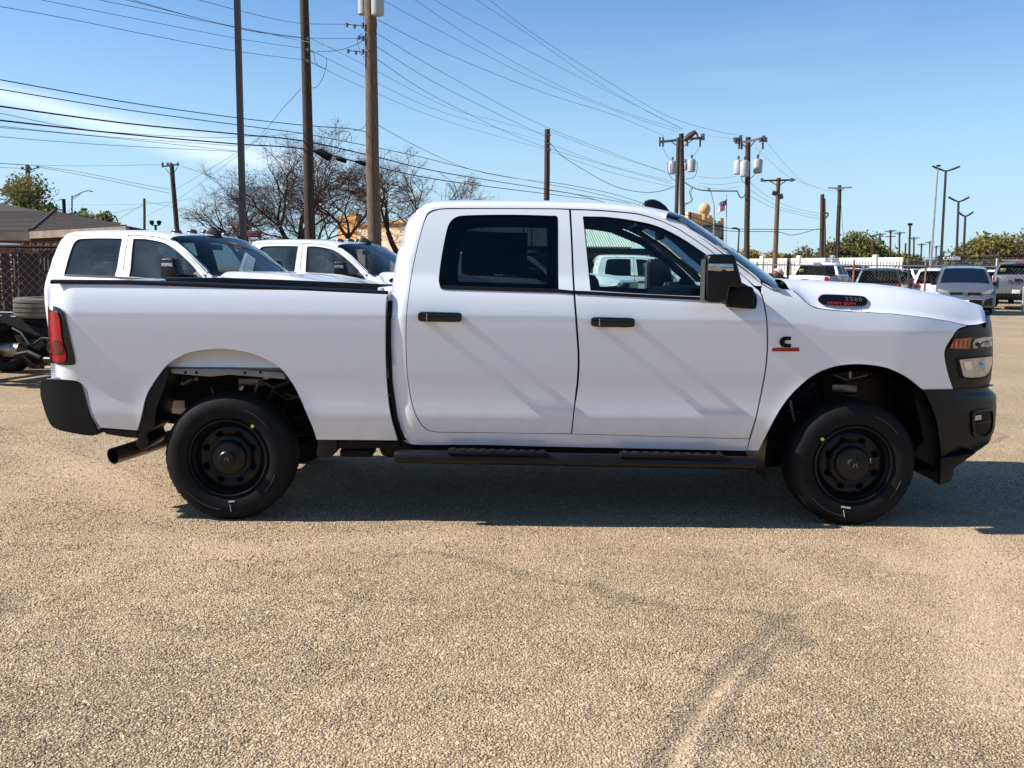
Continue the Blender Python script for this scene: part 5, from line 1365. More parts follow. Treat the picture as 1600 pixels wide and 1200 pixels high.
suv(1322, 46.5, mat('maroon paint', (.10, .02, .02), .3, coat=1), 'dark red suv partly hidden by the rusty fence post')
suv(1462, 41.5, whitep, 'white suv with dark rear glass, half hidden behind the silver minivan', w=1.95)
suv(1553, 50, whitep, 'white suv showing between the minivan and the graphite pickup', w=1.9)
fw_ = car(PK, 2.0, whitep, (gx(1421, 92), 92, 0), R(128), T_(PKT, whitep), PKW, (-1.85, 1.9), .42, .24, 1.42, label='distant white pickup with a grey tailgate out on the far lot', cat='pickup truck')
for p in list(fw_.children):
    if base(p.name) == 'tailgate': p.data.materials[0] = graphite
suv(1410, 88, darkp, 'distant dark suv just left of the far white pickup', R(10))

# ================================================================== fences
galv = mat('galvanised steel', (.42, .42, .42), .5, metal=.6, var=.15, rv=.1)
rust = mat('rusty post', (.30, .14, .08), .8, var=.4, scale=20)
def mesh_fence(root, a, b_, z0, z1, step, rad, m, sag=0.0):
    a = Vector(a); b_ = Vector(b_); L = (b_ - a).length; d = (b_ - a) / L; h = z1 - z0; mb = MB(); nrm = Vector((-d.y, d.x, 0))
    for sgn in (1, -1):
        k = -h
        while k < L + h:
            s0, s1 = k, k + h * sgn
            lo, hi = (s0, z0), (s1, z1)
            t0 = 0; t1 = 1
            for lim, side in ((0, 0), (L, 1)):
                f0 = lo[0] - lim; f1 = hi[0] - lim
                if side: f0, f1 = -f0, -f1
                if f0 < 0 and f1 < 0: t1 = -1
                elif f0 < 0: t0 = max(t0, -f0 / (f1 - f0))
                elif f1 < 0: t1 = min(t1, f0 / (f0 - f1))
            if t1 > t0:
                P0 = a + d * (lo[0] + (hi[0] - lo[0]) * t0); P1 = a + d * (lo[0] + (hi[0] - lo[0]) * t1)
                za = z0 + h * t0; zb_ = z0 + h * t1; off = nrm * (rad * sgn * .8)
                mb.tube([(P0.x + off.x, P0.y + off.y, za), (P1.x + off.x, P1.y + off.y, zb_)], rad, 3, False)
            k += step
    return mb.build('wire_mesh', m, root, smooth=False, kind='stuff')
# chain link fence across the lot, right
Yf = 39.6; fa_ = gx(1150, Yf); fb_ = gx(1640, Yf)
cf = empty('chain_link_fence', (0, 0, 0), label='chain link fence with thin rusty posts running past the parked cars at right', cat='fence')
mesh_fence(cf, (fa_, Yf, 0), (fb_, Yf, 0), .05, 1.80, .16, .0045, mat('dull wire', (.20, .19, .17), .6, var=.1))
MB().tube([(fa_, Yf, 1.84), (gx(1556, Yf), Yf, 1.84)], .03, 8).build('top_rail', galv, cf)
for u, m_, tz_ in ((1229, M_['trim'], 2.05), (1331, rust, 2.05), (1443, rust, 1.95), (1553, galv, 2.15), (1598, galv, 1.0), (1180, galv, 1.9)):
    MB().lathe([(.045, 0), (.045, tz_), (.03, tz_ + .03)], (gx(u, Yf), Yf, 0), 'Z', 8).build('fence_post', m_, cf)
for k in range(3):
    MB().tube([(fa_, Yf - .05 * k, 1.92 + .08 * k), (fb_, Yf - .05 * k, 1.92 + .08 * k)], .006, 3).build('top_wire', galv, cf)
# dark slatted chain link fence, left
brown = mat('brown slat', (.052, .022, .016), .75, var=.5, scale=6, stretch=(1, 1, .15))
Yl = 14.1; xa = -14.5; xb_ = -6.3
lf = empty('slatted_fence', (0, 0, 0), label='chain link fence filled with dark brown slats at the left edge', cat='fence')
mesh_fence(lf, (xa, Yl, 0), (xb_, Yl, 0), .04, 1.80, .118, .0024, mat('tan wire', (.34, .26, .22), .6, var=.2))
MB().tube([(xa, Yl, 1.81), (xb_, Yl, 1.81)], .024, 8).build('top_rail', M_['frame'], lf)
xx = xa + .03; ms = None
while xx < xb_:
    if ms is None:
        ms = MB().box((0, 0, .88), (.080, .008, 1.70)).build('slat', brown, lf, smooth=False); ms.location = (xx, Yl + .03, 0)
    else:
        c = ms.copy(); C.objects.link(c); c.parent = lf; c.location = (xx, Yl + .03 + rnd.uniform(-.006, .006), rnd.uniform(-.03, .05)); c.rotation_euler = (0, rnd.uniform(-.012, .012), 0)
    xx += .082
for x in (-13.2, -10.6, -8.0): MB().lathe([(.03, 0), (.03, 1.86), (.02, 1.88)], (x, Yl + .06, 0), 'Z', 8).build('fence_post', galv, lf)
b = MB(); xx = xa
while xx < xb_: b.tube([(xx - .02, Yl, 1.80), (xx, Yl, 1.87), (xx + .02, Yl, 1.80)], .004, 3, False); xx += .118
b.build('wire_tip', galv, lf, kind='stuff')
# pale strips woven into the mesh
for u, v0, v1 in ((22, 404, 440), (29, 450, 482), (69, 403, 423), (75, 404, 422), (63, 403, 412), (6, 470, 484)):
    p = px(u, v0, Yl - .02); q = px(u, v1, Yl - .02)
    MB().box(((p.x + q.x) / 2, Yl - .015, (p.z + q.z) / 2), (.012, .006, p.z - q.z)).build('loose_strip', M_['tan'], lf)

# pale upright-bar fence far right
Yw = 58.0; wfm = mat('cream painted metal', (.80, .76, .66), .6, var=.12, scale=3)
wf = empty('picket_fence', (0, 0, 0), label='long cream coloured metal picket wall beyond the parked pickups', cat='fence')
Ya_, Yb_ = 64.0, 53.0
x0 = 0.0; pA = Vector((gx(1150, Ya_), Ya_, 0)); pB = Vector((gx(1408, Yb_), Yb_, 0)); x1 = (pB - pA).length
wf.location = pA; wf.rotation_euler.z = math.atan2(pB.y - pA.y, pB.x - pA.x); Yw = 0.0
MB().box(((x0 + x1) / 2, Yw, 2.30), (x1 - x0, .10, .22)).build('top_rail', wfm, wf); MB().box(((x0 + x1) / 2, Yw, .35), (x1 - x0, .10, .3)).build('bottom_rail', wfm, wf)
xx = x0; pk = None
while xx < x1:
    if pk is None: pk = MB().box((0, 0, 1.35), (.13, .06, 1.8)).build('picket', wfm, wf, smooth=False); pk.location = (xx, Yw, 0)
    else: c = pk.copy(); C.objects.link(c); c.parent = wf; c.location = (xx, Yw, 0)
    xx += .205
for t_ in (.18, .42, .62, .86): MB().box((x1 * t_, -.03, 1.26), (.26, .26, 2.62), bev=.03).build('fence_post', wfm, wf)
x1 = gx(1408, 100); Yw = 96.0
gfm = mat('grey sheet', (.13, .13, .14), .7, var=.3)
gf = empty('sheet_fence', (0, 0, 0), label='dark grey sheet fence continuing right of the cream picket wall', cat='fence')
x2 = gx(1458, Yw + 4)
for i in range(6): MB().box((x1 + .1 + (x2 - x1) * (i + .5) / 6, Yw + 4, 1.45), ((x2 - x1) / 6 - .05, .05, 2.7)).build('panel', gfm, gf)
MB().box(((x1 + x2) / 2 + .1, Yw + 3.96, 2.85), (x2 - x1, .08, .06)).build('top_rail', galv, gf)

# ================================================================== buildings
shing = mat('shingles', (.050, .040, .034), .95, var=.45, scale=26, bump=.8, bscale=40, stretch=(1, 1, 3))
shing_lit = mat('sunlit shingles', (.19, .155, .13), .95, var=.3, scale=26, bump=.8, bscale=40, stretch=(1, 1, 3))  # lighter copy of the shingles, for the slope the sun strikes
fasc = mat('painted fascia', (.24, .17, .125), .8, var=.25, scale=4)
wallb = mat('brown siding', (.20, .085, .045), .85, var=.3, scale=3)
wallr = mat('brick red wall', (.26, .10, .055), .85, var=.2, scale=5)
hs_ = empty('brown_house', (0, 0, 0), label='low brown house with a dark shingled hip roof at far left', cat='house')
A = px(48, 362, 24.0); B2 = px(199, 355, 21.0); P0 = px(85, 331, 27.5)
ez_ = A.z; B2.z = ez_ + .03
L0 = Vector((-30, 24.6, ez_)); P1 = Vector((-30, 28.5, P0.z + .10)); Bk = Vector((B2.x - 2, 34, ez_))
def shingle_face(nm, q, m, rows=9, cols=7):        # courses of shingles, each course a thin step
    a, b_, c, d = [Vector(p) for p in q]            # eave a->b, ridge d->c
    n = (b_ - a).cross(d - a).normalized()
    if n.z < 0: n = -n
    mb = MB()
    for i in range(rows):
        t0, t1 = i / rows, (i + 1.12) / rows; t1 = min(t1, 1)
        p0, p1 = a.lerp(d, t0), b_.lerp(c, t0); q0, q1 = a.lerp(d, t1), b_.lerp(c, t1)
        u_ = n * .035; l_ = n * .005
        mb.add([p0 + u_, p1 + u_, q1 + l_, q0 + l_, p0, p1], [(0, 1, 2, 3), (4, 5, 1, 0)])
    return mb.build(nm, m, hs_, smooth=False)
shingle_face('roof_slope', (L0, A, P0, P1), shing_lit, 16)
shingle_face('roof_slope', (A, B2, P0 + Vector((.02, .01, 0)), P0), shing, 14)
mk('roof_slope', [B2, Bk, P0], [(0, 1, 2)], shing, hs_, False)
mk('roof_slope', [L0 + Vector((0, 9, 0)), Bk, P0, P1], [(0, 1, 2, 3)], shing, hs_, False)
MB().tube([A + Vector((0, 0, .03)), P0 + Vector((0, 0, .04))], .06, 5).build('hip_cap', shing, hs_)
# the higher ridge behind
R0_ = px(-40, 312, 31); R1_ = px(86, 333, 29); R2_ = px(-40, 350, 27.6)
mk('roof_slope', [R2_ + Vector((-6, 0, 0)), px(60, 340, 27.6), R1_, R0_, R0_ + Vector((-6, 0, .3))], [(0, 1, 2, 3, 4)], shing, hs_, False)
for (a, b_, hgt) in ((L0, A, .22), (A, B2, .17)):
    a = Vector(a); b_ = Vector(b_); d = (b_ - a); n = Vector((d.y, -d.x, 0)).normalized() * .04
    MB().add([a + n, b_ + n, b_ + n - Vector((0, 0, hgt)), a + n - Vector((0, 0, hgt)), a - n, b_ - n, b_ - n - Vector((0, 0, hgt)), a - n - Vector((0, 0, hgt))], [(0, 1, 2, 3)[::-1], (4, 5, 6, 7), (0, 1, 5, 4), (3, 2, 6, 7), (0, 4, 7, 3), (1, 2, 6, 5)]).build('fascia', fasc, hs_, smooth=False)
for (a, b_, m_) in ((L0, A, wallb), (A, B2, wallr)):
    a = Vector(a); b_ = Vector(b_); d = (b_ - a).normalized(); n = Vector((-d.y, d.x, 0)) * .45
    if n.y < 0: n = -n
    a = a + n - (d * .7 if m_ is wallr else d * 0); b_ = b_ + n - d * (.3 if m_ is wallr else -.2)
    nb_ = 12
    for i in range(nb_):
        z0 = (ez_ - .2) * i / nb_; z1 = (ez_ - .2) * (i + 1) / nb_ - .02
        MB().add([a + Vector((0, 0, z0 - a.z)), b_ + Vector((0, 0, z0 - b_.z)), b_ + Vector((0, 0, z1 - b_.z)) + n * .03, a + Vector((0, 0, z1 - a.z)) + n * .03], [(0, 1, 2, 3)]).build('siding_board', m_, hs_, smooth=False)
# ragged white awning trim
mb = MB(); p = px(-5, 379, 22.5); q = px(32, 381, 22.5)
n_ = 9
for i in range(n_):
    a = p.lerp(q, i / n_); b_ = p.lerp(q, (i + 1) / n_); mid = (a + b_) / 2
    mb.add([a, b_, mid - Vector((0, 0, .12)), a - Vector((0, 0, .04)), b_ - Vector((0, 0, .04)), a + Vector((0, .02, 0)), b_ + Vector((0, .02, 0))], [(0, 1, 4, 2, 3), (0, 5, 6, 1)])
aw = mb.build('scalloped_awning', whitep, None, smooth=False, label='torn white scalloped awning hanging under the brown house eave', cat='awning')
# vertical pale pickets behind the fence
for i in range(7):
    p = px(52 + i * 6, 381 + .5 * (i % 2), 14.4); q = px(52.8 + i * 6, 392, 14.4)
    c = MB().tube([q, p + Vector((.02 * (i % 2), 0, 0))], .009, 5).build('loose_strip', M_['tan'], lf)
# vent pipe and things on the roof
p = px(99.5, 312, 27); MB().lathe([(.05, -1.0), (.05, .02)], (p.x, p.y, p.z), 'Z', 8).build('vent_pipe', M_['frame'], hs_)

# building with a pale corrugated roof, seen through the cab
cor = mat('pale corrugated metal', (.50, .52, .46), .55, metal=.1, var=.08)
mbld = empty('metal_roof_building', (0, 0, 0), label='long building with a pale corrugated metal roof seen through the cab windows', cat='building')
xl_, xr_ = gx(690, 40, 2.5), gx(1040, 40, 2.5)
z0_ = px(900, 386, 40).z; z1_ = px(900, 343, 46).z
mb = MB(); N_ = 90; rows = [[], []]
for i in range(N_ * 2 + 1):
    x = xl_ + (xr_ - xl_) * i / (N_ * 2); dz = .03 if i % 2 else 0
    rows[0].append((x, 39.4, z0_ + dz)); rows[1].append((x, 46, z1_ + dz))
mb.grid(rows[::-1]).build('roof', cor, mbld, smooth=False)
mk('roof', [(xl_, 46, z1_), (xr_, 46, z1_), (xr_, 53, z0_), (xl_, 53, z0_)], [(0, 1, 2, 3)], cor, mbld, False)
MB().box(((xl_ + xr_) / 2, 40.1, z0_ / 2 - .1), (xr_ - xl_ - .2, .15, z0_ - .3)).build('wall', mat('dim wall', (.10, .095, .08), .9, var=.3, scale=2), mbld)
MB().box(((xl_ + xr_) / 2, 39.5, z0_ - .16), (xr_ - xl_, .12, .22)).build('eave_board', M_['frame'], mbld)
for i in range(6):
    x = gx(720 + i * 58, 40); MB().box((x, 39.98, z0_ - .55), (.35, .1, .5)).build('window', cor, mbld)
    MB().box((x + .9, 39.98, 1.05), (.9, .1, 2.0)).build('door', M_['frame'], mbld)
# orange building behind the bare trees
ob = empty('orange_building', (0, 0, 0), label='orange and cream stucco building behind the bare trees', cat='building')
om_ = mat('orange stucco', (.42, .22, .07), .9, var=.15, scale=3, bump=.2, bscale=20); cm_ = mat('cream stucco', (.60, .42, .27), .9, var=.12, scale=2, bump=.2, bscale=20)
a = px(527, 338, 50.5); b_ = px(557, 336, 48); c_ = px(700, 341, 42)
def wallseg(p, q, z, m, nm='wall', d=.3):
    p = Vector((p.x, p.y, 0)); q = Vector((q.x, q.y, 0)); n = Vector((-(q - p).y, (q - p).x, 0)).normalized() * d
    V = [p, q, q + n, p + n]; V = V + [v + Vector((0, 0, z)) for v in V]
    return mk(nm, V, [(0, 1, 5, 4), (1, 2, 6, 5), (2, 3, 7, 6), (3, 0, 4, 7), (4, 5, 6, 7)], m, ob, False)
wallseg(a, b_, a.z, om_); wallseg(b_ + Vector((.02, 0, 0)), c_, c_.z - .1, cm_); 
bk1 = Vector((c_.x, 60, 0)); wallseg(c_, bk1, c_.z - .15, cm_)
for i in range(4):
    t_ = .15 + i * .2; q_ = b_.lerp(c_, t_); w_ = MB().box((0, 0, 1.9), (.6, .1, 1.1)).build('window', M_['gloss'], ob); w_.location = (q_.x, q_.y, 0); w_.rotation_euler.z = math.atan2(c_.y - b_.y, c_.x - b_.x)
cpg = MB().box((0, 0, 0), ((Vector((c_.x, c_.y, 0)) - Vector((b_.x, b_.y, 0))).length, .34, .12)).build('coping', om_, ob); cpg.location = ((b_.x + c_.x) / 2, (b_.y + c_.y) / 2, c_.z - .05); cpg.rotation_euler.z = math.atan2(c_.y - b_.y, c_.x - b_.x)
# red notice board on the lot
rs = empty('notice_board', (0, 0, 0), label='small dark red board behind the steel pole', cat='sign')
p = px(396, 366, 26); MB().box((p.x, 26, p.z), (.42, .04, .17), bev=.005).build('board', mat('red board', (.16, .03, .03), .7), rs)
for s in (-.17, .17): MB().lathe([(.02, 0), (.02, p.z - .05)], (p.x + s, 26.04, 0), 'Z', 6).build('leg', M_['frame'], rs)
for k in range(2): MB().box((p.x, 25.975, p.z + .03 - k * .06), (.3, .006, .012)).build('stripe', M_['tan'], rs)
# floodlights on a short mast beyond the chassis truck
fl_ = empty('floodlight_mast', (0, 0, 0), label='pair of small floodlights on a short mast above the chassis truck roof', cat='floodlight')
p = px(243, 352, 24)
MB().lathe([(.03, 0), (.03, p.z)], (p.x, 24, 0), 'Z', 6).build('mast', M_['frame'], fl_)
MB().tube([(p.x - .1, 24, p.z), (p.x + .1, 24, p.z)], .012, 5).build('crossbar', M_['frame'], fl_)
for s in (-1, 1): MB().lathe([(.03, -.04), (.055, .0), (.06, .05), (.02, .07)], (p.x + s * .09, 24, p.z + .05), 'Z', 10).build('lamp', M_['frame'], fl_)

# castle-like tower with a sign and a dome
tw = empty('tower_building', (0, 0, 0), label='sandy orange tower with stepped parapet, round dome and grey sign board', cat='building')
Yt = 90.0
tmat = mat('shaded sandy stucco', (.44, .26, .12), .9, var=.12, scale=.7, bump=.2, bscale=6); tlit = mat('sunlit sandy stucco', (.62, .40, .18), .9, var=.1, scale=1)  # one stucco in two tones: shaded front, sunlit other faces
xl2, xr2 = px(1078, 380, Yt).x, px(1131, 380, Yt).x; zt = px(1100, 336, Yt).z
pr = []
def up_(u, v): p = px(u, v, Yt); return (p.x, p.z)
outl = [up_(1077.5, 440), up_(1131, 440), up_(1131, 341), up_(1126, 340), up_(1126, 345), up_(1123, 345), up_(1123, 348.5), up_(1119, 348.5), up_(1119, 344), up_(1117, 344), up_(1117, 340.5), up_(1113, 340), up_(1112, 336.5), up_(1108, 336), up_(1107, 340), up_(1103, 341), up_(1103, 344), up_(1097, 343), up_(1097, 335), up_(1092, 334.5), up_(1077.5, 331)]
outl = [(x, max(z, 0)) for x, z in outl]
V, F = prism(outl, Yt, Yt + .5); mk('front_wall', V, F, tmat, tw, False)
V, F = prism([(x + .6, z - .1 if z > 1 else z) for x, z in outl], Yt + 3.2, Yt + 3.6); mk('rear_wall', V, F, tlit, tw, False)
MB().box((xl2 - .12, Yt + 1.8, zt / 2 + .15), (.3, 3.6, zt + .25)).build('side_wall', tlit, tw); MB().box((xr2 - .2, Yt + 1.8, zt / 2 - .3), (.3, 2.6, zt - .7)).build('side_wall', tlit, tw)
MB().box(((xl2 + xr2) / 2, Yt + 1.8, zt - 1.6), (xr2 - xl2 - .4, 3, .3)).build('roof', tlit, tw)
dc = px(1101, 327, Yt + 1.6); dr = 9.2 / FP * Yt
mb = MB(); prf = []
for i in range(13):
    a = -math.pi / 2 * .9 + (math.pi * .95) * i / 12; prf += [(dr * math.cos(a) * (1 if i % 2 else .96), dr * 1.05 * math.sin(a))]
mb.lathe(prf, dc, 'Z', 24).build('dome', tlit, tw); MB().lathe([(dr * .9, -1.6), (dr * .8, -.45)], dc, 'Z', 16).build('dome_base', tlit, tw)
s0, s1 = px(1099.5, 352, Yt - .3), px(1129, 374, Yt - .3)
sgn = MB().box(((s0.x + s1.x) / 2, Yt - .3, (s0.z + s1.z) / 2), (s1.x - s0.x, .5, s0.z - s1.z), bev=.03).build('sign_board', M_['frame'], tw)
s2, s3 = px(1110, 354.5, Yt - .3), px(1127.5, 371.5, Yt - .3)
MB().box(((s2.x + s3.x) / 2, Yt - .58, (s2.z + s3.z) / 2), (s3.x - s2.x, .06, s2.z - s3.z)).build('sign_face', mat('grey sign', (.14, .15, .13), .6, var=.5, scale=3), sgn)
MB().box((s0.x + .35, Yt - .58, (s0.z + s1.z) / 2), (.5, .05, (s0.z - s1.z) * .8)).build('sign_face', mat('grey sign b', (.10, .11, .11), .6, var=.3, scale=3), sgn)

# dark canopy building with white letters
cb_ = empty('canopy_building', (0, 0, 0), label='low black canopy building with white block letters on its edge', cat='building')
Yc_ = 72.0; bl = mat('black cladding', (.018, .018, .019), .6, var=.3, scale=2)
cx_0, cx_1 = gx(1456, Yc_, 2.3), gx(1660, Yc_, 2.3)
def span(u0_, u1_, v0_, v1_, Y, d, m, nm, par):
    a = px(u0_, v0_, Y); b_ = px(u1_, v1_, Y); return MB().box(((a.x + b_.x) / 2, Y, (a.z + b_.z) / 2), (b_.x - a.x, d, abs(a.z - b_.z))).build(nm, m, par)
span(1455, 1700, 402.5, 405.0, Yc_ - 1, 4, bl, 'roof_edge', cb_); span(1462, 1700, 405.2, 409.5, Yc_ - .7, 3.4, gfm, 'fascia', cb_)
span(1545, 1700, 398, 402.3, Yc_ - 4, 3, bl, 'upper_roof', cb_); span(1556, 1700, 402.5, 404.5, Yc_ - 4, 2.6, wallb, 'upper_fascia', cb_)
span(1462, 1700, 414, 425, Yc_ + 5, .3, bl, 'wall', cb_)
for u in range(1466, 1640, 18):
    p = px(u, 409, Yc_); MB().box((p.x, Yc_, p.z / 2), (.14, .14, p.z)).build('column', gfm, cb_)
lw_ = mat('white letter', (.75, .75, .75), .5, var=.02)
cu = bpy.data.curves.new('t', 'FONT'); cu.body = 'CAR'; cu.size = .36; cu.extrude = .03; cu.offset = .022; cu.space_character = 1.1
o = bpy.data.objects.new('tmp', cu); C.objects.link(o); bpy.context.view_layer.update(); me = bpy.data.meshes.new_from_object(o); bpy.data.objects.remove(o)
xs_ = [v.co.x for v in me.vertices]; wtx = max(xs_) - min(xs_); ht = max(v.co.y for v in me.vertices)
p0 = px(1471, 406, Yc_ - 3.2); p1 = px(1487, 401, Yc_ - 3.2)
o = bpy.data.objects.new('sign_text', me); C.objects.link(o); me.materials.append(lw_); o.parent = cb_; o.location = p0; o.rotation_euler = (R(90), 0, 0); o.scale = ((p1.x - p0.x) / wtx, (p1.z - p0.z) / ht, 1); o.location.y -= .3
span(1466, 1504, 399.6, 409, Yc_ - 2.9, .3, bl, 'sign_back', cb_)
span(1488.3, 1493, 401, 406, Yc_ - 3.2, .1, lw_, 'sign_block', cb_); span(1494.2, 1500, 401, 406, Yc_ - 3.2, .1, lw_, 'sign_block', cb_)

# ================================================================== poles, lamps, wires
wood = mat('weathered pole wood', (.060, .036, .024), .9, var=.5, scale=9, bump=.9, bscale=30, stretch=(6, 6, .5))
woodl = mat('pale pole wood', (.15, .095, .060), .9, var=.5, scale=9, bump=.9, bscale=30, stretch=(6, 6, .5))
steelb = mat('bronze painted steel', (.040, .032, .028), .55, var=.15, scale=2)
wirem = mat('cable black', (.005, .006, .007), .7, var=.1, spec=.1); wireg = mat('wire grey', (.05, .06, .065), .6, var=.1)
insul = mat('insulator', (.10, .09, .09), .4, var=.2); canm = mat('transformer grey', (.36, .36, .36), .55, var=.08)
def pole(top, bot, Y, r0_, r1_, m, label, name='utility_pole', cat='utility pole', group=None, seg=12):
    a = px(top[0], top[1], Y); b_ = px(bot[0], bot[1], Y)
    d = (b_ - a); g_ = a + d * ((a.z + .3) / (a.z - b_.z)) if a.z > b_.z else b_
    root = empty(name, (g_.x, g_.y, 0), label=label, cat=cat, group=group)
    org = Vector((g_.x, g_.y, 0)); pts = [g_.lerp(a, i / 8) - org for i in range(9)]
    rr_ = [r1_ + (r0_ - r1_) * i / 8 for i in range(9)]
    if m in (wood, woodl): pts = [p + Vector((rnd.uniform(-.012, .012), 0, 0)) for p in pts]
    MB().tube(pts, rr_, seg).build('pole_shaft', m, root)
    root['_t'] = (a.x, a.y, a.z)
    return root
def rel(root, u, v, Y): return px(u, v, Y) - Vector(root.location)
def pt(root, pts, r_, m, nm, n=6, Y=None, curve=False, **k):
    Q = [px(p[0], p[1], p[2] if len(p) > 2 else Y) - Vector(root.location) for p in pts]
    if curve and len(Q) > 2:
        out = []
        for i in range(len(Q) - 1):
            p0 = Q[max(i - 1, 0)]; p1 = Q[i]; p2 = Q[i + 1]; p3 = Q[min(i + 2, len(Q) - 1)]
            for j in range(6):
                t = j / 6; out.append(.5 * ((2 * p1) + (p2 - p0) * t + (2 * p0 - 5 * p1 + 4 * p2 - p3) * t * t + (3 * p1 - p0 - 3 * p2 + p3) * t ** 3))
        out.append(Q[-1]); Q = out
    return MB().tube(Q, r_, n, True).build(nm, m, root, **k)
# near poles
Ys = 24.0
ps = pole((369.5, -40), (380.5, 380), Ys, .092, .10, steelb, 'square bronze steel pole, leftmost of the three tall near poles', 'steel_pole', 'pole', seg=4)
p1_ = pole((473.5, -60), (485, 380), 27, .115, .165, wood, 'dark wooden utility pole in the middle of the three tall near poles')
p2_ = pole((577, -60), (585, 380), 25, .145, .19, woodl, 'thick wooden utility pole with a grey transformer, rightmost of the three near poles')
for v in (60, 77.5, 95):
    pt(p1_, [(477, v), (484, v)], .022, insul, 'insulator', Y=26.85); pt(p1_, [(481.5, v - 2), (481.5, v + 3)], .035, insul, 'insulator', 8, 26.85)
for v, l in ((40, 541), (60, 560), (81, 543)):
    pt(p2_, [(l, v - 2), (l + 22, v), (572, v)], .012, insul, 'insulator_rod', 5, 24.9)
    for uu in ((l + 1, v - 4, v + 2), (l + 13, v - 2, v + 4), (567, v - 4, v + 4)): pt(p2_, [(uu[0], uu[1]), (uu[0], uu[2])], .035, insul, 'insulator', 8, 24.9)
tc1 = px(589, 12, 24.7) - p2_.location; MB().lathe([(.10, -.18), (.15, -.16), (.16, -.12), (.16, .5), (.1, .56)], (tc1.x + .02, tc1.y, tc1.z - .02), 'Z', 18).build('transformer', canm, p2_)
tc1 = px(568.5, 10, 25.4) - p2_.location; MB().lathe([(.10, -.22), (.15, -.2), (.15, .5), (.1, .56)], tc1, 'Z', 18).build('transformer', canm, p2_)
loops = [(p1_, [(482, 78), (491, 85), (492, 95), (500, 104), (508, 107), (510, 101)], 26.8), (p1_, [(482, 96), (490, 100), (503, 106)], 26.8), (p1_, [(509, 107), (505, 120), (500, 130), (494, 136), (485, 138)], 26.8),
         (p1_, [(483, 78), (500, 86), (510, 92), (510, 104)], 26.8), (p2_, [(570, 62), (555, 70), (535, 77), (515, 80), (495, 80)], 25), (p2_, [(566, 52), (558, 60), (561, 75), (563, 84), (571, 91)], 24.9),
         (p2_, [(588, 28), (589, 40), (587, 50)], 24.8), (p2_, [(568, 26), (568, 38), (570, 48)], 24.8), (p2_, [(573, 187), (571, 196), (563, 202), (551, 205)], 24.9),
         (p2_, [(497, 200), (508, 207), (520, 210), (530, 206), (545, 205)], 25.5), (p2_, [(545, 206), (549, 214), (549, 222)], 25.3), (p2_, [(549, 207), (543, 214), (541, 220)], 25.3)]
for root, pts, Y in loops: pt(root, pts, .008, wireg, 'jumper_wire', 4, Y, True)
# splice boxes on the cable
pt(p1_, [(489, 235.5), (500, 237.5), (515, 246), (518, 247)], [.02, .10, .11, .03], wirem, 'splice_case', 8, 26.6)
pt(p1_, [(525, 248), (533, 249), (541, 252)], [.03, .07, .06], wirem, 'splice_case', 8, 26.5); pt(p1_, [(555, 252), (566, 255), (572, 257)], [.03, .06, .05], wirem, 'splice_case', 8, 26.3)
def wires(root, L, r_, m, n=4):
    for pts in L: pt(root, pts, r_, m, 'wire', n, None, True)
# upper thin wires (left span, into the two wooden poles)
wires(p2_, [[(300, -3, 21), (400, 23, 23), (467, 36, 24), (541, 38, 25)], [(180, -8, 20), (340, 36, 22.5), (467, 58, 24), (570, 60, 25)]], .007, wireg)
wires(p1_, [[(140, -3, 20), (340, 37, 24), (400, 50, 25.5), (478, 60.5, 27)], [(175, -6, 20), (340, 36, 24), (430, 55, 26), (545, 79, 25)], [(40, -5, 20), (200, 27, 22), (370, 60, 25), (478, 76, 27)], [(-30, 5, 20), (100, 28, 21), (240, 56, 23), (370, 80, 25), (478, 94, 27)]], .007, wireg)
# thick cables, left span
wires(p1_, [[(-60, 113, 19), (0, 124.5, 20), (200, 160, 23), (370, 184, 25.5), (478, 196, 27), (545, 201, 26), (572, 206, 25)], [(-60, 129, 19), (0, 139.5, 20), (200, 172, 23), (370, 195, 25.5), (478, 209, 27)], [(478, 209, 27), (575, 228, 31), (660, 246, 36), (760, 270, 45), (855, 287, 60)]], .013, wirem)
wires(p1_, [[(-60, 156, 19), (0, 166, 20), (200, 193, 23), (370, 209.5, 25.5), (478, 221, 27), (585, 244.5, 32), (700, 271, 40), (855, 296, 60), (985, 318, 75)], [(-60, 180, 19), (0, 188, 20), (200, 210, 23), (370, 225, 25.5), (478, 233.5, 27), (585, 260, 32), (700, 283, 40), (855, 303, 60), (930, 312, 68)]], .021, wirem)
wires(p1_, [[(-40, 170, 26), (0, 177, 27), (140, 203, 30), (300, 214, 34), (380, 214, 36), (480, 208, 30)], [(-40, 192, 26), (0, 197, 27), (160, 213, 31), (370, 228, 36)], [(-40, 194, 26), (0, 199, 27), (180, 216, 31), (370, 236, 36)], [(-40, 208, 26), (0, 213.5, 27), (160, 226, 31), (372, 237, 36)]], .009, wireg, 3)
wires(p1_, [[(470, 139, 26.8), (440, 172, 30), (415, 202, 33), (380, 232, 38), (275, 296, 60)], [(420, 205, 33), (380, 236, 38), (280, 310, 60), (215, 345, 72)]], .009, wireg, 3)
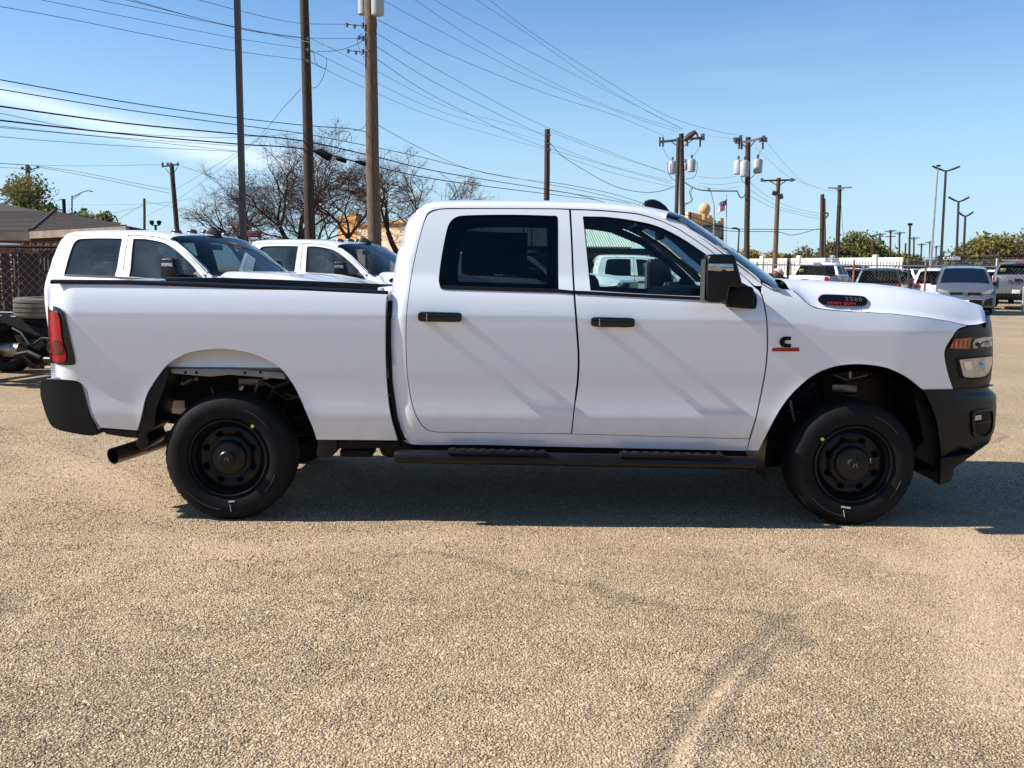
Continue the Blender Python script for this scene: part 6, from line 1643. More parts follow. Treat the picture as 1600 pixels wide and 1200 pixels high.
# spans running right from the near poles
wires(p1_, [[(485, 60, 27), (571, 102, 32), (700, 168, 40), (780, 190, 48), (853, 210, 60)], [(485, 78, 27), (571, 121, 32), (700, 178, 42), (853, 221, 60)], [(485, 96, 27), (571, 138, 32), (700, 190, 42), (853, 233.5, 60)]], .007, wireg, 3)
wires(p2_, [[(590, 31, 25), (700, 85, 33), (850, 145, 42), (960, 180, 50), (1037, 212, 57)], [(588, 52, 25), (700, 118, 33), (850, 197, 45), (1000, 255, 55), (1060, 276, 58)], [(587, 72, 25), (700, 140, 34), (860, 217, 48)], [(588, 92, 25), (700, 162, 34), (855, 231, 48), (1050, 287, 58)],
            [(590, 195, 25), (650, 228, 30), (730, 263, 38), (800, 278, 48), (856, 285, 60)]], .009, wireg, 3)
p3_ = pole((855.5, 202), (854, 330), 60, .17, .21, wood, 'lone wooden pole with a cut top rising behind the nearest pickup roof')
for v in (211, 225, 234): pt(p3_, [(853, v), (861, v)], .05, insul, 'insulator', 6, 59.8)
wires(p3_, [[(860, 224, 60), (880, 245, 60), (920, 270, 59), (960, 291, 58), (1000, 300, 58), (1030, 299, 57), (1057, 290, 57)]], .022, wirem)
wires(p3_, [[(858, 205, 60), (950, 240, 59), (1040, 268, 58)], [(858, 225, 60), (950, 258, 59), (1050, 283, 58)], [(858, 236, 60), (950, 268, 59), (1050, 292, 58)]], .010, wireg, 3)
wires(p3_, [[(857, 288, 60), (920, 300, 62), (1000, 320, 66)], [(857, 297, 60), (905, 305, 64), (950, 318, 68)], [(857, 284, 60), (900, 291, 62), (965, 305, 64), (1040, 330, 70)]], .018, wirem, 3)
# pair of poles with transformers
def crossarm(root, pts, Y, r_, m=None, nm='crossarm'): return pt(root, pts, r_ * .68, m or wood, nm, 4, Y)
p4 = pole((1064.8, 209), (1066, 345), 57, .145, .17, wood, 'wooden pole with crossarm, lamp and transformers, left of the two transformer poles')
p4b = pole((1060, 215), (1056.5, 345), 55, .11, .12, steelb, 'plain dark pole leaning against the left transformer pole')
crossarm(p4, [(1030, 222), (1066, 218), (1098, 215.5)], 56.7, .13, woodl)
crossarm(p4, [(1046, 219), (1058, 228)], 56.8, .05); crossarm(p4, [(1083, 218), (1066, 230)], 56.8, .05)
pt(p4, [(1069, 219), (1078, 212), (1087, 205.5)], [.14, .20, .12], steelb, 'street_lamp_head', 6, 56.4)
pt(p4, [(1088, 207), (1091, 216)], .06, insul, 'fuse', 5, 56.5); pt(p4, [(1098, 209), (1098, 219)], .12, insul, 'insulator', 6, 56.5)
for u in (1031, 1036, 1074, 1094): pt(p4, [(u, 214), (u, 229)], .06, insul, 'fuse', 5, 56.5)
def can(root, u, v, Y, w=.24, h=.72):
    w = min(w, .25)
    c = px(u, v, Y) - Vector(root.location); MB().lathe([(w * .7, -h / 2), (w * .95, -h / 2 + .04), (w, h / 2 - .08), (w * .8, h / 2), (w * .3, h / 2 + .05)], c, 'Z', 16).build('transformer', canm, root)
    b_ = MB().tube([c + Vector((0, 0, h / 2)), c + Vector((0, 0, h / 2 + .25))], .06, 6); b_.build('bushing', insul, root)
can(p4, 1050.5, 262, 56.5); can(p4, 1080.5, 259, 56.3); can(p4, 1071, 261, 57.6, .12, .4)
pt(p4, [(1044, 253), (1044, 268), (1050, 279), (1058, 283)], .02, wirem, 'jumper_wire', 4, 56.3, True); pt(p4, [(1089, 252), (1089, 266), (1084, 277), (1070, 280)], .02, wirem, 'jumper_wire', 4, 56.3, True)
pt(p4, [(1035, 229), (1040, 240), (1048, 250)], .012, wireg, 'jumper_wire', 3, 56.3, True); pt(p4, [(1094, 228), (1088, 238), (1079, 248)], .012, wireg, 'jumper_wire', 3, 56.3, True)
wires(p4, [[(1070, 285, 56.5), (1085, 294, 56), (1105, 298, 54), (1152, 298.5, 52)]], .035, wirem)
wires(p4, [[(1083, 293, 56), (1077, 300, 56), (1082, 312, 56), (1070, 321, 56.5)], [(1082, 293, 56), (1079, 305, 56), (1080, 315, 56), (1070, 318, 56.5)]], .018, wirem)
wires(p4, [[(1091, 276, 56), (1120, 278.5, 54), (1150, 276, 52)], [(1091, 286, 56), (1125, 288.5, 54), (1158, 284, 52)], [(1090, 290, 56), (1125, 296, 54), (1158, 291, 52)]], .012, wireg, 3)
# high wires converging on these poles
wires(p4, [[(640, -6, 30), (740, 60, 37), (860, 127, 44), (960, 170, 50), (1064, 203, 57)], [(668, -6, 30), (760, 45, 37), (900, 118, 45), (1000, 168, 52), (1066, 201, 57)], [(590, -4, 30), (700, 55, 36), (850, 130, 44), (1000, 187, 54), (1060, 206, 57)], [(735, -6, 32), (830, 57, 39), (920, 120, 46), (1000, 168, 52), (1066, 202, 57)]], .008, wireg, 3)
p5 = pole((1169, 214.5), (1166.5, 400), 52, .135, .16, wood, 'dark utility pole with three pale transformers, right of the leaning pair')
wires(p5, [[(755, -8, 32), (830, 50, 39), (930, 115, 44), (1040, 180, 49), (1120, 205, 51), (1163, 212, 52)], [(1095, 211, 56), (1130, 215, 54), (1150, 217, 52)], [(1196, 220, 52), (1230, 260, 60), (1260, 287, 75), (1310, 302, 95)], [(1180, 230, 52), (1210, 258, 62), (1240, 280, 75), (1290, 297, 95)]], .009, wireg, 3)
wires(p5, [[(1172, 285, 52), (1200, 307, 62), (1240, 325, 75), (1283, 334, 80)], [(1172, 297, 52), (1215, 322, 62), (1250, 332, 75), (1283, 338, 80)], [(1172, 306, 52), (1215, 327, 62), (1283, 343, 80)]], .010, wireg, 3)
crossarm(p5, [(1147, 223.5), (1169, 221), (1196, 215)], 51.7, .12, mat('pale crossarm', (.5, .48, .44), .8, var=.2))
crossarm(p5, [(1156, 222), (1168, 232)], 51.7, .05); crossarm(p5, [(1180, 220), (1170, 232)], 51.7, .05)
for u in (1148, 1152, 1157, 1188, 1193, 1196): pt(p5, [(u, 212 if u % 2 else 215), (u + .5, 222)], .09, insul, 'insulator', 6, 51.5)
for u in (1155, 1159, 1192): pt(p5, [(u, 223), (u, 233)], .06, insul, 'fuse', 5, 51.5)
can(p5, 1153.5, 262, 51.8, .30); can(p5, 1163.5, 264, 51.2, .36, .8); can(p5, 1184, 260, 51.5, .33)
pt(p5, [(1158, 273), (1160, 283), (1167, 287)], .02, wirem, 'jumper_wire', 4, 51.3, True); pt(p5, [(1188, 270), (1180, 272), (1172, 280)], .02, wirem, 'jumper_wire', 4, 51.3, True)
pt(p5, [(1192, 232), (1186, 240), (1182, 248)], .012, wireg, 'jumper_wire', 3, 51.3, True); pt(p5, [(1152, 298, 52), (1155, 306, 51.6), (1160, 309, 51.6), (1165, 303, 51.6)], .03, wirem, 'jumper_wire', 4, None, True)
p6 = pole((1216.5, 278), (1210.5, 412), 60, .13, .17, woodl, 'leaning wooden pole with a plain straight crossarm beyond the chain link fence')
crossarm(p6, [(1189.5, 282.5), (1242, 281)], 59.8, .11, steelb); crossarm(p6, [(1201, 282), (1215, 290)], 59.8, .05); crossarm(p6, [(1229, 282), (1217, 290)], 59.8, .05)
for u in (1190.5, 1237): pt(p6, [(u, 278.5), (u, 284)], .09, insul, 'insulator', 6, 59.7)
pt(p6, [(1207, 301), (1213, 303)], .14, steelb, 'floodlight', 6, 59.5); pt(p6, [(1219, 303), (1221, 311)], .14, steelb, 'floodlight', 6, 59.5)
wires(p6, [[(1070, 335, 57), (1131, 355, 58), (1168, 358, 59), (1212, 358.5, 60), (1290, 359, 80)], [(1070, 343, 57), (1131, 360, 58), (1212, 362, 60), (1240, 367, 66), (1280, 357, 80)]], .022, wirem, 3)
p7 = pole((1285, 303.5), (1283.5, 405), 80, .16, .20, wood, 'bare topped wooden pole, left of the pale crossarm pole')
p7b = pole((1287.8, 310), (1288, 405), 82, .12, .14, woodl, 'thin pole right against the bare topped wooden pole')
pt(p7, [(1287, 333), (1294, 333), (1294, 336), (1290, 341)], .07, steelb, 'bracket_lamp', 5, 79.5)
p8 = pole((1312, 289.5), (1308, 410), 80, .15, .20, wood, 'wooden pole with pale crossarm right of the bare topped one')
crossarm(p8, [(1293, 293.5), (1312, 294), (1331, 292.5)], 79.7, .11, mat('grey crossarm', (.38, .34, .3), .8)); crossarm(p8, [(1304, 294), (1312, 300)], 79.7, .05); crossarm(p8, [(1319, 294), (1313, 300)], 79.7, .05)
wires(p8, [[(1313, 300, 80), (1316, 350, 80), (1319, 375, 80)]], .02, wireg, 3)
# double-armed lot lights
def lot_light(top, bot, Y, arm, label):
    r_ = pole(top, bot, Y, .05 * Y / 45, .07 * Y / 45, steelb, label, 'lot_light', 'lot light', 'double armed lot lights', 6)
    k = Y / FP
    t = Vector(r_['_t']) - Vector(r_.location)
    for s in (-1, 1):
        q = MB().tube([t + Vector((0, 0, -.05)), t + Vector((s * arm * .25 * k, 0, -.02 * k)), t + Vector((s * arm * .55 * k, 0, 2.2 * k)), t + Vector((s * arm * k, 0, 6 * k))], [.03 * Y / 45, .04 * Y / 45, .05 * Y / 45, .045 * Y / 45], 5)
        q.build('lamp_head', steelb, r_)
lot_light((1478, 266), (1470, 412), 50, 21, 'tallest double armed dark lot light, nearest of the three')
lot_light((1497.8, 314), (1494, 410), 74, 16, 'middle double armed dark lot light')
lot_light((1508.3, 337), (1505, 410), 92, 12, 'shortest and farthest double armed lot light')
wl_ = pole((1465, 262), (1454, 412), 50, .05, .085, galv, 'slim pale flag-less pole just left of the tallest lot light', 'slim_pole', 'pole', seg=8)
MB().box(rel(wl_, 1466.5, 259, 50), (.2, .1, .09), bev=.02).build('cap', M_['frame'], wl_)
# small far poles
FARP = [(1364, 367, 405, 90, 0, 'far pole with a cut top above the cream picket wall, leftmost of the far row'), (1375, 364, 405, 95, 9, 'far crossarm pole over the cream picket wall, with a black box beside it'), (1391.5, 359, 404, 90, 9, 'far double crossarm pole, tallest of the far row'),
        (1405.5, 362, 404, 95, 9, 'far crossarm pole leaning over the end of the cream picket wall'), (1415, 380, 405, 100, 0, 'short far bare pole past the end of the cream picket wall'), (1428, 370, 405, 105, 9, 'far crossarm pole just right of the square headed lamp pole'), (1440, 380, 405, 110, 8, 'far crossarm pole above the grey sheet fence'),
        (1453, 376.5, 405, 115, 7, 'far crossarm pole just left of the slim pale pole'), (1463, 383.5, 405, 120, 6, 'smallest far crossarm pole between slim pole and lot light'), (1475, 392, 405, 125, 5, 'tiny far crossarm pole near the white letters')]
for u, v0, v1, Y, arm, lab in FARP:
    f = pole((u, v0), (u - .6, v1), Y, .085, .11, wood, lab, group='far utility poles', seg=6)
    if arm:
        crossarm(f, [(u - arm, v0 + 2.5), (u + arm, v0 + 1.5)], Y - .3, .08); crossarm(f, [(u - arm * .5, v0 + 2.5), (u, v0 + 6)], Y - .3, .04); crossarm(f, [(u + arm * .5, v0 + 2), (u, v0 + 6)], Y - .3, .04)
    if u == 1391.5: crossarm(f, [(u - 8, v0 + 11), (u + 8, v0 + 10)], Y - .3, .08)
    if u == 1375: MB().box(rel(f, 1379, 379, Y), (.3, .25, .4)).build('box', M_['frame'], f)
sl2 = pole((1422, 350), (1420.5, 405), 85, .09, .11, steelb, 'dark pole with a square lamp head above the far row of poles', 'lamp_pole', 'lamp', seg=6)
MB().box(rel(sl2, 1422, 350.5, 85), (.34, .3, .2), bev=.02).build('lamp_head', M_['frame'], sl2)
# flagpole and flag
fp_ = pole((1135.5, 304), (1134, 400), 110, .05, .09, galv, 'pale slim flagpole beside the sandy tower', 'flagpole', 'flagpole', seg=8)
redc = mat('flag red', (.45, .03, .04), .8); whc = mat('flag white', (.8, .8, .8), .8); blc = mat('flag blue', (.02, .03, .12), .8)
fg_ = empty('flag', tuple(px(1134.5, 311, 110)), label='drooping red and white striped flag with a blue corner', cat='flag')
Hf, Lf = 1.15, 1.05
def fpt(s, t):    # s along the fly, t down the hoist
    return Vector((-s * Lf * .82 + .05 * math.sin(t * 5), -.12 * math.sin(s * 9 + t * 2), -t * Hf - s * .55 - .07 * math.sin(s * 7)))
for i in range(13):
    can_ = i < 7
    for (a, b_, m_) in (((0, .42, blc), (.42, 1, redc if i % 2 == 0 else whc)) if can_ else ((0, 1, redc if i % 2 == 0 else whc),)):
        MB().grid([[fpt(s, i / 13) for s in np.linspace(a, b_, 9)], [fpt(s, (i + 1) / 13) for s in np.linspace(a, b_, 9)]]).build('canton' if m_ is blc else 'stripe', m_, fg_)
# street lamps
l1 = pole((1155, 358), (1153, 395), 95, .07, .10, steelb, 'small street lamp with a long flat head left of the dark transformer pole', 'street_lamp', 'street lamp', seg=6)
pt(l1, [(1155, 359), (1150, 356.5), (1144, 357)], .10, steelb, 'lamp_head', 5, 94.8); pt(l1, [(1148.5, 390), (1148, 397)], .06, steelb, 'box', 5, 94.8)
l2 = pole((1116, 322), (1115.5, 345), 88, .06, .06, galv, 'bent street lamp arm standing behind the sandy tower', 'street_lamp', 'street lamp', seg=6)
pt(l2, [(1116, 322), (1113, 310), (1110, 299), (1107, 296)], .05, galv, 'lamp_arm', 5, 88, True); pt(l2, [(1105, 295), (1110, 296)], .10, galv, 'lamp_head', 5, 88)
l3 = pole((112.5, 306), (112.5, 330), 34, .025, .035, steelb, 'thin street lamp with a curved arm over the brown house roof', 'street_lamp', 'street lamp', seg=6)
pt(l3, [(112.5, 308), (125, 302), (134, 298.5), (140, 298.3), (145, 299.5)], .018, steelb, 'lamp_arm', 5, 34, True); pt(l3, [(112.5, 312), (126, 303)], .012, steelb, 'brace', 4, 34)
# left background poles
p9 = pole((268, 256), (276, 356), 42, .10, .13, wood, 'leaning wooden pole with crossarm above the chassis truck', seg=8)
crossarm(p9, [(253, 260.5), (279, 257)], 41.8, .06, woodl); crossarm(p9, [(258, 263), (268, 275)], 41.8, .02); crossarm(p9, [(278, 260), (269, 275)], 41.8, .02)
for u in (254, 262, 267, 278): pt(p9, [(u, 254), (u, 259)], .05, insul, 'insulator', 5, 41.7)
p10 = pole((225.5, 310), (225.5, 356), 45, .06, .08, wood, 'short dark pole standing left of the leaning crossarm pole', seg=6)
p11 = pole((43.5, 259), (45, 320), 40, .10, .12, woodl, 'wooden pole rising out of the green tree behind the brown house', seg=8)
crossarm(p11, [(35, 264), (44, 266), (60, 262)], 39.8, .04); crossarm(p11, [(45, 270), (55, 266)], 39.8, .025)
for u, v in ((35, 263), (43, 259), (59, 261), (47, 264)): pt(p11, [(u, v - 2), (u, v + 2)], .06, insul, 'insulator', 5, 39.7)
wires(p11, [[(-30, 252, 36), (0, 255.5, 38), (43, 258, 40), (60, 259.5, 40), (130, 270, 42), (215, 287, 44), (265, 296, 45)], [(-30, 259, 36), (0, 261.5, 38), (35, 263, 40)], [(60, 261, 40), (150, 278, 42), (265, 302, 46)]], .010, wireg, 3)
wires(p9, [[(-30, 253, 46), (60, 258, 45), (150, 259, 44), (255, 257, 42)], [(280, 258, 42), (320, 272, 46), (362, 288, 50)], [(100, 320, 60), (225, 319, 45), (300, 310, 50)], [(276, 350, 42), (320, 325, 38), (362, 302, 36)]], .008, wireg, 3)
wires(p10, [[(-10, 395, 30), (130, 345, 38), (225, 322, 45)], [(170, 352, 30), (225, 318, 45)], [(226, 315, 45), (300, 330, 55), (360, 340, 60)]], .008, wireg, 3)

# ================================================================== trees
bark = mat('dark bark', (.040, .024, .017), .95, var=.4, scale=14, bump=.7, bscale=40)
twig = mat('reddish twigs', (.078, .043, .030), .95, var=.4, scale=10)
def bare_tree(u0_, v_lim, Y, hgt, spread, seed, label, lean=0.0, forks=3, x0=None):
    r1 = random.Random(seed); x = gx(u0_, Y); root = empty('bare_tree', (x, Y, 0), label=label, cat='tree')
    trunk = MB(); tw_ = MB(); bits = []
    def grow(p, d, L, r, depth):
        n = 3; pts = [p]; rr = [r]; q = p.copy(); dd = d.copy()
        for i in range(n):
            dd = (dd + Vector((r1.gauss(0, .16), r1.gauss(0, .16), r1.gauss(0, .10) + (.05 if depth < 3 else -.01)))).normalized()
            q = q + dd * (L / n); pts.append(q.copy()); rr.append(r * (1 - .27 * (i + 1) / n))
        (trunk if depth < 3 else tw_).tube(pts, rr, 7 if depth < 2 else (4 if depth < 5 else 3), False)
        if depth >= 9 or r < .0032:
            if r1.random() < .05: bits.append(q.copy())
            return
        k = forks if depth < 2 else (3 if r1.random() < .55 else 2)
        for j in range(k):
            ax_ = dd.orthogonal().normalized(); ax_.rotate(Matrix.Rotation(r1.uniform(0, 6.283), 3, dd))
            an = r1.uniform(.35, .85) * (1.15 if depth < 2 else .95) * spread
            nd = dd.copy(); nd.rotate(Matrix.Rotation(an, 3, ax_)); nd.z = nd.z * .85 + (.18 if depth < 2 else .07); nd.normalize()
            grow(q, nd, L * r1.uniform(.66, .86), rr[-1] * r1.uniform(.66, .82), depth + 1)
        for i in range(1, n):
            if depth > 1 and r1.random() < .62:
                nd = (dd + Vector((r1.gauss(0, .7), r1.gauss(0, .7), r1.gauss(.1, .5)))).normalized()
                grow(pts[i], nd, L * .6, max(rr[i] * .45, .0042), depth + 2)
    grow(Vector((0, 0, 0)), Vector((lean, 0, 1)).normalized(), hgt * .23, .19, 0)
    trunk.build('trunk', bark, root, sharp=60); tw_.build('crown', twig, root, smooth=False)
    if bits:
        b = MB()
        for p in bits:
            s = r1.uniform(.02, .045); a = Vector((r1.gauss(0, 1), r1.gauss(0, 1), r1.gauss(0, 1))).normalized() * s; c_ = a.orthogonal().normalized() * s * .6
            b.add([p - a, p + c_, p + a, p - c_], [(0, 1, 2, 3)])
        b.build('dry_leaf_cluster', mat('dry red leaf', (.28, .09, .05), .9, var=.3), root, smooth=False, kind='stuff')
    return root
bare_tree(490, 0, 33, 8.4, 1.0, 21, 'bare brown tree leaning left behind the dark wooden pole', -.42)
bare_tree(425, 0, 35, 6.9, 1.0, 5, 'smaller bare tree just right of the square steel pole', -.1)
bare_tree(572, 0, 34, 7.9, 1.0, 33, 'bare tree directly left of the thick transformer pole', -.10)
bare_tree(612, 0, 33, 7.7, 1.05, 47, 'wide bare tree reaching right over the nearest pickup cab', .22)
def leafy(u, Y, w, zb, zt, seed, col, label, col2=None, dens=1.0, cat='tree', name='leafy_tree', trunk=True, leaf=.09):
    rg = np.random.default_rng(seed); x = gx(u, Y); root = empty(name, (x, Y, 0), label=label, cat=cat)
    key = ('leaf' + str(col));
    m = bpy.data.materials.get(key)
    if m is None:
        m, t, b = nodes(key); b.inputs['Roughness'].default_value = .8; b.inputs['Specular IOR Level'].default_value = .25
        tcn = t.nodes.new('ShaderNodeTexCoord'); n = t.nodes.new('ShaderNodeTexNoise'); n.inputs['Scale'].default_value = 1.1; n.inputs['Detail'].default_value = 6; t.links.new(tcn.outputs['Object'], n.inputs['Vector'])
        r_ = t.nodes.new('ShaderNodeValToRGB'); e = r_.color_ramp.elements; e[0].position = .35; e[0].color = (col[0] * .6, col[1] * .65, col[2] * .6, 1); e[1].position = .68; e[1].color = (*(col2 or tuple(c * 1.7 for c in col)), 1)
        q = e.new(.5); q.color = (*col, 1); t.links.new(n.outputs['Fac'], r_.inputs[0]); t.links.new(r_.outputs[0], b.inputs['Base Color'])
        out = t.nodes['Material Output']; tl_ = t.nodes.new('ShaderNodeBsdfTranslucent'); t.links.new(r_.outputs[0], tl_.inputs[0]); mi = t.nodes.new('ShaderNodeMixShader'); mi.inputs[0].default_value = .25
        t.links.new(b.outputs[0], mi.inputs[1]); t.links.new(tl_.outputs[0], mi.inputs[2]); t.links.new(mi.outputs[0], out.inputs[0])
    nb_ = int(15 + w * 2.2); h = zt - zb
    cen = []; rad = []
    for i in range(nb_):
        a = rg.random() * 6.283; q = math.sqrt(rg.random()); cx2 = math.cos(a) * q * w * .42; cy2 = math.sin(a) * q * w * .35
        top = 1 - .75 * q * q; cz2 = zb + h * (.22 + rg.random() * .62 * top); cen.append((cx2, cy2, cz2)); rad.append((.16 + .13 * rg.random()) * min(w, h * 1.5))
    K = int(16000 * dens); ci = rg.integers(0, nb_, K); d = rg.standard_normal((K, 3)); d /= np.linalg.norm(d, axis=1)[:, None]
    rr = np.array(rad)[ci] * (rg.random(K) ** .45) * (1 + .25 * rg.standard_normal(K) * .6)
    Pn = np.array(cen)[ci] + d * rr[:, None] * np.array([1, 1, .72])
    s = leaf * (.6 + .8 * rg.random(K)); a1 = rg.standard_normal((K, 3)); a1 /= np.linalg.norm(a1, axis=1)[:, None]; a2 = np.cross(a1, rg.standard_normal((K, 3))); a2 /= np.linalg.norm(a2, axis=1)[:, None]
    V = np.stack([Pn - a1 * s[:, None], Pn + a2 * s[:, None] * .5, Pn + a1 * s[:, None], Pn - a2 * s[:, None] * .5], 1).reshape(-1, 3)
    V[:, 2] = np.maximum(V[:, 2], .05)
    F = np.arange(K * 4).reshape(K, 4)
    mk('crown', V.tolist(), F.tolist(), m, root, False)
    if trunk:
        b = MB().tube([(0, 0, 0), (.05, 0, zb * .6 + .5), (0, .1, zb + h * .3)], [w * .03 + .08, w * .024 + .06, w * .015 + .03], 8)
        b.build('trunk', bark, root)
        r1 = random.Random(seed)
        for i in range(5):
            c_ = cen[i * 2]; bb = MB().tube([(0, 0, zb * .6 + .4), (c_[0] * .5, c_[1] * .5, (zb + c_[2]) / 2), c_], [w * .014 + .03, w * .01 + .02, .015], 6); bb.build('limb', bark, root)
    return root
G1 = (.15, .16, .05); G2 = (.20, .18, .055); YO = (.32, .20, .05); OL = (.17, .15, .055)
leafy(62, 36, 3.3, 1.5, 5.7, 1, (.12, .15, .04), 'green and orange leaved tree behind the brown house roof', (.34, .26, .09), .5, leaf=.06)
leafy(44, 37, 1.6, 2.0, 6.3, 12, (.26, .17, .05), 'slim yellowing tree round the wooden pole at far left', (.28, .2, .07), .16, leaf=.07)
leafy(130, 36, 1.9, 1.5, 4.45, 2, (.13, .17, .04), 'small green bush top left of the chassis truck roof', (.2, .2, .06), .16, leaf=.07); leafy(158, 35, 1.9, 1.5, 4.15, 3, (.15, .17, .04), 'yellow green bush top peeking over the end of the brown house roof', (.24, .22, .06), .18, leaf=.07)
leafy(1186, 95, 4.6, 1, 4.3, 4, YO, 'orange brown tree beside the dark transformer pole', (.36, .22, .06), .4, leaf=.16)
leafy(1150, 99, 3.6, 1, 3.6, 14, YO, 'low orange tree below the small street lamp', None, .3, leaf=.16)
leafy(1237, 98, 4.4, 1, 3.9, 5, OL, 'low olive tree right of the leaning crossarm pole', (.2, .17, .08), .4, leaf=.16)
leafy(1282, 92, 5.2, 1, 5.0, 6, OL, 'olive tree around the bare topped pole', (.2, .18, .06), .55, leaf=.16); leafy(1332, 94, 6.6, 1, 6.2, 7, G1, 'tallest dark green tree over the cream picket wall', (.2, .17, .06), .8, leaf=.16)
leafy(1378, 98, 4.6, 1, 4.4, 8, YO, 'golden yellow tree right of the tallest dark green one', (.30, .22, .06), .5, leaf=.16); leafy(1408, 100, 3.8, 1, 4.8, 9, G1, 'dark green tree over the end of the cream picket wall', None, .35, leaf=.16)
leafy(1436, 100, 3.2, .2, 2.9, 10, YO, 'low yellow bushes behind the grey sheet fence', None, .3, leaf=.14)
leafy(1528, 96, 7.0, 1, 5.7, 11, G2, 'rounded olive tree over the canopy building', (.26, .2, .08), .8, leaf=.17); leafy(1580, 94, 7.5, 1, 6.4, 15, G2, 'largest olive gold tree at the right edge', (.26, .22, .08), .9, leaf=.17); leafy(1640, 94, 7, 1, 6.8, 16, G2, 'olive tree running out of the right edge', None, .6, leaf=.17)
leafy(1494, 105, 4.2, .5, 3.6, 17, OL, 'small bare looking olive tree behind the white letters', None, .22, leaf=.14)

# unseen building added behind the viewpoint for the pickup's paint to reflect
ob2 = empty('added_reflection_building', (0, 0, 0), kind='structure')
MB().box((4, -34, 2.3), (90, 6, 4.6)).build('wall', mat('grey tan cladding', (.22, .19, .16), .9, var=.1, scale=.4), ob2)
MB().box((4, -30.8, 4.8), (92, 1.0, .7)).build('fascia', whitep, ob2)
for i in range(22): MB().box((-36 + i * 3.8, -30.95, 1.7), (3.2, .1, 2.8)).build('window', M_['gloss'], ob2)

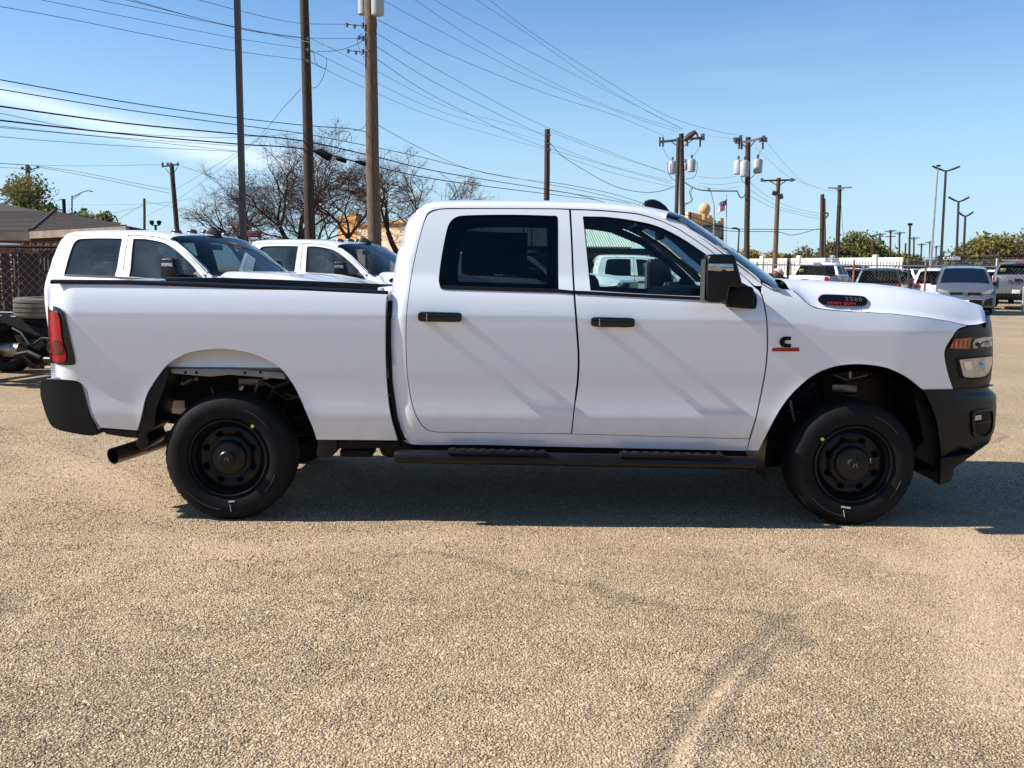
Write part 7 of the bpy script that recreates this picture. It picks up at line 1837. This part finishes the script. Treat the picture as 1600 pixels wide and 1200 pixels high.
# ================================================================== the man in the cap
def person():
    Y = 17.5; hx_ = px(1214, 430, Y); root = empty('person', (hx_.x - .12, Y, 0), label='man in a pale cap and white shirt leaning forward behind the windshield', cat='person')
    skin = mat('brown skin', (.10, .045, .028), .6, var=.1); shirt = mat('white shirt', (.75, .75, .76), .85, var=.05); pants = mat('dark trousers', (.03, .035, .05), .9); capm = mat('pale cap', (.55, .48, .46), .8, var=.25, scale=30)
    def skinned(nm, pts, edges, rad, m, rt_=0, sub=2, par=None):
        me = bpy.data.meshes.new(nm); me.from_pydata(pts, edges, []); o = bpy.data.objects.new(nm, me); C.objects.link(o)
        sm = o.modifiers.new('s', 'SKIN'); sd = o.modifiers.new('d', 'SUBSURF'); sd.levels = sd.render_levels = sub
        for i, v in enumerate(me.skin_vertices[0].data): v.radius = (rad[i], rad[i] * .9 if isinstance(rad[i], float) else rad[i]); v.use_root = (i == rt_)
        dg = bpy.context.evaluated_depsgraph_get(); me2 = bpy.data.meshes.new_from_object(o.evaluated_get(dg)); bpy.data.objects.remove(o)
        me2.polygons.foreach_set('use_smooth', [True] * len(me2.polygons)); me2.materials.clear(); me2.materials.append(m)
        o2 = bpy.data.objects.new(nm, me2); C.objects.link(o2); o2.parent = par or root; return o2
    zt_ = hx_.z
    body_pts = [(-.25, 0, .92), (-.20, 0, 1.15), (-.10, 0, 1.36), (-.03, 0, 1.44), (-.11, -.20, 1.37), (.02, -.27, 1.12), (.22, -.22, 1.0), (-.11, .20, 1.37), (.02, .27, 1.12), (.22, .22, 1.0),
                (-.27, -.11, .85), (-.22, -.12, .47), (-.26, -.12, .09), (-.27, .11, .85), (-.22, .12, .47), (-.26, .12, .09), (-.12, -.12, .05), (-.12, .12, .05), (.03, 0, 1.52)]
    ed = [(0, 1), (1, 2), (2, 3), (2, 4), (4, 5), (5, 6), (2, 7), (7, 8), (8, 9), (0, 10), (10, 11), (11, 12), (0, 13), (13, 14), (14, 15), (12, 16), (15, 17), (3, 18)]
    rd = [.15, .155, .15, .065, .075, .05, .035, .075, .05, .035, .09, .06, .042, .09, .06, .042, .035, .035, .06]
    body = skinned('body', body_pts, ed, rd, skin)
    skinned('shirt', [(-.25, 0, .90), (-.20, 0, 1.15), (-.10, 0, 1.37), (-.04, 0, 1.43), (-.11, -.20, 1.37), (-.03, -.25, 1.2), (-.11, .20, 1.37), (-.03, .25, 1.2)], [(0, 1), (1, 2), (2, 3), (2, 4), (4, 5), (2, 6), (6, 7)], [.17, .175, .17, .08, .095, .075, .095, .075], shirt)
    skinned('trousers', [(-.25, 0, .93), (-.27, -.11, .83), (-.22, -.12, .47), (-.26, -.12, .10), (-.27, .11, .83), (-.22, .12, .47), (-.26, .12, .10)], [(0, 1), (1, 2), (2, 3), (0, 4), (4, 5), (5, 6)], [.16, .11, .08, .065, .11, .08, .065], pants)
    for y in (-.22, .22):
        for k, (dx, dy, L) in enumerate(((.0, -.03, .06), (.0, -.01, .075), (.0, .01, .07), (.0, .03, .055))):
            MB().tube([(.23, y + dy, .99), (.23 + L * .6, y + dy, .975), (.23 + L, y + dy, .95)], [.010, .009, .007], 6).build('finger', skin, body)
        MB().tube([(.23, y * .85, 1.0), (.27, y * .78, .99)], [.011, .009], 6).build('thumb', skin, body)
    hc = Vector((.12, 0, zt_ + .0))
    bm = bmesh.new(); bmesh.ops.create_uvsphere(bm, u_segments=24, v_segments=18, radius=1)
    for v in bm.verts:
        c = v.co; x = c.x * .098; y = c.y * .078; z = c.z * .122
        if c.z < 0: x += .012 * -c.z; y *= 1 - .22 * -c.z
        if c.x > .75 and abs(c.y) < .25 and -.35 < c.z < .15: x += .025 * (1 - abs(c.y) * 3.5)      # nose
        if c.x > .7 and abs(abs(c.y) - .35) < .18 and .0 < c.z < .25: x -= .008                     # eye hollows
        if c.x > .7 and abs(c.y) < .35 and -.62 < c.z < -.45: x += .006                              # lips
        v.co = Vector((x, y, z))
    bmesh.ops.rotate(bm, verts=bm.verts, cent=(0, 0, 0), matrix=Matrix.Rotation(R(28), 3, 'Y'))
    me = bpy.data.meshes.new('head'); bm.to_mesh(me); bm.free(); me.polygons.foreach_set('use_smooth', [True] * len(me.polygons)); me.materials.append(skin)
    o = bpy.data.objects.new('head', me); C.objects.link(o); o.parent = root; o.location = hc
    Rm = Matrix.Rotation(R(28), 3, 'Y')
    for s in (-1, 1):
        MB().lathe([(0, -.012), (.012, -.008), (.016, 0), (.012, .008), (0, .012)], hc + Rm @ Vector((-.005, s * .078, -.005)), 'Y', 10, False).build('ear', skin, o).location = -hc
        MB().lathe([(0, -.004), (.009, 0), (0, .006)], hc + Rm @ Vector((.088, s * .032, .018)), 'X', 8, False).build('eye', M_['gloss'], o).location = -hc
    rows = []
    for i in range(8):
        a = R(8) + (math.pi / 2 - R(8)) * i / 7
        rows.append([hc + Rm @ Vector((.108 * math.cos(a) * math.cos(t), .090 * math.cos(a) * math.sin(t), .035 + .098 * math.sin(a))) for t in np.linspace(0, 2 * math.pi, 25)[:-1]])
    cap_ = MB().grid(rows, True).build('cap', capm, root)
    rows = [[hc + Rm @ Vector((.09 + r_, y * (1 - r_ * 2.2), .045 - r_ * .25 - y * y * 2.5)) for y in np.linspace(-.08, .08, 9)] for r_ in (0, .03, .06, .085)]
    MB().grid(rows).grid([[p - Vector((0, 0, .006)) for p in q] for q in rows]).build('brim', mat('dark brim', (.04, .035, .04), .8), cap_)
person()
